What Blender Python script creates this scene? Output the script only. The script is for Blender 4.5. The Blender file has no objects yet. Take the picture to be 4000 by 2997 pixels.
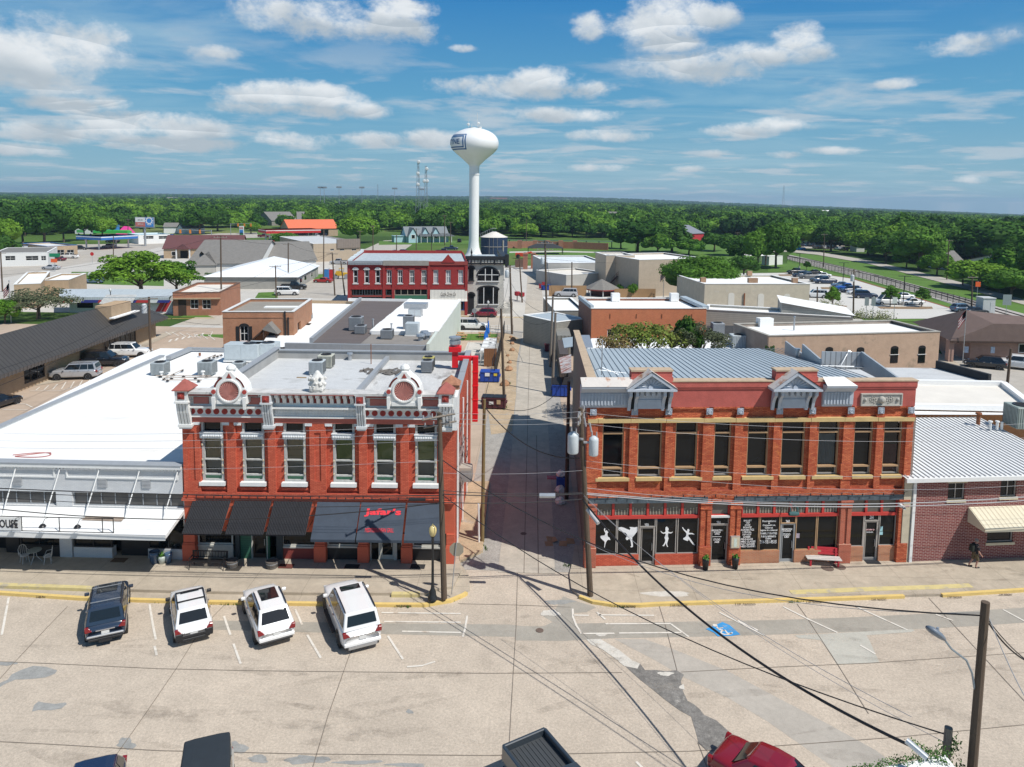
import bpy,bmesh,math,random
import numpy as np
from mathutils import Vector,Matrix
C=bpy.context.scene
COL=C.collection
rad=math.radians;cos,sin,pi=math.cos,math.sin,math.pi;en=enumerate;rg=range;V=Vector
class RR(random.Random):u=random.Random.uniform
def I(n,k,v):n.inputs[k].default_value=v
def LK(nt):return lambda a,b,k=None:nt.links.new(a if hasattr(a,'is_output')else a.outputs[0],b if k is None else b.inputs[k])
PM=(-1,1);Q4=[(0,1,2,3)];Q8=[(0,1,2,3),(3,2,1,0)]
FPX,CAM_H,PPX,PPY=2850.,22.,2000.,1052.
cam=bpy.data.objects.new('camera',bpy.data.cameras.new('camera'));COL.objects.link(cam)
cam.data.sensor_width=36;cam.data.lens=FPX/4000*36;cam.data.shift_y=(PPY-1498.5)/4000
cam.data.clip_start=.5;cam.data.clip_end=20000
CM=Matrix.Rotation(rad(1.6),3,'Z')@Matrix.Rotation(pi/2-math.atan(280/FPX),3,'X')@Matrix.Rotation(rad(.7),3,'Z')
cam.matrix_world=Matrix.Translation((0,0,CAM_H))@CM.to_4x4()
C.camera=cam
SUN_EL,SUN_DIR=54.,V((.85,-.53))
sd=SUN_DIR.normalized()
sun=bpy.data.objects.new('sun',bpy.data.lights.new('sun','SUN'));COL.objects.link(sun)
sv=V((sd.x*cos(rad(SUN_EL)),sd.y*cos(rad(SUN_EL)),sin(rad(SUN_EL))))
sun.rotation_euler=sv.to_track_quat('Z','Y').to_euler();sun.location=(60,-40,90)
sun.data.energy=4.9;sun.data.angle=rad(.5);sun.data.color=(1,.965,.91)
C.view_settings.view_transform='Standard';C.view_settings.look='None'
C.view_settings.exposure=0.;C.view_settings.gamma=1;C.view_settings.use_curve_mapping=False
W=bpy.data.worlds.new('World');C.world=W;W.use_nodes=True
def build_world():
 nt=W.node_tree;nt.nodes.clear();N=nt.nodes.new;L=LK(nt)
 out=N('ShaderNodeOutputWorld');bg=N('ShaderNodeBackground');sky=N('ShaderNodeTexSky')
 sky.sky_type='NISHITA';sky.sun_disc=False;sky.sun_elevation=rad(SUN_EL)
 sky.sun_rotation=math.atan2(sd.x,sd.y);sky.altitude=150;sky.air_density=1.25;sky.dust_density=.35;sky.ozone_density=2.6
 I(bg,1,.105)
 def m(op,a,b=None,c=None,clamp=False):
  n=N('ShaderNodeMath');n.operation=op;n.use_clamp=clamp
  for i,v in en((a,b,c)):
   if v is None:continue
   if isinstance(v,(int,float)):I(n,i,v)
   else:L(v,n,i)
  return n.outputs[0]
 tc=N('ShaderNodeTexCoord');sp=N('ShaderNodeSeparateXYZ');L(tc.outputs['Generated'],sp,0)
 x,y,z=sp.outputs
 az=m('ARCTAN2',x,y);el=m('ARCSINE',z)
 den=m('ADD',m('MAXIMUM',z,0.),.07)
 cv=N('ShaderNodeCombineXYZ');L(m('DIVIDE',x,den),cv,0);L(m('DIVIDE',y,den),cv,1)
 av=N('ShaderNodeCombineXYZ');L(az,av,0);L(el,av,1)
 def noise(vec,sc,det,rough=.55,dist=0,scale=None,off=(0,0,0)):
  mp=N('ShaderNodeMapping');L(vec,mp,0)
  if scale:I(mp,'Scale',scale)
  I(mp,'Location',off)
  n=N('ShaderNodeTexNoise');L(mp,n,0);I(n,'Scale',sc)
  I(n,'Detail',det);I(n,'Roughness',rough);I(n,'Distortion',dist)
  return n.outputs[0]
 edge=noise(av.outputs[0],8,10,.62,.1,(1,1.5,1))
 edge2=noise(av.outputs[0],30,8,.68,.1,(1,1.4,1))
 wob=m('ADD',m('MULTIPLY',m('SUBTRACT',edge,.5),4.6),m('MULTIPLY',m('SUBTRACT',edge2,.5),2.2))
 blobs=[(110,190,280,105),(60,270,300,70),(1180,62,260,60),(1330,90,300,62),(1560,35,120,36),(1500,100,170,40),(2310,110,62,52),(2560,95,190,75),(2760,70,110,50),(2620,165,130,34),(2720,265,230,52),(2930,215,200,45),(3090,165,90,62),(3150,210,90,35),(1990,345,300,40),(2140,310,130,48),(2290,350,130,32),(3760,170,110,38),(3940,135,60,30),(1080,375,170,46),(1240,385,160,42),(1150,430,220,30),(1420,430,100,30),(820,205,90,26),(250,410,160,26),(430,400,90,26),(560,480,230,42),(230,515,180,34),(760,510,120,42),(700,560,260,26),(1140,550,160,34),(1460,545,110,28),(1700,540,120,34),(60,585,130,18),(2380,530,140,22),(2900,510,150,28),(2200,450,220,26),(3050,490,120,24),(2800,600,60,16),(3050,605,70,14),(3250,590,90,14),(3800,700,60,16),(2330,655,110,14),(2700,660,60,12),(1820,190,50,14),(3480,330,80,18)]
 msk=None;low=None
 for(bx,by,bw,bh)in blobs:
  d=(CM@V((bx-PPX,-(by-PPY),-FPX))).normalized()
  a0,e0=math.atan2(d.x,d.y),math.asin(d.z)
  k=FPX*math.sqrt(1+((bx-2000)/FPX)**2)
  sx,sy=k/bw*.85,FPX/bh*.85
  dx=m('MULTIPLY',m('SUBTRACT',az,a0),sx);dy=m('MULTIPLY',m('SUBTRACT',el,e0),sy)
  q=m('SUBTRACT',1.,m('ADD',m('MULTIPLY',dx,dx),m('MULTIPLY',dy,dy)))
  msk=q if msk is None else m('MAXIMUM',msk,q)
  s=m('MULTIPLY',dy,m('GREATER_THAN',q,-1.2))
  low=s if low is None else m('ADD',low,s)
 msk=m('MAXIMUM',msk,-1.4)
 dens=m('ADD',msk,wob)
 cum=N('ShaderNodeMapRange');cum.interpolation_type='SMOOTHSTEP';L(dens,cum,0)
 I(cum,1,-.25);I(cum,2,1.15)
 cir=noise(cv.outputs[0],.55,9,.62,.9,(1,2.6,1),(3.1,1.7,0));cir2=noise(av.outputs[0],2.2,3,.5,0,(1,2,1),(5,2,0))
 cr=N('ShaderNodeMapRange');L(m('ADD',cir,m('MULTIPLY',m('SUBTRACT',cir2,.5),.9)),cr.inputs[0]);I(cr,1,.47);I(cr,2,.8)
 cirm=m('MULTIPLY',cr.outputs[0],.5)
 sm=noise(cv.outputs[0],1.35,6,.55,.2,(1,1,1),(11,4,0))
 sr=N('ShaderNodeMapRange');sr.interpolation_type='SMOOTHSTEP';L(sm,sr,0);I(sr,1,.5);I(sr,2,.66)
 lowband=N('ShaderNodeMapRange');L(el,lowband,0);I(lowband,1,.24);I(lowband,2,.12)
 smm=m('MULTIPLY',m('MULTIPLY',sr.outputs[0],lowband.outputs[0]),.62)
 sh=noise(av.outputs[0],15,5,.5,.2,(1,1.6,1),(7,3,0))
 tone=N('ShaderNodeMapRange');L(m('ADD',m('MULTIPLY',low,.16),sh),tone,0);I(tone,1,.28);I(tone,2,.72)
 cc=N('ShaderNodeMix');cc.data_type='RGBA';L(tone,cc,0);I(cc,6,(4.6,5.2,5.7,1));I(cc,7,(8.,8.3,8.5,1))
 rp=N('ShaderNodeValToRGB');sc_=N('ShaderNodeMapRange');L(el,sc_,0);I(sc_,1,-.02);I(sc_,2,.5);L(sc_,rp,0);e=rp.color_ramp.elements
 for i_,(pos,c_)in en(((0,(.27,.45,.55)),(.1,(.22,.43,.56)),(.28,(.1,.335,.55)),(.55,(.022,.205,.5)),(1,(.01,.13,.38)))):
  q=e[i_]if i_<2 else e.new(pos)
  q.position=pos;q.color=(*[v*1. for v in c_],1)
 sv_=N('ShaderNodeVectorMath');sv_.operation='SCALE';L(rp,sv_,0);I(sv_,3,10.4)
 hf=N('ShaderNodeMapRange');L(el,hf,0);I(hf,1,.45);I(hf,2,.9);I(hf,3,.9);I(hf,4,0)
 tint=N('ShaderNodeMix');tint.data_type='RGBA';L(hf,tint,0);dm=N('ShaderNodeVectorMath');dm.operation='SCALE';L(sky,dm,0);I(dm,3,.72);L(dm,tint,6);L(sv_,tint,7)
 m1=N('ShaderNodeMix');m1 .data_type='RGBA';L(cirm,m1,0);L(tint.outputs[2],m1,6);I(m1,7,(4.3,6.,6.9,1))
 m2=N('ShaderNodeMix');m2 .data_type='RGBA';L(smm,m2,0);L(m1 .outputs[2],m2,6);I(m2,7,(5.6,6.1,6.6,1))
 m3=N('ShaderNodeMix');m3 .data_type='RGBA';L(m('MULTIPLY',cum.outputs[0],.93),m3,0);L(m2 .outputs[2],m3,6);L(cc.outputs[2],m3,7)
 L(m3 .outputs[2],bg,0);L(bg,out,0)
build_world()
W.cycles.sampling_method='MANUAL';W.cycles.sample_map_resolution=512
C.cycles.max_bounces=6;C.cycles.diffuse_bounces=3;C.cycles.glossy_bounces=2;C.cycles.transparent_max_bounces=8;C.cycles.volume_bounces=0
C.cycles.use_adaptive_sampling=True;C.cycles.use_denoising=True
try:C.cycles.denoiser='OPENIMAGEDENOISE'
except Exception:pass
def ray(px,py):return CM@V((px-PPX,-(py-PPY),-FPX))
def g(px,py,z=0.):
 d=ray(px,py);t=(z-CAM_H)/d.z;return V((d.x*t,d.y*t,z))
def at(px,py,Y):
 d=ray(px,py);t=Y/d.y;return V((d.x*t,Y,CAM_H+d.z*t))
def conv(ox,oy,s):return lambda x,y:(ox+x/s,oy+y/s)
class Fr:
 def __init__(s,A,B):
  s.o=V((A.x,A.y,0));d=B-A;s.a=math.atan2(d.y,d.x);s.w=math.hypot(d.x,d.y)
  s.R=Matrix.Rotation(-s.a,3,'Z')
 def loc(s,p):return s.R@(p-s.o)
 def uz(s,px,py,v=0.):
  o=s.R@(V((0,0,CAM_H))-s.o);d=s.R@ray(px,py);t=(v-o.y)/d.y
  p=o+d*t;return p.x,p.z
 def gl(s,px,py,z=0.):return s.loc(g(px,py,z))
class MB:
 def __init__(s):s.v=[];s.f=[];s.m=[];s.mi=0
 def add(s,vs,fs):
  n=len(s.v);s.v+=[tuple(p)for p in vs];s.f+=[[i+n for i in f]for f in fs];s.m+=[s.mi]*len(fs);return s
 def box(s,x0,x1,y0,y1,z0,z1):
  if x0>x1:x0,x1=x1,x0
  if y0>y1:y0,y1=y1,y0
  if z0>z1:z0,z1=z1,z0
  return s.add([(x0,y0,z0),(x1,y0,z0),(x1,y1,z0),(x0,y1,z0),(x0,y0,z1),(x1,y0,z1),(x1,y1,z1),(x0,y1,z1)],[(0,3,2,1),(4,5,6,7),(0,1,5,4),(1,2,6,5),(2,3,7,6),(3,0,4,7)])
 def prism(s,poly,z0,z1,top=None):
  n=len(poly);ar=sum(poly[i][0]*poly[(i+1)%n][1]-poly[(i+1)%n][0]*poly[i][1]for i in range(n))
  if ar<0:poly=poly[::-1]
  zt=[z1]*n if top is None else(top[::-1]if ar<0 else top)
  return s.add([(p[0],p[1],z0)for p in poly]+[(p[0],p[1],zt[i])for i,p in en(poly)],[list(range(n))[::-1],list(range(n,2*n))]+[(i,(i+1)%n,n+(i+1)%n,n+i)for i in range(n)])
 def prismy(s,poly,y0,y1):
  n=len(poly);ar=sum(poly[i][0]*poly[(i+1)%n][1]-poly[(i+1)%n][0]*poly[i][1]for i in range(n))
  if ar<0:poly=poly[::-1]
  return s.add([(p[0],y0,p[1])for p in poly]+[(p[0],y1,p[1])for p in poly],[list(range(n)),list(range(n,2*n))[::-1]]+[((i+1)%n,i,n+i,n+(i+1)%n)for i in range(n)])
 def prismx(s,poly,x0,x1):
  n=len(poly);ar=sum(poly[i][0]*poly[(i+1)%n][1]-poly[(i+1)%n][0]*poly[i][1]for i in range(n))
  if ar<0:poly=poly[::-1]
  return s.add([(x0,p[0],p[1])for p in poly]+[(x1,p[0],p[1])for p in poly],[list(range(n))[::-1],list(range(n,2*n))]+[(i,(i+1)%n,n+(i+1)%n,n+i)for i in range(n)])
 def quad(s,a,b,c,d):return s.add([a,b,c,d],Q4)
 def cyl(s,a,b,r0,r1=None,n=12,cap=True):
  a,b=V(a),V(b);r1=r0 if r1 is None else r1;d=(b-a).normalized()
  u=d.orthogonal().normalized();w=d.cross(u);vs=[]
  for p,r in((a,r0),(b,r1)):
   for i in range(n):
    t=2*pi*i/n;vs.append(p+(u*cos(t)+w*sin(t))*r)
  fs=[(i,(i+1)%n,n+(i+1)%n,n+i)for i in range(n)]
  if cap:fs+=[list(range(n))[::-1],list(range(n,2*n))]
  return s.add(vs,fs)
 def lathe(s,prof,cx=0,cy=0,cz=0,n=16,axis='z'):
  vs=[];k=len(prof)
  for i in range(n):
   t=2*pi*i/n;c_,s_=cos(t),sin(t)
   for r,h in prof:
    p=(r*c_,r*s_,h)if axis=='z' else((r*c_,h,r*s_)if axis=='y' else(h,r*c_,r*s_))
    vs.append((p[0]+cx,p[1]+cy,p[2]+cz))
  fs=[]
  for i in range(n):
   j=(i+1)%n
   for q in range(k-1):
    f=(i*k+q,j*k+q,j*k+q+1,i*k+q+1);fs.append(f if axis!='y' else f[::-1])
  return s.add(vs,fs)
 def tube(s,pts,r,n=5):
  pts=[V(p)for p in pts];vs=[]
  for i,p in en(pts):
   d=(pts[min(i+1,len(pts)-1)]-pts[max(i-1,0)]).normalized()
   up=V((0,0,1))if abs(d.z)<.95 else V((0,1,0))
   a=d.cross(up).normalized();b=a.cross(d)
   for k in range(n):
    t=2*pi*k/n;vs.append(p+(a*cos(t)+b*sin(t))*(r if not isinstance(r,(list,tuple))else r[i]))
  fs=[(i*n+k,i*n+(k+1)%n,(i+1)*n+(k+1)%n,(i+1)*n+k)for i in range(len(pts)-1)for k in range(n)]
  fs+=[list(range(n))[::-1],list(range(len(pts)*n-n,len(pts)*n))]
  return s.add(vs,fs)
 def sph(s,c,r,n=10,k=7,sz=1):
  return s.lathe([(max(1e-4,r*sin(pi*i/k)),-r*sz*cos(pi*i/k))for i in range(k+1)],c[0],c[1],c[2],n)
 def wall(s,x0,x1,z0,z1,holes,y0,y1):
  xs=sorted({x0,x1,*[min(max(q,x0),x1)for h in holes for q in h[:2]]});zs=sorted({z0,z1,*[min(max(q,z0),z1)for h in holes for q in h[2:]]})
  inh=lambda a,b:any(h[0]<a<h[1]and h[2]<b<h[3]for h in holes)
  G=[[(0 if inh((xs[i]+xs[i+1])/2,(zs[j]+zs[j+1])/2)else 1)for j in range(len(zs)-1)]for i in range(len(xs)-1)]
  for i in range(len(xs)-1):
   for j in range(len(zs)-1):
    a,b,c,d=xs[i],xs[i+1],zs[j],zs[j+1]
    if G[i][j]:
     s.quad((a,y0,c),(b,y0,c),(b,y0,d),(a,y0,d))
     if i==0:s.quad((a,y1,c),(a,y0,c),(a,y0,d),(a,y1,d))
     if i==len(xs)-2:s.quad((b,y0,c),(b,y1,c),(b,y1,d),(b,y0,d))
     if j==0:s.quad((a,y1,c),(b,y1,c),(b,y0,c),(a,y0,c))
     if j==len(zs)-2:s.quad((a,y0,d),(b,y0,d),(b,y1,d),(a,y1,d))
     if i+1<len(xs)-1 and not G[i+1][j]:s.quad((b,y0,c),(b,y1,c),(b,y1,d),(b,y0,d))
     if i>0 and not G[i-1][j]:s.quad((a,y1,c),(a,y0,c),(a,y0,d),(a,y1,d))
     if j+1<len(zs)-1 and not G[i][j+1]:s.quad((a,y0,d),(b,y0,d),(b,y1,d),(a,y1,d))
     if j>0 and not G[i][j-1]:s.quad((a,y1,c),(b,y1,c),(b,y0,c),(a,y0,c))
  return s
 def mesh(s,name,mats,smooth=False):
  me=bpy.data.meshes.new(name);me.from_pydata(s.v,[],s.f)
  for m_ in(mats if isinstance(mats,(list,tuple))else[mats]):me.materials.append(m_)
  if any(s.m):me.polygons.foreach_set('material_index',s.m)
  if smooth:me.polygons.foreach_set('use_smooth',[True]*len(me.polygons))
  me.update();return me
 def b(s,name,mats,parent=None,smooth=False,bev=0):
  return link(name,s.mesh(name,mats,smooth),parent,bev)
def link(name,me,parent=None,bev=0):
 o=bpy.data.objects.new(name,me);COL.objects.link(o);o.parent=parent
 if bev:
  b=o.modifiers.new('edge','BEVEL');b.width=bev;b.segments=1;b.limit_method='ANGLE'
 return o
def tag(o,label=None,cat=None,group=None,kind=None):
 if label:o['label']=label
 if cat:o['category']=cat
 if group:o['group']=group
 if kind:o['kind']=kind
 return o
def thn(name,label,cat,loc=(0,0,0),rz=0,group=None):
 o=bpy.data.objects.new(name,None);COL.objects.link(o);o.location=loc;o.rotation_euler=(0,0,rz)
 o.empty_display_size=.3;return tag(o,label,cat,group)
def B(*a):return MB().box(*a)
def CY(*a,**k):return MB().cyl(*a,**k)
def LA(*a,**k):return MB().lathe(*a,**k)
def TU(*a,**k):return MB().tube(*a,**k)
def PY(*a,**k):return MB().prismy(*a,**k)
def PX(*a,**k):return MB().prismx(*a,**k)
def AD(*a):return MB().add(*a)
def QU(*a):return MB().quad(*a)
MATS={}
def MT(n):return MATS[n]
def NM(nt,vec,sc,det,ro,a0,a1,b0=0,b1=1):
 L=LK(nt);n=nt.nodes.new('ShaderNodeTexNoise');L(vec,n,0);I(n,'Scale',sc);I(n,'Detail',det);I(n,'Roughness',ro)
 r=nt.nodes.new('ShaderNodeMapRange');L(n,r,0);I(r,1,a0);I(r,2,a1);I(r,3,b0);I(r,4,b1);return r
def MX(nt,fac,a,b,mult=1):
 x=nt.nodes.new('ShaderNodeMix');x.data_type='RGBA'
 if mult:x.blend_type='MULTIPLY'
 for k,v in((0,fac),(6,a),(7,b)):
  if hasattr(v,'links')or hasattr(v,'outputs'):LK(nt)(v,x,k)
  else:I(x,k,v)
 return x.outputs[2]
def base(m):
 nt=m.node_tree;p=nt.nodes['Principled BSDF'];q=p.inputs['Base Color'];return nt,p,nt.nodes.new,LK(nt),q.links[0].from_socket if q.links else None,nt.nodes.new('ShaderNodeTexCoord').outputs['Object']
def mat(name,col,rough=.8,var=.12,scale=1.5,metal=0,spec=.4,bump=0,fine=0,stain=None,coat=0,stretch=(1,1,1)):
 if name in MATS:return MATS[name]
 m=bpy.data.materials.new(name);m.use_nodes=True;nt,p,N,L,_,oc=base(m)
 I(p,'Roughness',rough);I(p,'Metallic',metal);I(p,'Specular IOR Level',spec);I(p,'Coat Weight',coat);I(p,'Coat Roughness',.06);c=(*col,1);I(p,'Base Color',c)
 if var or fine or stain:
  mp=N('ShaderNodeMapping');L(oc,mp,0);I(mp,'Scale',stretch);n=NM(nt,mp,scale,7,.62,.25,.75,1-var,1+var);res=MX(nt,1.,c,n)
  if fine:res=MX(nt,1.,res,NM(nt,mp,scale*18,3,.5,.3,.7,1-fine,1+fine))
  if stain:res=MX(nt,NM(nt,mp,stain[2],8,.65,stain[1],stain[1]+.12),res,(*stain[0],1),0)
  L(res,p,'Base Color')
  if bump:b=N('ShaderNodeBump');I(b,'Strength',bump);I(b,'Distance',.05);L(n,b,'Height');L(b,p,'Normal')
 MATS[name]=m;return m
def brick(name,c1,c2,mortar,bw=.22,bh=.075,var=.15,ms=.012,stain=None,rough=.85):
 if name in MATS:return MATS[name]
 m=bpy.data.materials.new(name);m.use_nodes=True;nt,p,N,L,_,oc=base(m);I(p,'Roughness',rough);I(p,'Specular IOR Level',.25)
 sp=N('ShaderNodeSeparateXYZ');L(oc,sp,0);ad=N('ShaderNodeMath');L(sp,ad,0);L(sp.outputs[1],ad,1)
 cb=N('ShaderNodeCombineXYZ');L(ad,cb,0);L(sp.outputs[2],cb,1)
 bt=N('ShaderNodeTexBrick');L(cb,bt,0);I(bt,'Scale',1);I(bt,'Brick Width',bw);I(bt,'Row Height',bh);I(bt,'Mortar Size',ms);I(bt,'Color1',(*c1,1));I(bt,'Color2',(*c2,1));I(bt,'Mortar',(*mortar,1));I(bt,'Bias',0)
 res=MX(nt,1.,bt,NM(nt,oc,.9,8,.65,.25,.75,1-var,1+var))
 if stain:res=MX(nt,NM(nt,oc,stain[2],8,.7,stain[1],stain[1]+.1),res,(*stain[0],1),0)
 L(res,p,'Base Color');b=N('ShaderNodeBump');I(b,'Strength',.5);I(b,'Distance',.02);b.invert=True;L(bt.outputs['Fac'],b,'Height');L(b,p,'Normal')
 MATS[name]=m;return m
def stripes(m,axis,pitch,duty,k):
 nt,p,N,L,old,oc=base(m);sp=N('ShaderNodeSeparateXYZ');L(oc,sp,0);s=sp.outputs[axis%3]
 def op(o,a,b):
  q=N('ShaderNodeMath');q.operation=o;L(a,q,0)
  if b is not None:L(b,q,1)if hasattr(b,'links')else I(q,1,b)
  return q.outputs[0]
 if axis==3:s=op('ADD',s,sp.outputs[1])
 L(MX(nt,op('LESS_THAN',op('FRACT',op('DIVIDE',s,pitch),None),duty),old,(k,k,k,1)),p,'Base Color');return m
def siding(name,col,pitch=.2,dark=.55,axis=2,duty=.12,rough=.6,var=.1,metal=0):
 if name in MATS:return MATS[name]
 return stripes(mat(name,col,rough,var,1.2,metal),axis,pitch,duty,dark)
def clear_glass():
 if 'clear glass' in MATS:return MATS['clear glass']
 m=bpy.data.materials.new('clear glass');m.use_nodes=True;nt=m.node_tree;nt.nodes.clear();N=nt.nodes.new;L=LK(nt)
 o=N('ShaderNodeOutputMaterial');t=N('ShaderNodeBsdfTransparent');I(t,0,(.72,.75,.74,1));gl=N('ShaderNodeBsdfGlossy');I(gl,'Roughness',.03)
 f=N('ShaderNodeFresnel');I(f,0,1.5);mx=N('ShaderNodeMixShader');L(f,mx,0);L(t,mx,1);L(gl,mx,2);L(mx,o,0)
 MATS['clear glass']=m;return m
def paint(name,col,rough=.25,coat=.8):return mat(name,col,rough,0,spec=.5,coat=coat)
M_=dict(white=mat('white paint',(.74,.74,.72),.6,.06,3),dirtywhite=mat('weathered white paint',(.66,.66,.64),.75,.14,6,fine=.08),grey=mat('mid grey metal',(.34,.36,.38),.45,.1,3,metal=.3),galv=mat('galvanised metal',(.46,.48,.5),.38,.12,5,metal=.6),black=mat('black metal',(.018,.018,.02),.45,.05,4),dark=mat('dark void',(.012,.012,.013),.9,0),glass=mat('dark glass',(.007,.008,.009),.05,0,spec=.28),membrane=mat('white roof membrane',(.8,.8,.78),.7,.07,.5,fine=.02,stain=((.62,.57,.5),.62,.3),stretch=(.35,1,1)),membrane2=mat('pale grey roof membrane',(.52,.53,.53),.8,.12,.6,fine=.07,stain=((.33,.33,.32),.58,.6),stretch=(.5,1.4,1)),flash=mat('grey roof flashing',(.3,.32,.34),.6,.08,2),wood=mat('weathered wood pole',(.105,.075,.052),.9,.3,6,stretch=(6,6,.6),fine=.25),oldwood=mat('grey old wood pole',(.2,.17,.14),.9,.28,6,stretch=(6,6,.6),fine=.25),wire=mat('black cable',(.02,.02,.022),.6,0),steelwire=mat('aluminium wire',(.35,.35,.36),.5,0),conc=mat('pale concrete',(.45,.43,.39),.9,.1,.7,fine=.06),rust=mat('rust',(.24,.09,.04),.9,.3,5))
WH,DW,GV,GR,BK,DK,FL_,WM,G2,GL=(M_[k]for k in('white','dirtywhite','galv','grey','black','dark','flash','membrane','membrane2','glass'))
def terr(x,y):
 if y<200:return 0.
 a=x/max(y,1)
 t=min(max((a-.08)/.6,0),1.25)
 d=-.015*t**1.25*max(0,y-330)
 r=(15*math.exp(-((a+.02)/.33)**2)+3)*math.exp(-((y-5200)/1500)**2)+3.5*sin(x*.0021+1)*sin(y*.0013)*min(1,max(0,(y-900)/2500))
 return d+r
def struct(name,mb,m_,smooth=False):return tag(mb.b(name,m_,None,smooth),kind='structure')
def build_terrain():
 rs=[0]+[40*1.085**i for i in rg(70)];na=144;vs=[(0,0,-.02)];fs=[]
 for r in rs[1:]:
  for k in rg(na):
   t=2*pi*k/na;x,y=r*sin(t),r*cos(t);vs.append((x,y,terr(x,y)-.02))
 for k in rg(na):fs.append((0,1+(k+1)%na,1+k))
 for i in rg(len(rs)-2):
  for k in rg(na):
   a,b=1+i*na+k,1+i*na+(k+1)%na;fs.append((a,b,b+na,a+na))
 m=bpy.data.materials.new('grassland and fields');m.use_nodes=True;nt,p,N,L,_,oc=base(m);I(p,'Roughness',1);I(p,'Specular IOR Level',.1)
 n=N('ShaderNodeTexNoise');L(oc,n,0);I(n,'Scale',.006);I(n,'Detail',6);cr=N('ShaderNodeValToRGB');L(n,cr,0);e=cr.color_ramp.elements
 e[0].position=.42;e[0].color=(.045,.085,.02,1);e[1].position=.62;e[1].color=(.17,.2,.07,1);q=e.new(.52);q.color=(.08,.14,.03,1);L(MX(nt,1.,cr,NM(nt,oc,.9,8,.5,0,1,.7,1.3)),p,'Base Color')
 me=bpy.data.meshes.new('ground');me.from_pydata(vs,[],fs);me.materials.append(m);me.update()
 bm=bmesh.new();bm.from_mesh(me);bmesh.ops.recalc_face_normals(bm,faces=bm.faces)
 if sum(f.normal.z for f in bm.faces)<0:bmesh.ops.reverse_faces(bm,faces=bm.faces)
 bm.to_mesh(me);bm.free();me.polygons.foreach_set('use_smooth',[True]*len(me.polygons))
 tag(link('ground',me),kind='structure')
build_terrain()
street_m=mat('exposed aggregate street concrete',(.475,.405,.325),.92,.08,.16,fine=0)
def grain(m,sc,amt,sc2=60,amt2=.2):
 nt,p,N,L,old,oc=base(m)
 for s_,a_ in((sc,amt),(sc2,amt2)):old=MX(nt,1.,old,NM(nt,oc,s_,5,.7,.3,.7,1-a_,1+a_))
 L(old,p,'Base Color');return m
grain(street_m,.9,.09,9,.2);grain(street_m,28,.16,.12,.07)
walk_m=grain(mat('worn sidewalk concrete',(.42,.36,.28),.92,.16,.5,stain=((.27,.23,.19),.66,.7)),2.5,.1,16,.08)
asph_m=grain(mat('grey patched asphalt',(.33,.305,.26),.93,.14,.35,stain=((.4,.345,.28),.66,.5)),3,.08,20,.12)
asph2_m=grain(mat('pale grey asphalt',(.41,.375,.325),.93,.14,.3),3,.08,20,.08)
dkpatch_m=grain(mat('dark broken asphalt',(.19,.18,.165),.95,.3,1.6,stain=((.42,.4,.36),.6,1.3)),5,.25,20,.2)
wpatch_m=grain(mat('chalky white patch',(.56,.53,.47),.95,.15,2,stain=((.4,.35,.29),.58,2.5)),6,.1,20,.1)
brownc_m=grain(mat('brown lot concrete',(.43,.335,.255),.92,.12,.2),1,.06,8,.08)
lightc_m=grain(mat('light road concrete',(.5,.475,.43),.92,.08,.2),1,.05,8,.06)
gravel_m=grain(mat('grey gravel',(.33,.31,.28),.95,.2,1.3),8,.25,30,.3)
dirt_m=grain(mat('sandy dirt',(.42,.32,.21),.95,.2,.8,stain=((.36,.33,.28),.58,.9)),4,.15,20,.2)
grass_m=grain(mat('mown lawn grass',(.085,.17,.022),.95,.18,.15),1.5,.12,14,.25)
def joints(m,lx,ly,w_,k):stripes(m,0,lx,w_/lx,k);stripes(m,1,ly,w_/ly,k)
joints(walk_m,3.1,2.3,.03,.7);joints(brownc_m,4.5,4.5,.05,.8);joints(lightc_m,5,5,.06,.85)
yellow_m=mat('worn yellow kerb paint',(.66,.48,.17),.8,.1,2.5,stain=((.42,.36,.26),.63,2.2))
ypale_m=mat('faded yellow paint',(.56,.47,.22),.85,.12,2.5,stain=((.42,.37,.27),.52,1.8))
line_m=mat('worn white road paint',(.66,.62,.55),.85,.1,3,stain=((.48,.4,.32),.55,1.8))
joint_m=mat('dark joint filler',(.2,.17,.14),.95,.3,1)
blue_m=mat('worn blue road paint',(.04,.28,.6),.8,.2,1.5,stain=((.33,.38,.42),.58,1.6))
def sheet(name,m_,z,polys,px=True,struct_=True):
 mb=MB()
 for poly in polys:
  P=[g(a,b,z)if px else V((a,b,z))for a,b in poly]
  ar=sum(P[i].x*P[(i+1)%len(P)].y-P[(i+1)%len(P)].x*P[i].y for i in rg(len(P)))
  if ar<0:P=P[::-1]
  mb.add([(p.x,p.y,z)for p in P],[list(rg(len(P)))])
 o=mb.b(name,m_);return tag(o,kind='structure')
def rect(a,b,c,d):return[(a,c),(b,c),(b,d),(a,d)]
def ribbon(mb,P,w_,z0,z1):
 P=[V((p[0],p[1]))for p in P];Lf,Rt=[],[]
 for i,p in en(P):
  d=(P[min(i+1,len(P)-1)]-P[max(i-1,0)]).normalized();n=V((-d.y,d.x));Lf.append(p+n*w_/2);Rt.append(p-n*w_/2)
 n=len(P);vs=[(*p,z0)for p in Lf]+[(*p,z0)for p in Rt]+[(*p,z1)for p in Lf]+[(*p,z1)for p in Rt];fs=[]
 for i in rg(n-1):
  fs+=[(2*n+i,3*n+i,3*n+i+1,2*n+i+1)]
  if z1-z0>.01:fs+=[(i,2*n+i,2*n+i+1,i+1),(n+i,n+i+1,3*n+i+1,3*n+i)]
 if z1-z0>.01:fs+=[(0,n,3*n,2*n),(n-1,3*n-1,4*n-1,2*n-1)]
 return mb.add(vs,fs)
def line(mb,pts,w_,z):return ribbon(mb,[g(a,b,z)for a,b in pts],w_,z,z)
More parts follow.
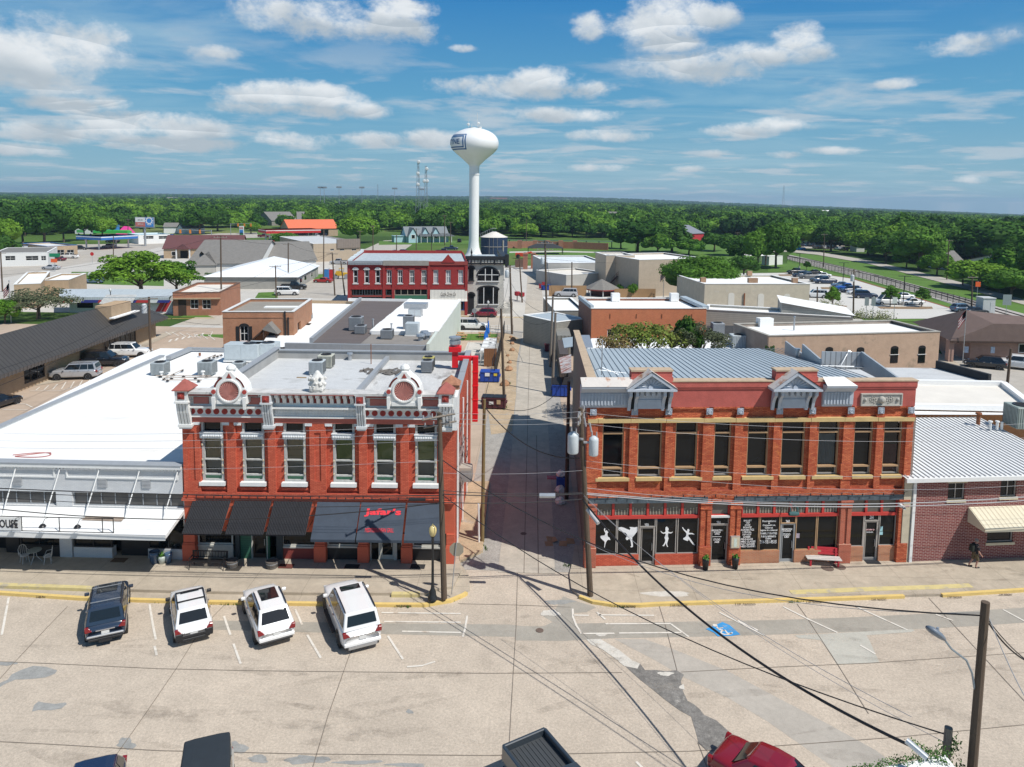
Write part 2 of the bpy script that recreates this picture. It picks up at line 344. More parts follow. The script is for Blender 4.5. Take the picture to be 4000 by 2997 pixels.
sheet('rough_town_ground',brownc_m,0.,[rect(-140,60,42,118)],px=False)
sheet('town_lot_paving',lightc_m,.004,[rect(-60,62,117.5,236),rect(-200,-60,130,300)],px=False)
sheet('front_street',street_m,.008,[rect(-60,70,-30,42.5)],px=False)
sheet('rear_street',mat('rear street concrete',(.45,.4,.33),.92,.08,.2,fine=.05),.012,[rect(-60,60,119.5,134.5)],px=False)
sheet('alley_gravel',gravel_m,.02,[rect(-4.3,3.3,41.2,119)],px=False)
sheet('alley_sand',dirt_m,.024,[[(-3.6,66),(-1.7,67),(-1.6,80),(-1.9,96),(-1.6,112),(-3.8,117),(-5.4,117),(-5.2,80),(-4.2,72)]],px=False)
sheet('alley',grain(mat('alley concrete',(.43,.385,.32),.92,.14,.3),1.2,.1,9,.1),.028,[[(-1.75,41),(1.6,41),(1.75,60),(1.7,118),(-1.45,118),(-1.6,90),(-1.55,60)],rect(-1.3,2.4,134.6,205)],px=False)
sheet('alley_joint',joint_m,.032,[rect(-.25,-.2,41,118),rect(.6,.66,41,66)],px=False)
sheet('highway',asph2_m,.012,[[(0,1088),(140,1062),(430,1012),(640,962),(900,932),(1250,922),(1250,905),(850,912),(600,935),(300,985),(0,1035)]])
sheet('side_street',asph2_m,.016,[[(300,955),(900,948),(1250,930),(1250,940),(900,962),(300,972)],[(1310,1165),(1060,1165),(1150,1105),(1290,1050),(1400,985),(1500,940),(1640,935),(1560,990),(1480,1060)]])
sheet('lawn',grass_m,.02,[[(265,1105),(415,1112),(640,1118),(640,1060),(420,1062),(280,1062)],[(995,1166),(1085,1166),(1085,1140),(1010,1143)],[(400,935),(560,938),(560,925),(420,922)],[(1215,1090),(1280,1098),(1280,1070),(1235,1072)],[(960,1000),(1120,985),(1120,972),(960,985)],[(1480,957),(1870,952),(1870,940),(1480,942)],[(700,1240),(835,1240),(810,1232),(720,1232)],[(1010,925),(1500,905),(1500,890),(1000,900)],[(770,1310),(960,1330),(960,1307),(785,1306)],[(1765,1330),(1955,1330),(1955,1305),(1790,1304)]])
sheet('amphitheatre_lawn',grass_m,.02,[[(1975,1000),(2480,1000),(2480,940),(1975,935)],[(2484,1012),(3190,1062),(3150,1045),(2960,1024),(2900,940),(2484,932)]])
sheet('amphitheatre_path',lightc_m,.03,[[(1990,983),(2180,980),(2370,985),(2370,989),(2180,985),(1990,988)],[(1990,1045),(2000,1060),(2110,1062),(2110,1040)]])
sheet('parking_lot',mat('bright lot concrete',(.55,.53,.49),.9,.06,.15,fine=.04),.03,[[(3060,1066),(3160,1064),(3320,1088),(3742,1214),(3755,1244),(3450,1246),(3330,1240),(3000,1240),(2700,1160),(2700,1070)]])
sheet('dry_planting_bed',mat('brown mulch',(.25,.17,.1),.95,.3,2,fine=.3),.05,[[(3425,1198),(3640,1198),(3645,1206),(3600,1208),(3440,1206)],[(3205,1122),(3370,1122),(3360,1130),(3210,1130)],[(3040,1072),(3095,1072),(3090,1078),(3045,1078)],[(3230,1188),(3310,1195),(3300,1206),(3245,1205)]])
def rline(pts,n=40):
 out=[]
 for(a,b),(c,d)in zip(pts,pts[1:]):
  for i in rg(n):t=i/n;out.append((a+(c-a)*t,b+(d-b)*t))
 out.append(pts[-1]);return out
sheet('railway_ballast',grain(mat('railway ballast',(.4,.37,.34),.95,.15,.5),3,.2,12,.25),.03,[[(3075,1003),(3085,996),(3180,1016),(3400,1066),(3700,1146),(4000,1226),(4100,1256),(4100,1300),(3860,1235),(3600,1150),(3330,1078),(3140,1030),(3075,1012)]])
sheet('green_verge',grass_m,.022,[[(3075,996),(3100,988),(3200,999),(3410,1036),(3700,1112),(4000,1196),(4200,1252),(4200,1300),(4000,1230),(3700,1148),(3400,1068),(3180,1018)],[(3075,1030),(3075,1012),(3140,1030),(3330,1078),(3600,1150),(3860,1235),(3955,1262),(3870,1290),(3720,1275),(3750,1216),(3320,1086),(3160,1062),(3000,1062),(3000,1030)]])
sheet('park_road',asph2_m,.034,[[(3000,968),(3080,968),(3195,984),(3400,1018),(3690,1086),(4000,1170),(4300,1250),(4300,1280),(4000,1190),(3680,1104),(3400,1032),(3190,995),(3080,984),(2960,984)],[(3080,968),(3300,975),(3300,960),(3050,950),(2900,952),(2900,968)]])
sheet('bank_lawn_strip',grass_m,.036,[[(3780,1248),(3850,1222),(3950,1260),(3870,1262)],[(3140,1250),(3330,1250),(3330,1262),(3140,1262)],[(3500,1246),(3640,1248),(3640,1256),(3500,1256)]])
sheet('side_lot',asph2_m,.02,[[(3660,1345),(4300,1345),(4300,1750),(4000,1640),(3850,1560),(3700,1420)]])
sheet('side_lot_walk',walk_m,.05,[[(3650,1400),(3700,1395),(3830,1470),(3850,1540),(4010,1580),(4010,1620),(3800,1530)]])
rail=MB()
for off in(0,9):
 pts=[(3078,999+off*.25),(3180,1017+off*.4),(3400,1068+off*.6),(3700,1150+off),(4000,1236+off*1.3),(4200,1292+off*1.5)]
 ribbon(rail,[g(a,b,.12)for a,b in rline(pts,4)],.16,.04,.2)
tag(rail.b('rail',mat('rusty rail steel',(.1,.075,.06),.6,.1,3)),kind='structure')
mb=MB();line(mb,[(3058,1064),(3162,1063),(3325,1087),(3742,1212)],.35,.06);tag(mb.b('red_kerb_line',mat('red kerb paint',(.4,.06,.05),.8,.1,2)),kind='structure')
Z1,Z2,Z3,Z4=.012,.016,.02,.024
sheet('street_trench_patch',asph_m,Z1,[[(833,2424),(1180,2430),(1620,2436),(1990,2440),(2040,2446),(2120,2448),(2160,2430),(2118,2405),(2170,2380),(2200,2330),(2262,2352),(2330,2372),(2290,2392),(2240,2395),(2250,2436),(2600,2430),(3000,2423),(3300,2413),(3633,2397),(4060,2370),(4060,2428),(3827,2445),(3400,2466),(3000,2480),(2700,2488),(2380,2494),(2200,2504),(2014,2502),(2012,2488),(1620,2480),(1200,2470),(833,2460)]])
sheet('street_diagonal_patch',asph2_m,Z1,[[(2400,2497),(2520,2497),(2640,2540),(2840,2620),(3000,2706),(3200,2810),(3420,2930),(3560,3040),(3350,3060),(3200,2960),(3000,2820),(2850,2730),(2670,2645),(2560,2580)]])
sheet('pale_concrete_patch',grain(mat('pale new concrete',(.44,.425,.37),.92,.1,.6),3,.06,12,.06),Z2,[[(3105,2482),(3250,2474),(3560,2457),(3575,2462),(3560,2469),(3385,2482),(3400,2510),(3435,2589),(3270,2597),(3235,2540),(3205,2500),(3120,2493)]])
def blotch(cx,cy,rx,ry,seed,n=26,k=.3):
 R_=RR(seed);ph=[R_.u(0,6.3)for _ in rg(4)];out=[]
 for i in rg(n):
  t=2*pi*i/n;q=1+k*(sin(2*t+ph[0])*.5+sin(3*t+ph[1])*.4+sin(5*t+ph[2])*.35+sin(9*t+ph[3])*.2)+R_.u(-.06,.06);out.append((cx+rx*q*cos(t),cy+ry*q*sin(t)))
 return out
sheet('broken_asphalt_patch',dkpatch_m,Z3,[[(2440,2600),(2470,2588),(2500,2592),(2520,2618),(2560,2617),(2600,2622),(2642,2618),(2672,2636),(2660,2660),(2668,2700),(2686,2738),(2712,2752),(2735,2772),(2750,2792),(2800,2815),(2850,2860),(2920,2905),(2975,2945),(3010,2990),(2760,2930),(2730,2905),(2718,2860),(2700,2800),(2650,2772),(2600,2735),(2545,2690),(2500,2655),(2470,2628)]])
sheet('white_patch',wpatch_m,Z4,[[(2290,2498),(2345,2496),(2372,2512),(2420,2540),(2470,2580),(2500,2592),(2490,2612),(2438,2602),(2400,2570),(2350,2535),(2310,2518)],blotch(2600,2632,26,9,3),[(2655,2680),(2670,2672),(2675,2695),(2652,2688)],blotch(2150,2395,34,14,8),blotch(2350,2480,20,6,12)])
sheet('grey_mortar_patch',grain(mat('grey mortar patch',(.29,.29,.275),.93,.15,2),5,.12,15,.1),Z2,[[(-60,2690),(0,2668),(30,2655),(45,2635),(80,2618),(130,2601),(180,2605),(224,2619),(215,2632),(180,2646),(150,2650),(100,2654),(60,2655),(20,2672),(-60,2720)],[(125,2780),(133,2755),(150,2740),(172,2745),(215,2750),(255,2744),(262,2750),(240,2768),(200,2775),(150,2774)],blotch(493,2905,34,22,2),blotch(915,2922,46,26,4),blotch(1010,2965,42,14,6),blotch(1200,2968,80,18,7),blotch(1400,2978,90,8,11),blotch(1590,2988,70,8,14),blotch(1600,2780,14,8,15),blotch(30,2592,36,8,9),blotch(2185,2352,50,10,16)])
sheet('sidewalk_repair_patch',wpatch_m,.156,[blotch(2605,2320,85,12,21,k=.2)])
mb=MB()
for pts in([(-40,2583),(200,2592),(620,2612),(1000,2620),(1900,2630),(2430,2627)],[(2660,2625),(3000,2607),(3400,2590),(4050,2546)],[(-40,2895),(200,2907),(620,2932),(1200,2945),(1900,2951),(2700,2934),(3000,2916),(3500,2880),(4050,2826)],[(265,2368),(185,2450),(54,2590),(-60,2720)],[(880,2360),(787,2455),(690,2610),(560,2800),(452,2952),(420,3010)],[(1470,2370),(1366,2556),(1280,2800),(1215,3020)],[(2022,2235),(2016,2450),(2005,2630),(1995,2800),(1984,3020)],[(2570,2350),(2600,2445),(2645,2620)],[(2726,2900),(2744,2946),(2765,3010)],[(3113,2358),(3149,2408),(3271,2593),(3393,2788)],[(3628,2336),(3859,2584),(4050,2790)],[(1790,2358),(2010,2363),(2230,2372)]):
 line(mb,pts,.032,.026)
tag(mb.b('street_joint',joint_m),kind='structure')
mb=MB()
for pts in([(34,2334),(7,2480)],[(584,2361),(597,2440),(609,2500)],[(604,2524),(612,2560)],[(875,2407),(900,2480)],[(912,2515),(940,2593)],[(1153,2380),(1180,2440)],[(1200,2480),(1253,2570)],[(1515,2484),(1574,2575)],[(1490,2393),(1800,2397)],[(1500,2428),(1800,2431)],[(1570,2466),(1800,2471)],[(1825,2405),(1818,2450),(1808,2488)],[(1590,2605),(1650,2600),(1700,2584)],[(2237,2378),(2238,2410),(2252,2445),(2272,2476)],[(2240,2403),(2300,2404)],[(2335,2402),(2555,2404)],[(2365,2437),(2622,2436)],[(2272,2475),(2400,2474)],[(2418,2473),(2662,2471)],[(2620,2437),(2690,2487)],[(2330,2390),(2365,2420)],[(2810,2392),(2985,2482)],[(2882,2424),(2960,2462)],[(3060,2370),(3158,2419)],[(3158,2419),(3271,2471)],[(3335,2365),(3420,2404)],[(3420,2404),(3545,2461)],[(3655,2400),(3723,2424)],[(3918,2381),(4020,2436)],[(3360,2520),(3420,2555)],[(2485,2975),(2510,3000)]):
 line(mb,pts,.11,.03)
tag(mb.b('parking_line',line_m),kind='structure')
sheet('accessible_bay_paint',blue_m,.029,[[(2757,2457),(2785,2446),(2822,2430),(2850,2442),(2892,2478),(2860,2484),(2804,2486),(2790,2472)]])
mb=MB()
def wc(mb):
 c=[(2838+22*cos(t/10*6.2),2470+9*sin(t/10*6.2))for t in rg(8)]
 line(mb,c,.09,.035);line(mb,[(2797,2447),(2812,2460),(2832,2462),(2842,2474),(2858,2474)],.1,.035);line(mb,[(2808,2455),(2825,2452)],.08,.035)
 p=g(2793,2443,.035);mb.add([(p.x+.13*cos(a),p.y+.13*sin(a),.035)for a in[i*.785 for i in rg(8)]],[list(rg(8))])
wc(mb);tag(mb.b('wheelchair_symbol',line_m),kind='structure')
KL=[(-80,2307),(0,2311),(317,2332),(570,2340),(813,2347),(1253,2354),(1479,2357),(1660,2358),(1760,2341),(1810,2320),(1836,2300)]
KR=[(2264,2326),(2316,2346),(2388,2357),(2500,2359),(2562,2355),(2780,2348),(3000,2341),(3284,2333),(3531,2324),(3679,2320),(3997,2300),(4100,2294)]
K2=[(-80,2280),(0,2282),(317,2293),(493,2302),(800,2310),(1253,2316),(1668,2316)]
def raised(name,px,z,m_):
 P=[g(a,b,z)for a,b in px];return tag(MB().prism([(p.x,p.y)for p in P],-.05,z).b(name,m_),kind='structure')
raised('sidewalk',KL[:-1]+[(1836,2300),(1830,2240),(1800,2205),(1780,2120),(-80,2120)],.14,walk_m)
raised('sidewalk_step',K2+[(1700,2300),(1770,2290),(1800,2230),(1795,2190),(1775,2130),(-80,2110)],.3,walk_m)
raised('sidewalk',KR+[(4100,2130),(2245,2130),(2232,2210),(2224,2240),(2232,2300)],.15,walk_m)
raised('alley_walk',[(1796,2190),(1886,2150),(1893,2050),(1912,1880),(1830,1880),(1785,2110)],.18,dirt_m)
mb=MB();ribbon(mb,[g(a,b,.17)for a,b in rline(KL[:-1]+[(1822,2312)],3)],.2,0,.17);tag(mb.b('kerb',yellow_m),kind='structure')
mb=MB();ribbon(mb,[g(a,b,.17)for a,b in rline(KR[:9],3)],.2,0,.17);ribbon(mb,[g(a,b,.17)for a,b in rline(KR[9:],3)],.2,0,.17);tag(mb.b('kerb',yellow_m),kind='structure')
mb=MB();ribbon(mb,[g(a,b,.31)for a,b in K2[:4]],.3,.1,.312);ribbon(mb,[g(a,b,.31)for a,b in[(1530,2317),(1640,2317)]],.3,.1,.312);tag(mb.b('kerb_paint',ypale_m),kind='structure')
mb=MB();ribbon(mb,[g(a,b,.16)for a,b in[(3088,2314),(3400,2301),(3650,2293),(3793,2287)]],.42,.1,.166);tag(mb.b('kerb_paint',ypale_m),kind='structure')
def text_mesh(s,m_,bold=0,ext=.006,shear=0):
 c=bpy.data.curves.new('lettering','FONT');c.body=s;c.extrude=ext;c.offset=bold;c.align_x='CENTER';c.align_y='CENTER';c.resolution_u=2;c.space_line=.9;c.shear=shear
 o=bpy.data.objects.new('lettering',c);COL.objects.link(o);bpy.context.view_layer.update()
 me=bpy.data.meshes.new_from_object(o.evaluated_get(bpy.context.evaluated_depsgraph_get()));bpy.data.objects.remove(o)
 me.materials.clear();me.materials.append(m_);return me
def text(s,m_,parent,x0,x1,z0,z1,y,name='lettering',bold=.01,fit=0,shear=0):
 me=text_mesh(s,m_,bold,shear=shear);co=np.empty(len(me.vertices)*3);me.vertices.foreach_get('co',co);co=co.reshape(-1,3)
 lo,hi=co.min(0),co.max(0);sx=(x1-x0)/(hi[0]-lo[0]);sy=(z1-z0)/(hi[1]-lo[1])
 pass
 c=np.empty_like(co);c[:,0]=(co[:,0]-(lo[0]+hi[0])/2)*sx+(x0+x1)/2;c[:,2]=(co[:,1]-(lo[1]+hi[1])/2)*sy+(z0+z1)/2;c[:,1]=y-co[:,2]
 me.vertices.foreach_set('co',c.ravel());me.update();return link(name,me,parent)
kt=mat('dark kerb stencil paint',(.08,.06,.04),.8,.2,5)
def kerb_text(s,px0,px1,py,label):
 A,B_=g(px0,py,.1),g(px1,py,.1);f=Fr(A,B_);u0=0;r=text(s,kt,None,0,f.w,.035,.145,-.115,'kerb_stencil',.004)
 r.location=(f.o.x,f.o.y,0);r.rotation_euler=(0,0,f.a);tag(r,label,'lettering','parking stencils on yellow kerbs')
for s,a,b,c_,lb in(('2 HR PARKING',146,208,2327,'dark 2 HR PARKING stencil on yellow kerb at far left'),('2 HR PARKING',478,512,2341,'half hidden stencil on kerb beside navy suv'),('NO PARKING',1550,1608,2362,'NO PARKING stencil on kerb by ornate lamp post'),('NO PARKING',2427,2480,2364,'NO PARKING stencil on kerb by transformer pole'),('2 HR PARKING',2616,2682,2360,'2 HR PARKING stencil below dancer windows'),('2 HR  PARKING',2868,2948,2355,'2 HR PARKING stencil beyond blue accessible bay'),('2 HR PARKING',3145,3205,2347,'2 HR PARKING stencil under sagging cable'),('2 HR PARKING',3400,3458,2337,'2 HR PARKING stencil just left of weedy kerb gap'),('2 HR PARKING',3696,3752,2328,'2 HR PARKING stencil just right of weedy kerb gap'),('2 HR PARKING',3896,3948,2318,'2 HR PARKING stencil at far right kerb')):
 kerb_text(s,a,b,c_,lb)
def smear(name,col,seed,n,xr,yr,lr,wr_,z,ang0=0):
 rr=RR(seed);mb=MB()
 for _ in rg(n):
  x,y,l,w_,a=rr.u(*xr),rr.u(*yr),rr.u(*lr),rr.u(*wr_),ang0+rr.gauss(0,.25);c_,s_=cos(a),sin(a);P_=[]
  k=9
  for i in rg(k):t_=i/(k-1);P_.append((x+(t_-.5)*l*c_,y+(t_-.5)*l*s_,w_*sin(pi*t_)**.6*rr.u(.5,1)))
  vs=[(p[0]-s_*p[2],p[1]+c_*p[2],z)for p in P_]+[(p[0]+s_*p[2],p[1]-c_*p[2],z)for p in P_[::-1]];mb.add(vs,[list(rg(len(vs)))[::-1]]);z+=.00006
 m_=mat(name,col,.9,.25,3,fine=.2);nt,p,N,L,_,oc=base(m_);L(NM(nt,oc,1.1,8,.7,.42,.72,0,.22),p,'Alpha');return tag(mb.b(name.replace(' ','_'),m_),kind='structure')
smear('tyre wear smear',(.2,.17,.14),3,46,(-24,26),(25.5,36.5),(2,9),(.12,.5),.0315)
smear('pale scuff smear',(.62,.55,.46),4,40,(-24,26),(25.5,37),(1,5),(.1,.6),.036)
smear('oil drip smear',(.07,.06,.05),5,26,(-22,24),(35.,37.2),(.25,.9),(.08,.22),.041)
smear('sidewalk grime smear',(.16,.13,.1),6,40,(5,30),(38.7,43),(.6,4),(.08,.35),.158)
red_b=brick('painted red brick',(.5,.095,.052),(.66,.155,.085),(.38,.07,.042),var=.13,stain=((.6,.17,.1),.68,1.1))
redp=mat('red masonry paint',(.56,.12,.065),.8,.1,1.4,fine=.06)
pinkp=mat('faded pink trim paint',(.42,.15,.13),.8,.15,2,fine=.08)
maroon=mat('maroon trim paint',(.26,.05,.04),.75,.12,2)
pearl=mat('silver white cast ornament',(.62,.64,.65),.6,.12,5,fine=.1)
green_p=mat('bottle green paint',(.04,.15,.09),.6,.1,3)
CG=clear_glass()
def wpart(parent,x0,x1,z0,z1,y,fm,gm,fw=.07,bars_v=(),bars_h=(),name='window',depth=.08,proud=0):
 f=MB();ya,yb=y-proud,y+depth
 f.box(x0,x0+fw,ya,yb,z0,z1).box(x1-fw,x1,ya,yb,z0,z1).box(x0+fw,x1-fw,ya,yb,z0,z0+fw).box(x0+fw,x1-fw,ya,yb,z1-fw,z1)
 for b in bars_v:f.box(b-fw*.35,b+fw*.35,ya+.01,yb-.005,z0+fw,z1-fw)
 for b in bars_h:f.box(x0+fw,x1-fw,ya+.013,yb-.008,b-fw*.4,b+fw*.4)
 fo=f.b(name,fm,parent)
 QU((x0+fw*.5,yb-.02,z0+fw*.5),(x1-fw*.5,yb-.02,z0+fw*.5),(x1-fw*.5,yb-.02,z1-fw*.5),(x0+fw*.5,yb-.02,z1-fw*.5)).b('pane',gm,fo)
 return fo
def shell(parent,W_,D,zr,wm,par=.4,th=.3,roof_m=None,cap_m=None,y0=.3,zb=None,name='wall',zback=None,skip=()):
 zb=zr+par if zb is None else zb;m_=MB()
 if 'l' not in skip:m_.box(0,th,y0,D,0,zr+par)
 if 'r' not in skip:m_.box(W_-th,W_,y0,D,0,zr+par)
 m_.box(th,W_-th,D-th,D,0,zb);m_.b(name,wm,parent)
 if roof_m:QU((th,y0,zr),(W_-th,y0,zr),(W_-th,D-th,zr),(th,D-th,zr)).b('roof',roof_m,parent)
 if cap_m:
  c=MB()
  if 'l' not in skip:c.box(-.03,th+.05,y0,D+.03,zr+par,zr+par+.06)
  if 'r' not in skip:c.box(W_-th-.05,W_+.03,y0,D+.03,zr+par,zr+par+.06)
  c.box(th+.05,W_-th-.05,D-th-.05,D+.03,zb,zb+.06);c.b('coping',cap_m,parent)
def red_building():
 F=Fr(g(724,2189,.3),g(1774,2201,.3));W_=F.w;D=17.2;c=conv(650,1300,1.841)
 U=lambda x,y=900,v=0:F.uz(*c(x,y),v)[0];Z=lambda y,x=1090,v=0:F.uz(*c(x,y),v)[1]
 t=thn('corner_building','two storey red painted brick building with ornate white cornice left of alley','building',F.o,F.a)
 zw0,zw1=Z(1155),Z(650)
 wins=[(U(x-78),U(x+78))for x in(325,620,918,1272,1568,1865)];ws,wt=Z(1082),Z(652)
 zs=Z(1205)
 holes=[(a,b,ws,wt)for a,b in wins]
 MB().wall(0,W_,zs,zw1,holes,.22,.55).b('wall',red_b,t)
 pil=MB()
 for a,b in((U(120),U(242)),(U(432),U(497)),(U(730),U(783)),(U(1030),U(1146)),(U(1385),U(1442)),(U(1683),U(1742)),(U(1985),W_)):
  wide=b-a>.8
  if wide:
   p=(b-a)*.3;pil.box(a,a+p,0,.22,Z(1155),zw1-.05).box(b-p,b,0,.22,Z(1155),zw1-.05).box(a+p,b-p,0,.22,Z(720),zw1-.05).box(a+p,b-p,0,.22,Z(1155),Z(1070)).box(a+p,b-p,.07,.22,Z(1070),Z(720))
  else:pil.box(a,b,0,.22,Z(1155),zw1-.05)
 pil.box(0,W_,-.02,.22,Z(1195),Z(1157))
 for i,(a,b)in en(wins):pil.box(a-.15,b+.15,.1,.22,Z(1138),Z(1122))
 pil.b('pilaster',red_b,t)
 sb=B(-.06,.75,-.12,.3,Z(1214),Z(1198)).box(W_-.7,W_+.06,-.12,.3,Z(1214),Z(1198)).b('impost',redp,t)
 sill_p=[]
 for i,(a,b)in en(wins):
  z_l0,z_l1=Z(772),Z(728);gz=Z(1065);mz=Z(928)
  f=B(a,a+.15,.2,.4,ws,z_l0).box(b-.15,b,.2,.4,ws,z_l0).box(a+.15,b-.15,.2,.4,ws,ws+.12).box(a+.15,b-.15,.2,.4,mz-.035,mz+.035).box(a,a+.13,.16,.4,z_l1,wt).box(b-.13,b,.16,.4,z_l1,wt).box(a+.13,b-.13,.2,.4,wt-.07,wt)
  f.box(a+.15,b-.15,.2,.4,ws+.34,ws+.42)
  fo=f.b('window',mat('grey white old window paint',(.44,.44,.42),.8,.22,5,fine=.1),t)
  B(a+.15,b-.15,.3,.36,ws+.12,ws+.34).b('lower_panel',mat('green window panel',(.1,.26,.15),.5,.1,3),fo)
  QU((a+.15,.34,ws+.42),(b-.15,.34,ws+.42),(b-.15,.34,z_l0),(a+.15,.34,z_l0)).b('pane',CG,fo)
  QU((a+.13,.34,z_l1),(b-.13,.34,z_l1),(b-.13,.34,wt-.07),(a+.13,.34,wt-.07)).b('transom_pane',GL,fo)
  bc=(.55,.4,.24)if i<3 else(.48,.46,.18)
  bl=siding('window blind %d'%(i>2),bc,.06,.7,2,.25)
  QU((a+.1,.44,mz),(b-.1,.44,mz),(b-.1,.44,z_l0),(a+.1,.44,z_l0)).b('blind',bl,fo)
  QU((a,.53,ws),(b,.53,ws),(b,.53,wt),(a,.53,wt)).b('room_behind',mat('dim room',(.36,.33,.29),.9,.2,.8),fo)
  ln=B(a-.02,b+.02,-.02,.34,z_l0+.03,z_l1-.03)
  n=9
  for k in rg(n):ln.sph((a+(k+.5)*(b-a)/n,-.03,(z_l0+z_l1)/2),.075,6,4)
  ln.box(a-.05,b+.05,-.05,.3,z_l1-.03,z_l1+.02);ln.b('lintel',pearl,fo)
  B(a-.12,b+.12,-.06,.3,ws-.22,ws).b('sill',WH,fo)
  for s_ in PM:
   xa=(a-.42)if s_<0 else(b+.02);cp=B(xa,xa+.42,-.02,.24,Z(668),Z(652))
   for k in rg(5):cp.sph((xa+.045+k*.083,0,Z(670)),.045,6,4)
   cp.b('pilaster_cap',pearl,t)
  sh=MB()
  for xx in(a+.05,b-.05):
   for zq in(ws+.5,(ws+mz)/2+.3,mz,z_l0-.4):sh.sph((xx,.12,zq),.06,6,4,1.5)
  sh.b('frame_ornament',mat('peeling cream paint',(.45,.4,.3),.9,.3,6),fo)
 zb0,zb1=zw1,Z(612);B(0,W_,-.02,.5,zb0-.02,zb1).b('band',mat('peeling pink band',(.42,.12,.09),.85,.15,2,stain=((.5,.46,.26),.66,1.6)),t)
 zf1=Z(540);zc0=Z(520);ztop=Z(432)
 B(-.02,W_+.02,-.06,.5,zb1,zf1).box(0,W_,-.14,-.06,zb1,zb1+.1).b('frieze',WH,t)
 rs=MB()
 for x in[190,247,305,363,423,483,543,603,663]+[1441,1500,1558,1618,1678,1738,1800,1860,1920]:
  u,z=U(x,570),Z(572);rs.cyl((u,-.06,z),(u,-.1,z),.17,.17,14)
  for k in rg(8):a_=k*pi/4;rs.sph((u+.1*cos(a_),-.11,z+.1*sin(a_)),.035,5,3)
  rs.sph((u,-.12,z),.04,5,3)
 rs.b('rosette',mat('red rosette paint',(.38,.055,.045),.7,.15,4),t)
 ma,mb_=U(783,580),U(1375,580)
 tl=MB();nu=26
 for k in rg(nu):
  for q in rg(3):
   a_=ma+(mb_-ma)*k/nu;zq=zb1+.12+q*.17;tl.box(a_+.02,a_+(mb_-ma)/nu-.02,-.085,-.06,zq,zq+.15)
 tl.b('tile_frieze',pearl,t)
 B(-.05,W_+.05,-.35,.5,zf1,zf1+.1).b('ledge',WH,t)
 B(0,W_,-.08,.5,zf1+.1,ztop).b('parapet',WH,t)
 B(-.02,W_+.02,-.62,.35,ztop,ztop+.13).box(0,U(700),-.5,-.08,ztop-.13,ztop).box(U(1440),W_,-.5,-.08,ztop-.13,ztop).b('cornice',mat('weathered grey white cornice',(.52,.51,.49),.8,.25,1.4,stain=((.25,.24,.23),.6,2)),t)
 B(U(205),U(690),-.525,-.5,ztop-.12,ztop-.02).box(U(1450),U(1960),-.525,-.5,ztop-.12,ztop-.02).box(U(783),U(1370),-.645,-.62,ztop+0,ztop+.04).b('trim',maroon,t)
 B(U(215),U(322),-.14,-.08,zf1+.2,ztop-.3).box(U(575),U(705),-.14,-.08,zf1+.2,ztop-.3).box(U(1470),U(1590),-.14,-.08,zf1+.2,ztop-.3).box(U(1835),U(1955),-.14,-.08,zf1+.2,ztop-.3).b('panel',pinkp,t)
 br=MB()
 nb=12
 for k in rg(nb):
  u=ma+.12+(mb_-ma-.1)*k/nb;br.prismx([(-.5,ztop-.02),(-.08,ztop-.02),(-.08,ztop-.62),(-.2,ztop-.58),(-.28,ztop-.3),(-.5,ztop-.18)],u,u+.2)
 br.b('bracket',WH,t)
 B(ma,mb_,-.085,-.075,ztop-.6,ztop-.02).b('bracket_backing',maroon,t)
 for i,(xa,xb)in en(((88,188),(706,778),(1375,1440),(1966,2060))):
  a,b=U(xa,500),U(xb,500);a=max(a,0)if i==0 else a;b=min(b,W_)if i==3 else b
  tall=i in(0,3);zt=Z(402)if tall else Z(435);zm=Z(485)
  p=B(a,b,-.66,.4,zm,zt).box(a-.04,b+.04,-.72,.4,zm-.1,zm)
  zlow=Z(668);nrd=4
  for k in rg(nrd):
   wr=(b-a)/nrd;p.prismx([(-.6,zm-.1),(-.1,zm-.1),(-.1,zlow+.05),(-.26,zlow+.05),(-.5,zm-.7)],a+wr*k+.02,a+wr*(k+1)-.02)
  p.box(a-.03,b+.03,-.34,.3,zlow-.1,zlow+.06).box(a+.02,b-.02,-.28,.3,zlow-.2,zlow-.1);po=p.b('pillar',pearl if not tall else WH,t)
  mx_,mz_=(a+b)/2,(zm+zt)/2;q=.2;B(mx_-q,mx_+q,-.69,-.66,mz_-q,mz_+q).b('rosette_block',maroon,po);r2=CY((mx_,-.69,mz_),(mx_,-.72,mz_),.13,.13,10);r2 .sph((mx_,-.73,mz_),.06,6,4);r2 .b('rosette',MT('red rosette paint'),po)
  if tall:
   e=.12;AD([(a-e,-.78,zt),(b+e,-.78,zt),(b+e,.52,zt),(a-e,.52,zt),((a+b)/2,-.13,zt+.55)],[(0,3,2,1),(0,1,4),(1,2,4),(2,3,4),(3,0,4)]).box(a-e,b+e,-.78,.52,zt-.05,zt-.001).b('cap',mat('faded red cap',(.33,.1,.08),.8,.2,3),po)
 for xc in(452,1710):
  y0=-.68;u0,z0=F.uz(*c(xc,418),y0);R1,R2=.55,.82
  pts=[(u0-1.02,ztop-.55),(u0-1.,z0-.1),(u0-.93,z0+.22),(u0-.8,z0+.46),(u0-.6,z0+.68),(u0-.38,z0+.84),(u0-.22,z0+1.),(u0-.15,z0+1.12),(u0+.15,z0+1.12),(u0+.22,z0+1.),(u0+.38,z0+.84),(u0+.6,z0+.68),(u0+.8,z0+.46),(u0+.93,z0+.22),(u0+1.,z0-.1),(u0+1.02,ztop-.55)]
  gm=PY(pts,y0,.25);go=gm.b('gable_ornament',WH,t,bev=.03)
  k_=LA([(R1,-.04),(R1+.04,-.12),(R1+.12,-.12),(R1+.14,0)],u0,y0,z0,28,'y');k_.b('ring',WH,go)
  d=MB();nn=28
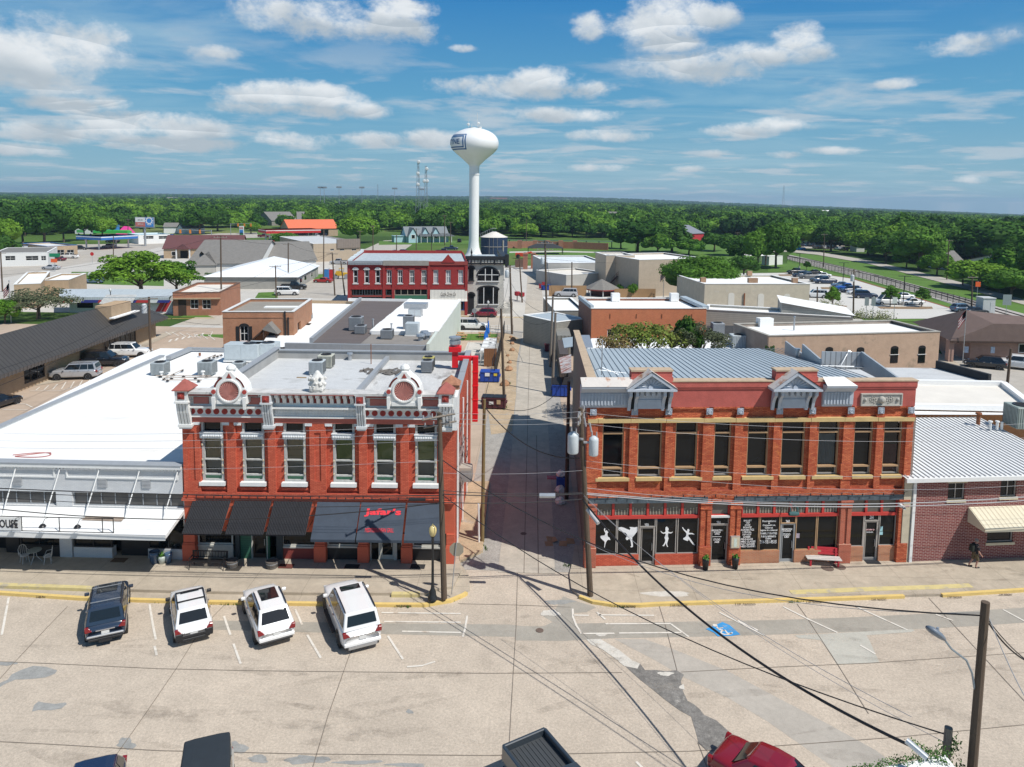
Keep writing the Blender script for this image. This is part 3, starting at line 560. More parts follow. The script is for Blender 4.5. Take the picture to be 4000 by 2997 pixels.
  for k in rg(nn):
   a0,a1=2*pi*k/nn,2*pi*(k+1)/nn;am=(a0+a1)/2
   d.add([(u0,y0-.03,z0-.25),(u0+R1*cos(a0),y0-.02,z0+R1*sin(a0)),(u0+R1*cos(am),y0-.1,z0+R1*sin(am)),(u0+R1*cos(a1),y0-.02,z0+R1*sin(a1))],[(0,1,2),(0,2,3)])
  d.b('shell_medallion',mat('dusty pink plaster',(.46,.2,.17),.8,.12,3),go)
  for s_ in PM:
   am=MB();arc=[(u0+s_*(R2-.02)*cos(a_),y0-.005,z0+(R2-.02)*sin(a_))for a_ in[i*.12+.25 for i in rg(8)]]
   for q_,p_ in en(arc[:-1]):n_=arc[q_+1];am.add([p_,n_,(u0+(n_[0]-u0)*1.13,y0-.02,z0+(n_[2]-z0)*1.13),(u0+(p_[0]-u0)*1.13,y0-.02,z0+(p_[2]-z0)*1.13)],Q8)
   am.b('arch_inlay',maroon,go)
   b_=CY((u0+s_*.88,y0,z0-.05),(u0+s_*.88,y0-.09,z0-.05),.13,.13,12);b_.b('boss',MT('red rosette paint'),go)
   PY([(u0+s_*.78,z0-.35),(u0+s_*.98,z0-.35),(u0+s_*.95,z0-1.05),(u0+s_*.82,z0-1.05)],y0-.16,y0).cyl((u0+s_*.88,y0,z0-.05),(u0+s_*.88,y0-.06,z0-.05),.19,.19,12).b('side_bracket',WH,go)
  PY([(u0-.15,z0+.74),(u0+.15,z0+.74),(u0,z0+1.02)],y0-.04,y0-.001).b('inlay',maroon,go)
  fn=LA([(.16,0),(.26,.04),(.29,.15),(.22,.28),(.1,.36),(.001,.38)],u0,-.3,z0+1.1,12);fn.b('finial',WH,go)
  B(u0-.7,u0+.7,y0-.06,y0-.001,ztop-.52,ztop-.3).b('sill_block',WH,go)
 u0=U(1088,360);fn=MB();R_=RR(3)
 fn.lathe([(.36,0),(.48,.2),(.46,.55),(.36,.85),(.2,1.05),(.1,1.2),(.001,1.25)],u0,-.05,ztop+.1,14)
 for k in rg(40):a_=R_.u(0,6.28);h=R_.u(.1,.9);fn.sph((u0+.46*cos(a_),-.05+.46*sin(a_),ztop+.1+h),.09,5,4)
 fn.b('urn_finial',mat('white stone urn',(.62,.61,.58),.85,.2,6),t)
 zr=8.75;alley=MB();ah=[(v,v+.9,z_,z_+2.)for v in(2.2,4.6,7.,9.4,11.8)for z_ in(5.6,)]+[(3.2,4.1,1.,3.2)]
 am=MB()
 tmp=MB().wall(.4,D,0,zr+.75,ah,0,.3)
 am.v=[(W_-p[1],p[0],p[2])for p in tmp.v];am.f=[list(f)for f in tmp.f];am.m=tmp.m
 am.b('alley_wall',red_b,t)
 cov=MB()
 for a_,b_,c_,d_ in ah:cov.quad((W_-.2,a_,c_),(W_-.2,b_,c_),(W_-.2,b_,d_),(W_-.2,a_,d_))
 cov.b('blocked_opening',mat('dark red recess',(.22,.035,.025),.85,.1,2),t)
 B(0,.3,.5,D,0,zr+.8).box(.3,W_-.3,D-.3,D,0,zr+.62).b('wall',mat('grey rear render',(.34,.34,.33),.9,.15,1),t)
 um=U(1225,385,1)-.15;xm2=F.gl(1541,1341,zr+.4).x
 QU((.3,.5,zr),(um+.2,.5,zr),(xm2+.3,D-.3,zr),(.3,D-.3,zr)).b('roof',G2,t)
 QU((um+.2,.5,zr-.05),(W_-.3,.5,zr-.05),(W_-.3,D-.3,zr-.05),(xm2+.3,D-.3,zr-.05)).b('roof',mat('old painted white roof',(.52,.52,.51),.85,.18,.7,fine=.1,stain=((.27,.26,.25),.57,.8),stretch=(1,.35,1)),t)
 MB().prism([(um-.05,.5),(um+.3,.5),(xm2+.35,D-.3),(xm2+.05,D-.3)],zr-.02,zr+.3).b('roof_divider',FL_,t)
 cp=B(-.08,.4,.5,D,zr+.8,zr+.88).box(.4,W_-.35,D-.38,D+.05,zr+.62,zr+.7);
 for k in rg(9):cp.box(W_-.42,W_+.02,.5+k*(D-.5)/9,.5+(k+1)*(D-.5)/9-.03,zr+.75,zr+.8+.01*(k%2))
 cp.b('coping',FL_,t)
 B(W_-.1,W_+.18,-.6,1.2,Z(668),ztop).b('cornice_return',WH,t)
 AD([(W_-.9,.9,ztop+.3),(W_+.25,.9,ztop+.3),(W_+.25,2.,ztop+.3),(W_-.9,2.,ztop+.3),(W_-.33,1.45,ztop+.8)],[(0,3,2,1),(0,1,4),(1,2,4),(2,3,4),(3,0,4)]).box(W_-.8,W_+.15,1.,1.9,zr+.7,ztop+.299).b('rear_pillar',mat('rusty pillar cap',(.36,.17,.1),.85,.35,4),t)
 LA([(.6,0),(.58,.18),(.42,.4),(.2,.55),(.01,.6)],W_-.5,3.,zr+.72,14).b('roof_dome',mat('rusty dome metal',(.42,.25,.15),.8,.4,3,stain=((.55,.53,.5),.55,2)),t)
 z0,z1=.3,Z(1440)
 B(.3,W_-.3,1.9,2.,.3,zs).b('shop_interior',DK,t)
 B(0,W_,.1,.5,z1,zs+.001).b('lintel_beam',redp,t)
 B(.3,W_-.3,.5,2,.28,.3).b('shop_floor',M_['conc'],t)
 def pier(xa,xb,m_=redp):
  a,b=U(xa,1600),U(xb,1600);p=B(a,b,0,.5,.3,z1).box(a-.05,b+.05,-.1,.5,.3,.3+1.).box(a-.02,b+.02,-.06,.5,1.3,1.4);p.b('pier',m_,t,bev=.01)
 pier(126,208);pier(1069,1142);pier(1382,1450);pier(1694,1760);pier(2012,2070)
 cream=mat('cream shopfront timber',(.5,.49,.44),.6,.1,3)
 def shopwin(xa,xb,base_m,zb=1.05,split=()):
  a,b=U(xa,1600),U(xb,1600);B(a,b,.32,.5,.3,zb-.1).b('bulkhead',base_m,t);B(a,b,.25,.5,zb-.1,zb).b('sill',cream,t)
  return wpart(t,a,b,zb,z1,.34,cream,GL,.09,[U(q,1600)for q in split],name='shop_window'),a,b
 shopwin(212,466,cream,1.15);shopwin(820,1066,maroon,1.1);shopwin(1146,1380,BK,1.15);w5,a5,b5=shopwin(1764,1976,BK,1.15)
 sd_=siding('green shop siding',(.035,.13,.08),.14,.5,2,.15)
 B(U(503),U(585),.3,.5,.3,z1).box(U(690),U(715),.3,.5,.3,z1).b('door_panel',sd_,t);B(U(470),U(500),.2,.5,.3,z1).box(U(770),U(815),.2,.5,.3,z1).b('post',mat('dark slate paint',(.035,.045,.05),.6,.1,2),t)
 def door(a,b,fm,zt=2.5,y=.42,lab=None):
  f=B(a,a+.1,y,y+.08,.3,zt).box(b-.1,b,y,y+.08,.3,zt).box(a+.1,b-.1,y,y+.08,zt-.1,zt).box(a+.1,b-.1,y,y+.08,.3,.55)
  fo=f.b('door',fm,t);QU((a+.1,y+.05,.55),(b-.1,y+.05,.55),(b-.1,y+.05,zt-.1),(a+.1,y+.05,zt-.1)).b('pane',GL,fo);CY((b-.16,y-.05,1.1),(b-.16,y-.05,1.5),.02).b('handle',GV,fo);return fo
 B(U(585),U(590),.25,.5,.3,z1).box(U(697),U(702),.25,.5,.3,z1).b('door_frame',cream,t)
 door(U(590),U(697),mat('brown door',(.05,.03,.02),.5,.1,3),z1)
 B(U(1452),U(1462),.3,.5,.3,z1).box(U(1515),U(1528),.3,.5,.3,z1).box(U(1628),U(1650),.3,.5,.3,z1).box(U(1682),U(1692),.3,.5,.3,z1).b('door_frame',cream,t)
 door(U(1528),U(1628),cream,z1-.3);QU((U(1462),.42,.3),(U(1515),.42,.3),(U(1515),.42,z1),(U(1462),.42,z1)).quad((U(1650),.42,.3),(U(1682),.42,.3),(U(1682),.42,z1),(U(1650),.42,z1)).b('side_pane',GL,t)
 text('903-213-3463',WH,t,U(1530,1505),U(1618,1505),z1-.28,z1-.14,.3,bold=.02)
 tq=mat('turquoise window lettering',(.1,.5,.5),.6,0)
 text('GYRO',tq,t,U(1235,1500),U(1300,1500),z1-.16,z1+0,.3);text('R\nO',tq,t,U(1790,1550),U(1822,1550),1.5,z1-.05,.3,bold=.03);text('Grill',tq,t,U(1240,1545),U(1320,1545),1.5,1.85,.3,shear=.2)
 QU((U(862),.3,1.95),(U(888),.3,1.95),(U(888),.3,2.25),(U(862),.3,2.25)).b('notice',mat('pale blue notice',(.35,.6,.65),.6,.3,9),t)
 zt_=Z(1214);zb_=F.uz(*c(1100,1455),-1.55)[1]
 def awn(xa,xb,kind,zlow):
  a,b=U(xa,1215),U(xb,1215);y0,y1=-.05,-1.62
  if kind:
   m_=MB();n=int((b-a)/.09)*2
   for k in rg(n):
    x0,x1=a+(b-a)*k/n,a+(b-a)*(k+1)/n;h0,h1=(0,.035)if k%2==0 else(.035,0)
    m_.quad((x0,y1,zlow+h0),(x1,y1,zlow+h1),(x1,y0,zt_+h1),(x0,y0,zt_+h0))
   m_.box(a+.02,b-.02,y1+.02,y1+.06,zlow-.06,zlow-.01);o=m_.b('awning',mat('black corrugated awning',(.016,.017,.021),.65,.25,2.5,spec=.2,stain=((.1,.1,.11),.72,3),stretch=(3,.6,1)),t)
   CY((a+.05,y1+.03,zlow-.02),(a+.05,.1,zlow+.1),.02,n=5).cyl((b-.05,y1+.03,zlow-.02),(b-.05,.1,zlow+.1),.02,n=5).b('awning_arm',BK,o)
  else:
   o=QU((a,y1,zlow),(b,y1,zlow),(b,y0,zt_),(a,y0,zt_)).quad((a,y1,zlow-.03),(a,y1,zlow),(a,y0,zt_),(a,y0,zt_-.06)).quad((b,y1,zlow),(b,y1,zlow-.03),(b,y0,zt_-.06),(b,y0,zt_)).quad((a,y1,zlow-.16),(b,y1,zlow-.16),(b,y1,zlow),(a,y1,zlow)).b('awning',mat('slate blue awning canvas',(.046,.061,.084),.75,.16,1.3,fine=.1,stain=((.09,.11,.14),.7,1.1)),t)
   B(a+.03,b-.03,y1+.01,y1+.04,zlow-.1,zlow-.08).b('valance_line',BK,o)
  return o,a,b
 for xa,xb in((192,466),(492,758),(775,1052)):awn(xa,xb,1,zb_)
 zl2=F.uz(*c(1200,1488),-1.62)[1]
 awn(1088,1396,0,zl2);aw,aa,ab=awn(1404,1722,0,zl2);awn(1736,1998,0,zl2)
 rd_=mat('bright red awning lettering',(.75,.035,.05),.6,0)
 sl=math.atan2(zt_-zl2,1.57)
 def awtext(s,u0_,u1_,f0,f1,m_,bold):
  me=text_mesh(s,m_,bold);co=np.empty(len(me.vertices)*3);me.vertices.foreach_get('co',co);co=co.reshape(-1,3);lo,hi=co.min(0),co.max(0)
  x=(co[:,0]-lo[0])/(hi[0]-lo[0])*(u1_-u0_)+u0_;f=(co[:,1]-lo[1])/(hi[1]-lo[1])*(f1-f0)+f0;lift=co[:,2]+.012
  out=np.stack([x,-1.62+1.57*f-lift*sin(sl),zl2+(zt_-zl2)*f+lift*cos(sl)],1);me.vertices.foreach_set('co',out.ravel());me.update();return link('lettering',me,aw)
 w_=ab-aa;awtext("Jafar's",aa+w_*.1,aa+w_*.92,.61,.84,rd_,.035);awtext("MEDITERRANEAN GRILL",aa+w_*.17,aa+w_*.8,.2,.31,rd_,0)
 sp=MB();pts=[]
 for k in rg(61):u=.3+(W_-.5)*k/60;pts.append((u,-.12,Z(1168)-.08*abs(sin(k*pi/10))))
 sp.tube(pts,.012,4)
 for k in rg(0,61,2):sp.cyl(pts[k],(pts[k][0],-.12,pts[k][2]-.14),.03,.03,5)
 sp.b('string_lights',BK,t)
 rdm=mat('bright red sheet metal',(.72,.012,.02),.4,.06,2)
 dx=W_+.3
 d=B(dx,dx+.42,D-3.4,D-2.9,4.6,zr+1.).box(dx-1.5,dx,D-3.3,D-2.95,zr+.66,zr+1.).box(dx-1.6,dx-1.15,D-3.35,D-2.9,zr+.1,zr+1.35).prism([(dx-1.85,D-3.5),(dx-.9,D-3.5),(dx-.9,D-2.7),(dx-1.85,D-2.7)],zr+1.35,zr+1.75)
 for k in rg(4):d.box(dx-.03,dx+.45,D-3.43,D-2.87,5.2+k*1.1,5.27+k*1.1)
 do=d.b('kitchen_duct',rdm,t,bev=.02);LA([(.28,0),(.32,.06),(.44,.2),(.44,.45),(.36,.48),(.36,.6),(.48,.62),(.48,.74),(.3,.78),(.01,.79)],dx-1.38,D-3.1,zr+1.75,16).b('exhaust_fan',GV,do)
 ac=B(W_,W_+.85,3.,3.9,4.1,5.).b('window_air_conditioner',mat('beige appliance metal',(.42,.38,.32),.6,.1,3),t);gr=MB()
 for k in rg(9):gr.box(W_+.86,W_+.87,3.05,3.85,4.15+k*.09,4.2+k*.09);gr.box(W_+.08+k*.085,W_+.12+k*.085,2.985,3.,4.15,4.85)
 gr.b('grille',GR,ac)
 cd=MB();R_=RR(5)
 for k in rg(9):
  v=1.+k*.85;cd.tube([(W_+.07,v,R_.u(.5,3)),(W_+.07,v,R_.u(5,8.8))],.03,5);cd.box(W_,W_+.14,v-.1,v+.1,3+R_.u(0,3),3.35+R_.u(0,3))if k%2 else None
 cd.b('conduit',mat('grey conduit',(.4,.36,.34),.6,.2,4),t)
 cb=MB()
 for k in rg(7):
  pts=[(W_+.1+R_.u(0,.3),R_.u(.5,3),7-k*.5)];
  for q in rg(6):pts.append((W_+.1+R_.u(0,.25),pts[-1][1]+R_.u(.3,1.6),pts[-1][2]+R_.u(-.7,.6)))
  cb.tube(pts,.015,4)
 cb.b('loose_cable',M_['wire'],t)
 for k,v in en((1.1,5.9,10.4)):CY((W_+.1,v,.3),(W_+.1,v,zr),.06,n=8).b('downpipe',WH,t)
 return F,t,zr
RF,red_t,RZ=red_building()
mat('pale unit panel',(.47,.52,.54),.5,.1,3)
def roof_unit(name,label,p,s=(1,1,1),rz=0,kind='condenser',group='air conditioning units on flat roofs',m_=None,fan=True):
 t=thn(name,label,'air conditioner',p,rz,group);w,d,h=s;m_=m_ or mat('grey green unit casing',(.4,.44,.45),.5,.1,3,metal=.2)
 if kind=='condenser':
  b=B(-w/2,w/2,-d/2,d/2,.08,h).b('casing',m_,t,bev=.03);gr=MB();n=11
  for k in rg(n):x=-w/2+w*(k+.5)/n;gr.box(x-.015,x+.015,-d/2-.012,-d/2+.001,.14,h-.08);gr.box(x-.015,x+.015,d/2-.001,d/2+.012,.14,h-.08)
  for k in rg(n):y=-d/2+d*(k+.5)/n;gr.box(w/2-.001,w/2+.012,y-.015,y+.015,.14,h-.08);gr.box(-w/2-.012,-w/2+.001,y-.015,y+.015,.14,h-.08)
  gr.b('grille',mat('dark coil fins',(.07,.075,.08),.6,.1,3),t)
  LA([(min(w,d)*.4,0),(min(w,d)*.4,.05),(min(w,d)*.33,.05),(min(w,d)*.3,.02)],0,0,h,16).b('fan_ring',BK,t);CY((0,0,h+.005),(0,0,h+.02),min(w,d)*.3,None,14).b('fan',DK,t)
 else:
  B(-w/2,w/2,-d/2,d/2,.15,h).b('casing',m_,t,bev=.03);B(-w/2+.08,-.05,-d/2-.02,-d/2-.001,.3,h-.1).box(.05,w/2-.08,-d/2-.02,-d/2-.001,.3,h-.1).b('access_panel',mat('pale unit panel',(.47,.52,.54),.5,.1,3),t)
  B(-w/2-.05,w/2+.05,-d/2-.05,d/2+.05,0,.15).b('kerb_frame',WH,t)
  if fan:LA([(d*.38,0),(d*.38,.06),(d*.3,.06),(d*.28,.01),(.01,.01)],w*.18,0,h,16).b('fan',BK,t)
 return t
def cunit(*a,**k):return roof_unit('condenser_unit',*a,**k)
cr=conv(650,1300,1.841)
def onroof(x,y,z,c=cr):return g(*c(x,y),z)
cunit('dark condenser on grey roof in front of cream condenser',onroof(1087,298,RZ),(1.,1.,1.05),m_=MT('pale unit panel'))
cunit('cream and grey condenser standing behind dark one on grey roof',onroof(1150,248,RZ),(1.1,1.,1.),m_=mat('cream unit casing',(.5,.5,.42),.5,.1,3))
cunit('grey condenser with orange label on old white roof by alley',onroof(1877,284,RZ-.05),(.85,.85,.95),m_=GR)
cunit('yellow sided condenser directly behind grey one on old white roof',onroof(1885,250,RZ-.05),(.9,.8,.85),m_=mat('yellow unit casing',(.42,.38,.12),.6,.1,3))
def stack(name,label,p,r,h,m_=GV,cat='roof vent',group=None,cap=True):
 t=thn(name,label,cat,p,0,group);CY((0,0,0),(0,0,h),r,n=10).b('pipe',m_,t)
 if cap:CY((0,0,h),(0,0,h+r*.8),r*1.7,r*1.5,10).b('cap',m_,t)
 return t
stack('roof_vent','capped galvanised vent in middle of grey roof',onroof(1320,198,RZ),.15,.5)
stack('vent_pipe','thin grey pipe right of capped vent on grey roof',onroof(1366,188,RZ),.05,.3,cap=False)
stack('vent_pipe','thin pipe at back of grey roof',onroof(1253,118,RZ),.04,.3,cap=False)
stack('antenna_mast','thin brown mast on roof divider',onroof(1472,225,RZ),.035,1.6,M_['rust'],'mast',cap=False)
stack('vent_pipe','dark stub pipe by rear edge of old white roof',onroof(2130,180,RZ),.05,.35,BK,cap=False)
R_=RR(9);t=thn('roofing_debris','heap of torn roofing and boards beside roof divider','debris',onroof(1500,285,RZ-.05));m_=MB()
for k in rg(26):
 x,y,a_=R_.u(-1.,2.2),R_.u(-.5,.7),R_.u(0,3);l_,w2=R_.u(.3,1.2),R_.u(.05,.25)
 dx_,dy_=cos(a_),sin(a_);m_.add([(x-dx_*l_/2-dy_*w2,y-dy_*l_/2+dx_*w2,.02+R_.u(0,.15)),(x+dx_*l_/2-dy_*w2,y+dy_*l_/2+dx_*w2,.05+R_.u(0,.2)),(x+dx_*l_/2+dy_*w2,y+dy_*l_/2-dx_*w2,.04+R_.u(0,.1)),(x-dx_*l_/2+dy_*w2,y-dy_*l_/2-dx_*w2,.03)],Q8)
m_.b('scrap',mat('torn roofing scrap',(.12,.11,.1),.9,.5,2),t)
tag(B(-.35,.35,-.06,.06,0,.06).b('timber_block',mat('raw wood',(.35,.26,.16),.9,.2,3)),'short wood block lying on grey roof','timber').location=onroof(972,325,RZ)
def white_building():
 F=Fr(g(0,2171,.3),g(722,2188,.3));c=conv(0,1800,2.209);U=lambda x,y=500,v=0:F.uz(*c(x,y),v)[0];Z=lambda y,x=1000,v=0:F.uz(*c(x,y),v)[1]
 t=thn('shop_building','long low white painted brick shop with huge white roof at far left','building',F.o,F.a)
 xl=F.gl(0,1671,5.6).x;W_=F.w;yb_=F.gl(634,1390,5.6).y;yb2=F.gl(760,1358,5.4).y
 pb=brick('painted white brick',(.62,.63,.63),(.58,.59,.6),(.52,.53,.54),var=.08)
 ztop=Z(50);zr=ztop-.55;xl0=-4.6
 zw0,zw1=Z(400,1000),Z(280,1000);zs=Z(620,1000)
 MB().wall(xl0,W_,zw0-.35,ztop,[(U(620,350),U(1580,350),zw0,zw1),(xl0+.3,U(485,350),zw0,zw1)],0,.35).b('wall',pb,t)
 wpart(t,U(620,350),U(1580,350),zw0,zw1,.18,GR,mat('dull window',(.09,.085,.08),.2,.3,.7),.06,[U(740+120*k,350)for k in rg(7)],name='clerestory_window')
 wpart(t,xl0+.3,U(485,350),zw0,zw1,.18,GR,MT('dull window'),.06,[U(5+120*k,350)for k in rg(-1,4)],name='clerestory_window')
 for a,b in((U(572,100),U(1535,100)),(xl0+.2,U(475,100))):
  za,zb=Z(155),Z(68);w=.09;B(a,b,-.06,0,za,za+w).box(a,b,-.06,0,zb-w,zb).box(a,a+w,-.06,0,za+w,zb-w).box(b-w,b,-.06,0,za+w,zb-w).b('panel_border',WH,t)
 for x in(155,888,1263):
  v=B(U(x-38,190),U(x+38,190),-.02,.02,Z(230),Z(160));v.b('vent_opening',GR,t);v2=MB()
  for k in rg(6):zq=Z(230)+(Z(160)-Z(230))*(k+.3)/6;v2 .box(U(x-36,190),U(x+36,190),-.07,-.021,zq,zq+.05)
  v2 .b('louvre',mat('grey vent metal',(.42,.43,.44),.6,.1,3),t)
 dn=B(xl0,W_,-.18,0,ztop-.08,ztop+.1);n=int((W_-xl0)/.2)
 for k in rg(n):dn.box(xl0+k*.2+.03,xl0+k*.2+.12,-.12,0,ztop-.2,ztop-.08)
 dn.b('dentil_cornice',WH,t);B(xl0,W_,-.2,.45,ztop+.1,ztop+.18).b('coping',FL_,t)
 zc=Z(405,1000)-.02;y1=-2.35;zc1=F.uz(*c(1000,640),y1)[1];xr=U(1600,420)-.05;AD([(xl0,-.03,zc),(xr,-.03,zc),(xr,y1,zc1),(xl0,y1,zc1),(xl0,-.03,zc-.22),(xr,-.03,zc-.22),(xr,y1,zc1-.22),(xl0,y1,zc1-.22)],[(0,3,2,1),(4,5,6,7),(3,7,6,2),(2,6,5,1)]).b('canopy',mat('white canopy metal',(.8,.8,.78),.55,.07,1,stain=((.4,.33,.25),.73,.8)),t)
 B(xl0,xr+.02,y1-.05,y1,zc1-.26,zc1+.04).b('canopy_fascia',WH,t)
 rp=AD([(U(700,490,-1.2),-1.2,zc-.02+(zc1-zc)*.5),(U(1050,490,-1.2),-1.25,zc+(zc1-zc)*.53),(U(1075,460,-.9),-.85,zc+(zc1-zc)*.36),(U(740,455,-.8),-.8,zc+(zc1-zc)*.34)],Q4);rp.v=[(x,y,z+.03)for x,y,z in rp.v];rp.b('bare_patch',mat('bare weathered metal',(.3,.24,.19),.8,.3,3),t)
 for x in(145,525,862,1210,1540):CY((U(x,75),-.1,Z(78)),(U(x-130 if x>200 else x-120,400,-.9),-1.,zc+(zc1-zc)*.42+.03),.035,n=6).b('canopy_rod',WH,t)
 zf0,zf1=zc1+.02,F.uz(*c(500,487),y1+.15)[1];fr=MB();yy=y1+.15;xa=xl0;xb=U(980,560,yy)
 fr.box(xa,xb,yy-.02,yy+.02,zf1-.04,zf1).box(xa,xb,yy-.02,yy+.02,zf0,zf0+.04)
 for x in(187,512,884,978):u=U(x,550,yy);fr.box(u-.02,u+.02,yy-.015,yy+.015,zf0,zf1)
 fr.b('sign_frame',BK,t)
 sb=B(xl0,U(185,550,yy),yy-.06,yy-.021,zf0+.05,zf1-.05).b('sign_board',WH,t)
 u1=U(165,545,yy);text('OUSE',BK,t,U(2,545,yy),u1-.03,zf0+.2,zf1-.18,yy-.07,bold=.02)
 for x in(172,418,715):
  l=MB();u=U(x,545,yy);l.tube([(u+.12,yy,zf1),(u+.05,yy-.35,zf1+.05),(u,yy-.5,zf1-.2)],.015,5);lo=l.b('lamp_arm',BK,t);LA([(.03,.1),(.1,.08),(.19,-.04),(.19,-.07)],u,yy-.5,zf1-.28,12).b('lamp_shade',BK,lo)
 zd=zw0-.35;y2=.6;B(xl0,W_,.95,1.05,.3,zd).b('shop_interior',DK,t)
 pr=MB()
 for a,b in((U(515,740),U(620,740)),(U(1598,740),W_),(xl0,xl0+.3)):pr.box(a,b,0,.5,.3,zd)
 pr.b('pier',pb,t)
 for a,b,bt,bars in((U(628,740),U(962,740),pb,(795,)),(U(1272,740),U(1597,740),pb,(1445,)),(U(165,740),U(512,740),BK,(330,))):
  B(a,b,.05,.5,.3,.3+.62).b('bulkhead',bt,t);wpart(t,a,b,.92,zd,.1,BK,GL,.07,[U(x,740)for x in bars],name='shop_window')
 for a,b in((U(1015,740),U(1140,740)),(U(1140,740),U(1265,740)),(U(10,740),U(125,740))):
  f=B(a,b,.4,.46,.3,2.6);fo=f.b('door',BK,t);QU((a+.13,.395,1.3),(b-.13,.395,1.3),(b-.13,.395,2.3),(a+.13,.395,2.3)).b('pane',MT('dull window'),fo)
 B(xl0,W_,0,.5,zd-.3,zd).b('lintel_beam',BK,t)
 ch=F.gl(560,1404,5.6)
 AD([(-5.2,.3,zr),(W_,.3,zr),(W_+1.5,yb2,zr-.15),(F.gl(660,1360,zr).x-1.2,yb2,zr-.15),(xl-3,yb_,zr)],[(0,1,2,3,4)]).b('roof',WM,t)
 A=V((-5.,0));Bq=F.gl(634,1388,zr+.45);Cq=F.gl(745,1358,zr+.3)
 gm=MB();ribbon(gm,[(A.x,A.y+.3),(Bq.x,Bq.y)],.35,0,zr+.4);gm.b('side_wall',WH,t);gm=MB();ribbon(gm,[(A.x,A.y+.3),(Bq.x,Bq.y)],.5,zr+.4,zr+.47);ribbon(gm,[(Bq.x+.6,Bq.y),(Cq.x,Cq.y)],.5,zr,zr+.36);ribbon(gm,[(Cq.x,Cq.y),(W_+5.5,Cq.y)],.4,zr,zr+.3);gm.b('coping',FL_,t)
 return F,t,zr
WF,white_t,WZ=white_building()
ca=conv(0,1250,2.209)
for x,y,s_,lb in((1385,468,(1.25,1.2,1.15),'leftmost grey condenser on big white roof'),(1792,468,(1.35,1.2,1.25),'larger grey condenser at middle of big white roof'),(2065,462,(1.,1.,1.1),'grey condenser just behind left arched gable')):
 cunit(lb,g(*ca(x,y),WZ),s_)
for x,y,lb in((560,198,'long pale rooftop unit with black fan, left one of a pair'),(695,192,'square pale rooftop unit, right one of a pair')):
 roof_unit('rooftop_unit',lb,onroof(x,y,WZ),(3.4 if x<600 else 3.,1.7,1.75),kind='package',m_=mat('pale blue grey unit casing',(.43,.48,.5),.5,.08,2))
for k,(x0,y0,x1,y1)in en(((1400,510,1585,425),(1345,482,1820,482),(1440,500,1930,492),(1420,517,1740,520),(1750,345,1860,300),(1835,322,1915,298))):
 a,b=g(*ca(x0,y0),WZ+.12),g(*ca(x1,y1),WZ+.12);t=thn('refrigerant_line',['slanting refrigerant line from leftmost condenser','line running behind between two condensers','line ending behind arched gable','front line between white pipe feet','slanting line left of rooftop pair','short slanting line next to rooftop pair'][k],'roof pipe',(0,0,0),0,'refrigerant lines on white roof')
 TU([a,b],.045,6).b('pipe',mat('pipe lagging',(.42,.36,.31),.8,.2,3),t)
 for q in(.08,.5,.92):p=a.lerp(b,q);LA([(.16,0),(.14,.06),(.05,.1),(.05,.16)],p.x,p.y,WZ,8).b('pipe_foot',BK,t)
stack('vent_pipe','small rusty square flue on rear of white roof',g(*ca(1724,310),WZ),.12,.3,M_['rust'],cap=False)
stack('roof_vent','white vent by rooftop pair',g(*ca(2070,350),WZ),.12,.45,WH)
stack('roof_vent','small white vent near middle condenser',g(*ca(1752,490),WZ),.12,.45,WH)
stack('roof_vent','small white vent by leftmost condenser',g(*ca(1393,490),WZ),.11,.4,WH)
mb=MB();pts=[];R_=RR(4)
for k in rg(40):t_=k/39;p=g(*ca(110+330*abs(sin(t_*5)),1165-20*sin(t_*9)),WZ+.03);pts.append(p)
mb.tube(pts,.03,5);tag(mb.b('garden_hose',mat('faded red hose',(.4,.14,.13),.7,.1,4)),'faded red hose lying looped on big white roof','hose')
ob=brick('orange red brick',(.42,.08,.035),(.66,.19,.08),(.3,.075,.045),var=.16,stain=((.62,.22,.05),.62,.5))
stuc=mat('rose red stucco',(.44,.105,.085),.85,.24,.9,fine=.1,bump=.5,stain=((.36,.09,.075),.6,1.6))
bgc=mat('blue grey sheet metal',(.42,.46,.52),.5,.1,3,stain=((.5,.46,.42),.7,2))
stone=mat('yellow sandstone',(.56,.41,.19),.85,.14,2.5,stain=((.3,.22,.12),.66,3))
tanf=mat('tan window frame',(.42,.27,.15),.6,.1,3)
alum=mat('dull aluminium frame',(.42,.39,.36),.45,.08,3,metal=.3)
redf=mat('bright red timber',(.5,.05,.04),.6,.1,3)
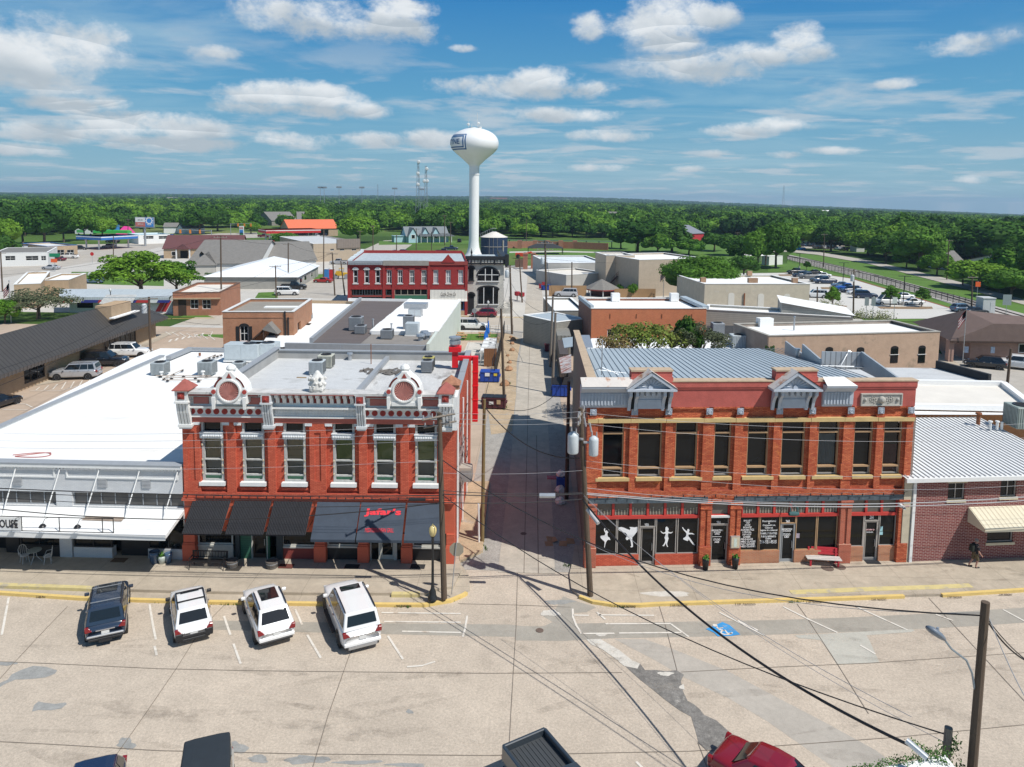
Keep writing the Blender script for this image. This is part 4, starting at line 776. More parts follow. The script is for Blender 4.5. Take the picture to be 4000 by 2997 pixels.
def right_building():
 F=Fr(g(2283,2217,.15),g(3534,2194,.15));W_=F.w
 U=lambda x,y=1760,v=0:F.uz(x,y,v)[0];Z=lambda y,x=2900,v=0:F.uz(x,y,v)[1]
 t=thn('brick_building','two storey orange red brick dance studio building right of alley','building',F.o,F.a);B0=.15
 zc=Z(1490);zband0,zband1=Z(1648),Z(1633);zst0=Z(1590);wb,wt=Z(1862),Z(1650);zl1,zl0=Z(1938),Z(1960)
 wins=[(2354,2438),(2493,2587),(2640,2726),(2792,2857),(2922,3005),(3056,3147),(3199,3281),(3339,3412),(3455,3526)]
 wu=[(U(a),U(b))for a,b in wins]
 MB().wall(0,W_,zl1-.01,zband0,[(a,b,wb,zband0-.02)for a,b in wu],.16,.5).b('wall',ob,t)
 B(0,W_,.1,.5,zband1,zst0).b('upper_wall',ob,t)
 pil=MB();pe=[(2292,2334),(2458,2484),(2598,2626),(2744,2786),(2868,2899),(3019,3044),(3160,3187),(3291,3328),(3420,3444),(3536,3562)]
 ros=[2311,2478,2611,2770,2890,3043,3171,3321,3438,3558]
 for a,b in pe:
  pil.box(U(a),min(U(b),W_),0,.16,Z(1915),zband0)
  pil.box(U(a)-.06,min(U(b)+.06,W_),-.04,.16,Z(1815)-1.,Z(1815))if b-a>36 else None
 pil.box(0,W_,-.03,.16,zl1,Z(1915));pil.b('pilaster',ob,t)
 cb=MB()
 for x in ros:
  u=min(max(U(x,1605),.2),W_-.2);cb.box(u-.22,u+.22,-.08,.1,zband1,Z(1618)).box(u-.3,u+.3,-.03,.1,Z(1640),Z(1628))
 for a,b in zip(ros,ros[1:]):
  ua,ub=U(a,1600)+.26,U(b,1600)-.26;cb.box(ua,ub,-.02,.1,Z(1596),zst0).prismy([(ub-.02,zst0),(ub+.25,zst0),(ub+.25,Z(1618)),(ub+.1,Z(1618))],-.03,.1)
 cb.b('corbel',ob,t)
 rb=MB()
 for x in ros:
  u,z=min(max(U(x,1605),.3),W_-.3),Z(1605);rb.box(u-.19,u+.19,-.13,-.08,z-.19,z+.19).lathe([(.13,-.02),(.1,-.06),(.06,-.03),(.03,-.06),(.001,-.06)],u,-.13,z,12,'y')
  for k in rg(5):
   for s_ in PM:rb.box(u-.19+k*.085,u-.155+k*.085,-.15,-.13,z+s_*.16-.025,z+s_*.16+.025);rb.box(u+s_*.16-.025,u+s_*.16+.025,-.15,-.13,z-.19+k*.085,z-.155+k*.085)
 rb.b('rosette_block',bgc,t)
 sb=MB();us=[0,U(2333),U(2460),U(2598),U(2744),U(2868),U(3019),U(3160),U(3291),U(3420),W_-.02]
 for k,(a,b)in en(zip(us,us[1:])):sb.box(a+.01,b-.01,-.1-.012*(k%2),.5,zband0,zband1+.01*(k%3))
 sb.b('stone_band',stone,t)
 for k,(a,b)in en(((2326,2458),(2483,2585),(2614,2742),(2782,2857),(2898,3020),(3044,3145),(3170,3290),(3327,3408),(3440,3520))):
  B(U(a,1865),U(b,1865),-.06,.3,wb-.19,wb).b('sill',stone,t)
 zt_,zlb=Z(1694),Z(1830)
 for k,(a,b)in en(wu):
  f=B(a,a+.06,.22,.4,wb,zband0).box(b-.06,b,.22,.4,wb,zband0).box(a+.06,b-.06,.2,.4,zt_-.05,zt_+.05).box(a+.06,b-.06,.2,.4,zlb-.05,zlb+.05);fo=f.b('window',tanf,t)
  B(a+.06,a+.12,.28,.4,wb,zlb-.05).box(b-.12,b-.06,.28,.4,wb,zlb-.05).box(a+.12,b-.12,.28,.4,wb,wb+.08).b('sash',alum,fo)
  QU((a+.05,.38,wb),(b-.05,.38,wb),(b-.05,.38,zband0),(a+.05,.38,zband0)).b('pane',GL if k not in(6,8)else CG,fo)
  if k in(6,8):
   cm=MB();n=22;x0,x1=a+.12,b-.1;zz=(wb+.3,zt_-.2)if k==6 else(wb,wb+1.75)
   for q in rg(n):ya,yb=.46+.05*(q%2),.46+.05*((q+1)%2);cm.quad((x0+(x1-x0)*q/n,ya,zz[0]),(x0+(x1-x0)*(q+1)/n,yb,zz[0]),(x0+(x1-x0)*(q+1)/n,yb,zz[1]),(x0+(x1-x0)*q/n,ya,zz[1]))
   cm.b('curtain',mat('grey blue curtain',(.2,.25,.28),.9,.1,3)if k==6 else mat('dark red curtain',(.16,.03,.05),.9,.1,3),fo)
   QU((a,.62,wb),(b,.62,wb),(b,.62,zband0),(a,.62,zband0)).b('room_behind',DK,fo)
 B(.02,W_-.02,0,.5,zst0,zc).box(0,W_,-.06,0,zc-.45,zc-.33).b('parapet',stuc,t)
 B(0,W_,-.1,0,zc-.33,zc).b('parapet_band',stuc,t)
 bl=[]
 for a,b in((2466,2625),(3029,3190)):
  ua,ub=U(a,1460),U(b,1460);bl.append((ua,ub));B(ua,ub,-.1,.5,zc,zc+.62).box(ua-.05,ub+.05,-.14,-.1,zc-.02,zc+.3).b('parapet_block',stuc,t);B(ua-.04,ub+.04,-.16,.56,zc+.62,zc+.72).b('coping',mat('sandy coping',(.47,.36,.25),.9,.2,3),t)
 cp=MB();e=[-.04,bl[0][0],bl[0][1],bl[1][0],bl[1][1],W_+.04]
 for k in(0,2,4):cp.box(e[k],e[k+1],-.14,.56,zc,zc+.07)
 cp.b('coping',MT('sandy coping'),t)
 cz1=F.uz(2380,1512,-.6)[1];cz0=Z(1588)
 rusty=mat('rust stained white sheet metal',(.58,.54,.5),.55,.1,2,stain=((.36,.15,.06),.52,1.),stretch=(1.5,1,1))
 def cornice(a,b,endr,rm):
  c=MB();prof=[(0,cz0),(-.1,cz0),(-.12,cz0+.1),(-.2,cz0+.14),(-.22,cz1-.45),(-.3,cz1-.4),(-.42,cz1-.28),(-.6,cz1-.12),(-.62,cz1),(0,cz1)]
  c.prismx(prof,a,b);n=int((b-a)/.19)
  for k in rg(n):x=a+.06+k*.19;c.box(x,x+.09,-.28,-.2,cz1-.58,cz1-.47);c.box(x,x+.1,-.25,-.22,cz0+.2,cz1-.62)
  co=c.b('cornice',bgc,t);AD([(a,-.64,cz1+.01),(b,-.64,cz1+.01),(b if not endr else b-.55,-0,cz1+.42),(a,-0,cz1+.42)],Q4).add([(b,-.64,cz1),(b,0,cz1),(b-.55*endr,0,cz1+.42)],[(0,1,2)]).b('cornice_roof',rm,co)
 cornice(U(2270,1540,-.4),U(2466,1540),0,rusty);cornice(U(3210,1540),U(3338,1540,-.3),1,WH)
 for xa,xb,xm in((2450,2646,2547),(3021,3215,3117)):
  a,b,m=U(xa,1520,-.85),U(xb,1520,-.85),U(xm,1455,-.85);z0=F.uz(xm,1522,-.85)[1];z1=F.uz(xm,1455,-.85)[1]
  p=PY([(a+.3,z0),(b-.3,z0),(m,z1-.22)],-.6,-.1).box(a,b,-.9,0,z0-.14,z0)
  for s_ in PM:
   e=a if s_<0 else b;pts=[(e,z0),(m,z1),(m,z1-.22),(e-s_*.34,z0+0)];p.prismy(pts,-.88,0)
  po=p.b('pediment',bgc,t,bev=.015);fan=MB()
  for k in rg(9):an=pi*(k+.5)/9;r=.52 if 2<k<6 else .62;fan.add([(m+.1*cos(an-.1),-.62,z0+.05+.1*sin(an-.1)),(m+r*cos(an-.12)*1.35,-.62,z0+.05+r*sin(an-.12)*.95),(m+r*cos(an)*1.4,-.68,z0+.05+r*sin(an)),(m+r*cos(an+.12)*1.35,-.62,z0+.05+r*sin(an+.12)*.95)],[(0,1,2),(0,2,3)])
  fan.lathe([(.14,-.02),(.14,-.08),(.001,-.08)],m,-.6,z0+.06,10,'y');fan.b('fan_relief',bgc,po)
  AD([(a-.03,-.92,z0+.02),(m,-.92,z1+.05),(m,0,z1+.05),(a-.03,0,z0+.02)],Q4).add([(b+.03,-.92,z0+.02),(m,-.92,z1+.05),(m,0,z1+.05),(b+.03,0,z0+.02)],[(3,2,1,0)]).b('pediment_roof',rusty,po)
  zb=Z(1590);ent=B(a+.4,b-.4,-.3,0,zb,z0-.14).box(a+.75,b-.75,-.34,-.3,zb+.12,zb+.55)
  for k in rg(4):x=a+.85+k*(b-a-1.9)/3;ent.box(x,x+.2,-.5,-.3,z0-.5,z0-.14)
  for s_ in(0,1):
   for q in(0,.38):
    x=(a+.18+q)if s_==0 else(b-.36-q);ent.prismx([(-.72,z0-.14),(-.3,z0-.14),(-.12,zb-.12),(-.26,zb-.12),(-.36,zb+.35),(-.5,zb+.62),(-.72,zb+.85)],x,x+.18)
  ent.b('entablature',bgc,po);B(a+.37,a+.55,-.31,-.301,zb,z0-.2).box(b-.55,b-.37,-.31,-.301,zb,z0-.2).b('painted_shade_strip',DK,po)  # flat dark strips paint the shade between each pair of brackets
 ra,rb_=U(3360,1560),U(3521,1560);rz0,rz1=Z(1587),Z(1538);R_=RR(12)
 m_=B(ra,rb_,-.08,0,rz0,rz1).box(ra,rb_,-.14,-.08,rz0,rz0+.07).box(ra,rb_,-.14,-.08,rz1-.07,rz1).box(ra,ra+.07,-.14,-.08,rz0+.07,rz1-.07).box(rb_-.07,rb_,-.14,-.08,rz0+.07,rz1-.07)
 rm_=(ra+rb_)/2;zm=(rz0+rz1)/2;m_.sph((rm_,-.09,zm),.22,10,8)
 for s_ in PM:
  for q in rg(16):an=q*.7;r=.05+.015*q;m_.sph((rm_+s_*(.55+r*cos(an)*.9),-.09,zm+r*sin(an)*.8),.04,5,4)
  m_.sph((rm_+s_*1.,-.09,zm),.11,7,5)
 m_.b('relief_panel',mat('stone grey relief',(.42,.4,.36),.85,.2,5,fine=.15),t)
 D=F.gl(2400,1361,8.7).y;zrF,zrB=zc-.55,8.7
 q_=F.gl(2243,1312,zrB+.8);ks=(q_.x+.06)/q_.y;D2=q_.y-4.5
 def shear(m_):m_.v=[(x+ks*y,y,z)for x,y,z in m_.v];return m_
 rl=shear(QU((.45,.5,zrF),(W_-.4,.5,zrF),(W_-.4-ks*D,D,zrB),(.45,D,zrB))).b('roof',mat('blue grey metal roof',(.37,.43,.47),.55,.1,.5,stretch=(3,.5,1),fine=.04),t)
 sm=MB();n=44
 for k in rg(n):
  x=.5+(W_-1)*k/n;sm.add([(x-.02,.5,zrF),(x+.02,.5,zrF),(x+.02,D,zrB),(x-.02,D,zrB),(x-.02,.5,zrF+.04),(x+.02,.5,zrF+.04),(x+.02,D,zrB+.04),(x-.02,D,zrB+.04)],[(4,5,6,7),(0,4,7,3),(1,2,6,5)])
 shear(sm).b('seam',mat('dark roof seam',(.2,.24,.28),.5,.1,2),rl)
 shear(PX([(.5,0),(D+4.5,0),(D+4.5,zrB-.2+.9),(D,zrB+.9),(.5,zc)],0,.42)).b('side_wall',siding('grey brown sheet cladding',(.2,.17,.145),1.1,.55,3,.5,.7,.15),t)
 shear(AD([(-.06,.56,zc),(.5,.56,zc),(.5,D+4.6,zrB+.72),(-.06,D+4.6,zrB+.72),(-.06,.56,zc+.09),(.5,.56,zc+.09),(.5,D+4.6,zrB+.81),(-.06,D+4.6,zrB+.81)],[(4,5,6,7),(0,4,7,3),(1,2,6,5),(2,3,7,6)])).b('coping',MT('sandy coping'),t)
 shear(QU((.45,D-.01,zrB+.05),(1.6,D-.01,zrB+.05),(1.5,D+4.5,zrB+.35),(.45,D+4.5,zrB+.35))).b('lower_roof',GV,t)
 shear(B(.42,W_-3,D-.2,D,0,zrB-.02)).b('rear_wall',stuc,t)
 rw=F.gl(3070,1352,zrB+.6)
 ribs=siding('pale ribbed metal',(.5,.53,.55),.28,.55,3,.22,.5,.1,.3)
 def rp(px,py):
  o=F.R@(V((0,0,CAM_H))-F.o);d=F.R@ray(px,py);k=(zrB-zrF)/(D-.5);tt=(zrF+k*(o.y-.5)-o.z)/(d.z-k*d.y);return o+d*tt
 A=(W_-.3,.5,zrF);Bp,Cp,Dp,Ep=[tuple(rp(*q))for q in((3364,1428),(3208,1424),(3134,1396),(3068,1372))]
 for(p,q,h0,h1)in((A,Bp,.25,1.05),(Bp,Cp,1.,1.),(Cp,Dp,.35,1.1),(Dp,Ep,.3,.9)):
  dx,dy=q[0]-p[0],q[1]-p[1];l=math.hypot(dx,dy);nx,ny=-dy/l*.07,dx/l*.07;m_=MB();vs=[]
  for(pt,h)in((p,h0),(q,h1)):
   for s_ in PM:vs+=[(pt[0]+nx*s_,pt[1]+ny*s_,pt[2]-.3),(pt[0]+nx*s_,pt[1]+ny*s_,pt[2]+h)]
  m_.add(vs,[(0,4,5,1),(2,3,7,6),(1,5,7,3),(0,1,3,2),(4,6,7,5)]);m_.b('metal_parapet',ribs,t)
 TU([(Cp[0]+1.,Cp[1]-.9,Cp[2]+.1),(Cp[0]+1.9,Cp[1]-.3,Cp[2]+1.1),(Cp[0]+3.6,Cp[1]-1.,Cp[2]+.1)],.06,5).tube([(Cp[0]-.5,Cp[1]-.9,Cp[2]+.1),(Bp[0]-.2,Bp[1]-.9,Bp[2]+.1)],.06,5).b('brace',GV,t)
 B(W_-.4,W_,.5,D,0,zrB-.1).box(W_-.02,W_+.12,.02,.6,0,zc-2.2).b('side_wall',brick('soot grey side brick',(.22,.17,.15),(.3,.2,.16),(.26,.24,.22)),t)
 B(.2,U(2765,1950),-.05,.4,zl0,zl1-.005).box(U(2868,1950),U(3308,1950),-.05,.4,zl0,zl1-.005).box(U(3308,1955)+.02,W_-.25,-.03,.4,zl0,zl1-.005).b('steel_lintel',mat('chipped slate lintel',(.075,.1,.12),.6,.35,3,stain=((.18,.22,.24),.6,3)),t)
 B(U(2765,1950)+.005,U(2868,1950)-.005,-.02,.4,zl0,zl1-.005).b('wall',ob,t)
 c3=conv(2200,1850,2.761);c4=conv(2850,1850,2.761);U3=lambda x,y=700:F.uz(*c3(x,y))[0];U4=lambda x,y=700:F.uz(*c4(x,y))[0];Z3=lambda y,x=1100:F.uz(*c3(x,y))[1]
 zt1,zt0,zs1,zs0=zl0,Z3(468),Z3(492),Z3(882);
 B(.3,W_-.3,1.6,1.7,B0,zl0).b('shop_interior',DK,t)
 whb=brick('brick with pale joints',(.45,.11,.06),(.4,.09,.05),(.46,.25,.18),ms=.009);ogb=brick('orange brick bulkhead',(.52,.2,.09),(.44,.14,.06),(.4,.28,.2),ms=.015)
 def pier(a,b,m2,sunk=True):
  p=MB();
  if sunk:p.box(a,a+(b-a)*.38,-.02,.4,1.35,zl0-.45).box(b-(b-a)*.38,b,-.02,.4,1.35,zl0-.45).box(a+(b-a)*.38,b-(b-a)*.38,.05,.4,1.35,zl0-.45)
  else:p.box(a,b,-.02,.4,1.35,zl0-.45)
  p.box(a-.03,b+.03,-.06,.4,zl0-.45,zl0-.35).box(a-.01,b+.01,-.04,.4,zl0-.35,zl0-.12).box(a-.05,b+.05,-.1,.4,zl0-.12,zl0-.002).box(a-.04,b+.04,-.1,.4,B0,1.35);p.b('pier',m2,t,bev=.01)
 pier(.02,U3(348),whb,False);pier(U3(1473),U3(1587),ob);pier(U3(1792),U3(1905),ob);pier(U4(1182),U4(1300),whb);pier(U4(1806),W_,ob)
 dullw=mat('dusty transom glass',(.13,.12,.1),.25,.15,1.5)
 bars=mat('pale painted spindle pattern',(.4,.38,.3),.8,.1,4)
 def transoms(a,b,n,deco=True):
  w=(b-a)/n;f=B(a,b,.14,.3,zt1-.06,zt1).box(a,b,.12,.32,zt0-.16,zt0+.03)
  for k in rg(n+1):x=a+w*k;f.box(max(a,x-.07),min(b,x+.07),.14,.3,zt0+.03,zt1-.06)
  fo=f.b('transom_frame',redf,t)
  for k in rg(n):
   x0,x1=a+w*k+.07,a+w*(k+1)-.07;QU((x0,.24,zt0),(x1,.24,zt0),(x1,.24,zt1-.05),(x0,.24,zt1-.05)).b('transom_pane',dullw,fo)
   if deco:
    s_=MB();R2=RR(k*7+n)
    for q in rg(5):
     x=x0+(x1-x0)*(q+.5)/5;h=R2 .u(.28,.5);s_.box(x-.02,x+.02,.215,.235,zt0+.05,zt0+h)
     if R2 .random()<.7:s_.cyl((x,.215,zt0+h),(x,.235,zt0+h),.05,n=7)
    s_.b('spindle_decoration',bars,fo)
 def glazing(a,b,z0,z1,fm,dep=.24):
  f=B(a,a+.05,dep-.06,dep+.05,z0,z1).box(b-.05,b,dep-.06,dep+.05,z0,z1).box(a+.05,b-.05,dep-.06,dep+.05,z0,z0+.05).box(a+.05,b-.05,dep-.06,dep+.05,z1-.05,z1);fo=f.b('shop_window',fm,t)
  QU((a+.04,dep,z0+.04),(b-.04,dep,z0+.04),(b-.04,dep,z1-.04),(a+.04,dep,z1-.04)).b('pane',GL,fo);return fo
 def door(a,b,z1,fm,dep=.3,num=None):
  f=B(a,a+.1,dep-.08,dep+.05,B0,z1).box(b-.1,b,dep-.08,dep+.05,B0,z1).box(a+.1,b-.1,dep-.08,dep+.05,z1-.1,z1).box(a+.1,b-.1,dep-.03,dep+.05,B0,B0+.18).box(a+.16,a+.2,dep-.02,dep+.05,B0+.18,z1-.1)
  fo=f.b('door',fm,t);QU((a+.09,dep,B0+.1),(b-.09,dep,B0+.1),(b-.09,dep,z1-.09),(a+.09,dep,z1-.09)).b('pane',GL,fo);TU([(b-.17,dep-.01,1.),(b-.17,dep-.08,1.05),(b-.17,dep-.08,1.4),(b-.17,dep-.01,1.45)],.015,5).b('handle',GV,fo);return fo
 transoms(U3(350),U3(1468),6);transoms(U3(1590),U3(1790),1,False);transoms(U4(128),U4(1178),6);transoms(U4(1302),U4(1804),3,False)
 P1=[(345,582),(588,820),(1008,1228),(1240,1466)]
 for a,b in P1:glazing(U3(a),U3(b),zs0,zs1,alum)
 zd=Z3(590);glazing(U3(828),U3(1000),zd,zs1,alum);door(U3(828),U3(1000),zd,alum)
 B(U3(345),U3(824),.12,.4,B0,zs0).box(U3(1004),U3(1468),.12,.4,B0,zs0).b('bulkhead',red_b,t)
 glazing(U3(1588),U3(1790),zd+.1,zs1,alum);door(U3(1588),U3(1790),zd+.1,alum);B(U3(1588),U3(1790),.02,.3,zs1+.02,zs1+.14).b('door_hood',WH,t)
 for a,b in((108,328),(334,552),(724,948),(955,1172)):glazing(U4(a),U4(b),Z3(865),zs1,tanf)
 B(U4(105),U4(555),.12,.4,B0,Z3(865)).box(U4(715),U4(1180),.12,.4,B0,Z3(865)).b('bulkhead',ogb,t);glazing(U4(560),U4(722),Z3(575),zs1,tanf);door(U4(560),U4(722),Z3(575),GR)
 glazing(U4(1300),U4(1458),Z3(838),Z3(475),alum);glazing(U4(1626),U4(1800),Z3(832),Z3(475),alum);glazing(U4(1462),U4(1620),Z3(560),Z3(475),alum);door(U4(1462),U4(1620),Z3(560),alum)
 B(U4(1300),U4(1458),.12,.4,B0,Z3(838)).box(U4(1626),U4(1804),.12,.4,B0,Z3(832)).b('bulkhead',ogb,t);B(U4(1300),U4(1804),.13,.3,Z3(475)+.003,zt0-.162).b('transom_sill',redf,t)
 wl=mat('white vinyl lettering',(.8,.8,.8),.6,0);YT=.225
 lines=['BALLET','TAP','JAZZ',"POINTE'",'ACROBATICS','LYRICAL','HIP HOP','CHEER','PRE-DANCE','COMBO CLASSES','ADULT CLASSES','FITNESS CLASSES']
 hw=[43,22,30,45,72,48,47,40,65,96,92,98];zz=[Z3(537+25.7*k)for k in rg(12)]
 for s_,h,z in zip(lines,hw,zz):xm=211-(z<zz[4])*2;text(s_,wl,t,U4(xm-h-8),U4(xm+h-8),z-.056,z+.056,YT,bold=.012)
 for s_,y,h,hh in(('Recreational',547,72,.09),('&',571,8,.07),('Competitive',595,68,.09),('Classes',619,43,.08),('Beginner thru Advanced',650,92,.1),('FAMILY RATES',682,92,.09),('A studio dedicated to',713,81,.1),('Children',738,32,.08),('214-551-9515',775,90,.15)):
  text(s_,wl,t,U4(435-h),U4(435+h),Z3(y)-hh*.7,Z3(y)+hh*.7,YT,bold=.012)
 for s_,y,h,hh in(('FIERCE MOTIONS',645,60,.08),('IN DANCE',664,43,.07),('STUDIO',702,40,.1),('C&D',727,27,.09)):text(s_,wl,t,U4(636-h),U4(636+h),Z3(y)-hh*.7,Z3(y)+hh*.7,.285,bold=.02)
 for s_,y,h,hh in(('FIERCE MOTIONS',645,62,.07),('IN DANCE',665,36,.065),('OFFICE',686,26,.065),('STUDIO',746,36,.09),('A&B',772,26,.08)):text(s_,wl,t,U3(1676-h),U3(1676+h),Z3(y)-hh*.7,Z3(y)+hh*.7,.285,bold=.015)
 B(U3(1625),U3(1727),.28,.286,Z3(717),Z3(712)).b('rule_line',wl,t)
 for s_,x,y,U_ in(('250',906,574,U3),('256',1684,558,U3),('260',636,556,U4),('266',1541,520,U4)):text(s_,wl,t,U_(x-22),U_(x+22),Z3(y)-.11,Z3(y)+.11,YT,bold=.02)
 text('Life Settles Up',mat('pink white lettering',(.75,.45,.45),.6,0),t,U4(1490),U4(1585),Z3(675),Z3(655),.285,shear=.3,bold=.03);text('903-209-8300',wl,t,U4(1500),U4(1572),Z3(698),Z3(686),.285)
 B(U4(1628),U4(1668),YT,YT+.006,Z3(675),Z3(625)).box(U4(1628),U4(1672),YT,YT+.006,Z3(718),Z3(682)).b('notice',MT('pale blue notice'),t);B(U4(732),U4(772),YT,YT+.006,Z3(738),Z3(688)).b('notice',mat('grey pink notice',(.38,.32,.38),.7,.3,20),t)
 D1=[(440,600),(450,580),(459,580),(453,600),(452,612),(456,622),(463,612),(474,614),(478,625),(487,612),(490,600),(496,612),(490,632),(480,640),(477,655),(480,668),(482,680),(500,692),(510,718),(490,714),(475,720),(468,733),(460,745),(452,775),(449,798),(442,796),(445,770),(447,740),(440,728),(425,716),(410,702),(400,685),(405,672),(422,670),(445,668),(452,655),(455,640),(446,628),(440,612)]
 D2=[(594,585),(625,577),(655,585),(690,600),(718,610),(725,590),(712,580),(730,577),(770,582),(800,575),(813,590),(806,615),(785,640),(765,668),(745,690),(744,720),(752,765),(752,790),(738,797),(722,792),(735,782),(730,745),(722,712),(705,705),(697,718),(682,717),(674,700),(680,683),(692,678),(690,660),(672,640),(640,632),(615,620),(596,608)]
 D3=[(1112,573),(1122,575),(1128,583),(1136,592),(1137,608),(1130,618),(1134,626),(1150,635),(1168,634),(1180,627),(1181,633),(1165,645),(1148,646),(1135,642),(1130,655),(1130,680),(1136,700),(1132,715),(1126,735),(1120,755),(1124,775),(1131,790),(1122,793),(1112,772),(1106,750),(1098,765),(1088,783),(1074,783),(1071,776),(1082,768),(1094,745),(1102,718),(1092,692),(1100,670),(1106,655),(1100,645),(1082,650),(1064,642),(1048,622),(1056,622),(1070,636),(1086,639),(1098,632),(1106,622),(1102,605),(1103,585)]
 D4=[(1283,577),(1290,580),(1305,600),(1325,618),(1340,624),(1336,610),(1343,600),(1356,600),(1362,612),(1358,625),(1352,632),(1365,642),(1390,643),(1408,650),(1418,655),(1410,660),(1385,654),(1362,656),(1350,660),(1348,672),(1362,690),(1385,722),(1402,748),(1420,770),(1412,775),(1398,765),(1380,745),(1358,715),(1338,705),(1352,718),(1340,728),(1312,718),(1293,708),(1296,698),(1318,685),(1326,668),(1330,650),(1322,635),(1302,615),(1286,592)]
 for P_,lb in((D1,'ballerina decal'),(D2,'breakdancer decal'),(D3,'jazz dancer decal'),(D4,'leaping dancer decal')):
  o=PY([(F.uz(*c3(x,y),YT)[0],F.uz(*c3(x,y),YT)[1])for x,y in P_],YT-.004,YT+.004).b('dancer_decal',wl,t);o['label']='white '+lb+' on dark window'
 nb=B(U3(1800),U3(1898),-.16,-.021,Z3(806),Z3(680));no=nb.b('notice_case',alum,t);B(U3(1807),U3(1891),-.168,-.161,Z3(800),Z3(688)).b('notice_paper',mat('cream notice paper',(.58,.5,.36),.7,.15,6),no);B(U3(1832),U3(1864),-.173,-.169,Z3(790),Z3(700)).b('leaflet',mat('pale green leaflet',(.55,.62,.55),.7,.2,9),no)
 sp=MB();pts=[]
 for k in rg(91):u=.2+(W_-.4)*k/90;pts.append((u,-.14,Z(1925)-.09*abs(sin(k*pi/9))))
 sp.tube(pts,.012,4)
 for k in rg(2,91,3):sp.cyl(pts[k],(pts[k][0],-.14,pts[k][2]-.16),.03,.03,5)
 sp.b('string_lights',BK,t)
 lt=MB();u=U4(650,320);lt.box(u-.02,u+.02,-.9,0,zl0-.05,zl0).box(u-.4,u-.32,-.95,-.85,zl0-.32,zl0).box(u+.02,u+.1,-.95,-.85,zl0-.32,zl0).lathe([(.12,-.3),(.14,-.1),(.14,.1),(.1,.3)],0,0,0,8,'x');lt.v[-32:]=[(x+u-.15,y-.9,z+zl0-.38)for x,y,z in lt.v[-32:]];lt.b('wall_light',mat('teal metal',(.05,.12,.12),.5,.1,3),t)
 cm_=MB();u=U4(1818,345);cm_.box(u-.07,u+.07,-.4,-.05,zl0-.35,zl0-.18).lathe([(.09,0),(.1,.25)],u,-.65,zl0-.27,8,'y');cm_.b('security_camera',WH,t)
 return F,t,zc,zrF,zrB,D
GF,right_t,ZC,ZRF,ZRB,RD=right_building()
def onr(px,py,z):return g(px,py,z)
t=thn('antenna_mast','tall thin aerial mast with wire frame at front left of metal roof','aerial',g(2350,1465,ZRF-.2));CY((0,0,0),(0,0,2.3),.035,n=6).b('pole',GV,t)
a_=TU([(0,0,.5),(1.1,.1,.02)],.02,4).tube([(0,0,.5),(-1.,.2,.02)],.02,4).tube([(-.2,-.1,.35),(1.6,.2,.1)],.012,4)
for k in rg(9):a_.tube([(.1+k*.16,-.3,.22),(.2+k*.16,.6,.2)],.01,3)
a_.b('guy_frame',GV,t)
stack('roof_vent','capped metal flue near ribbed parapet of metal roof',g(3114,1400,ZRB+.5),.16,.7)
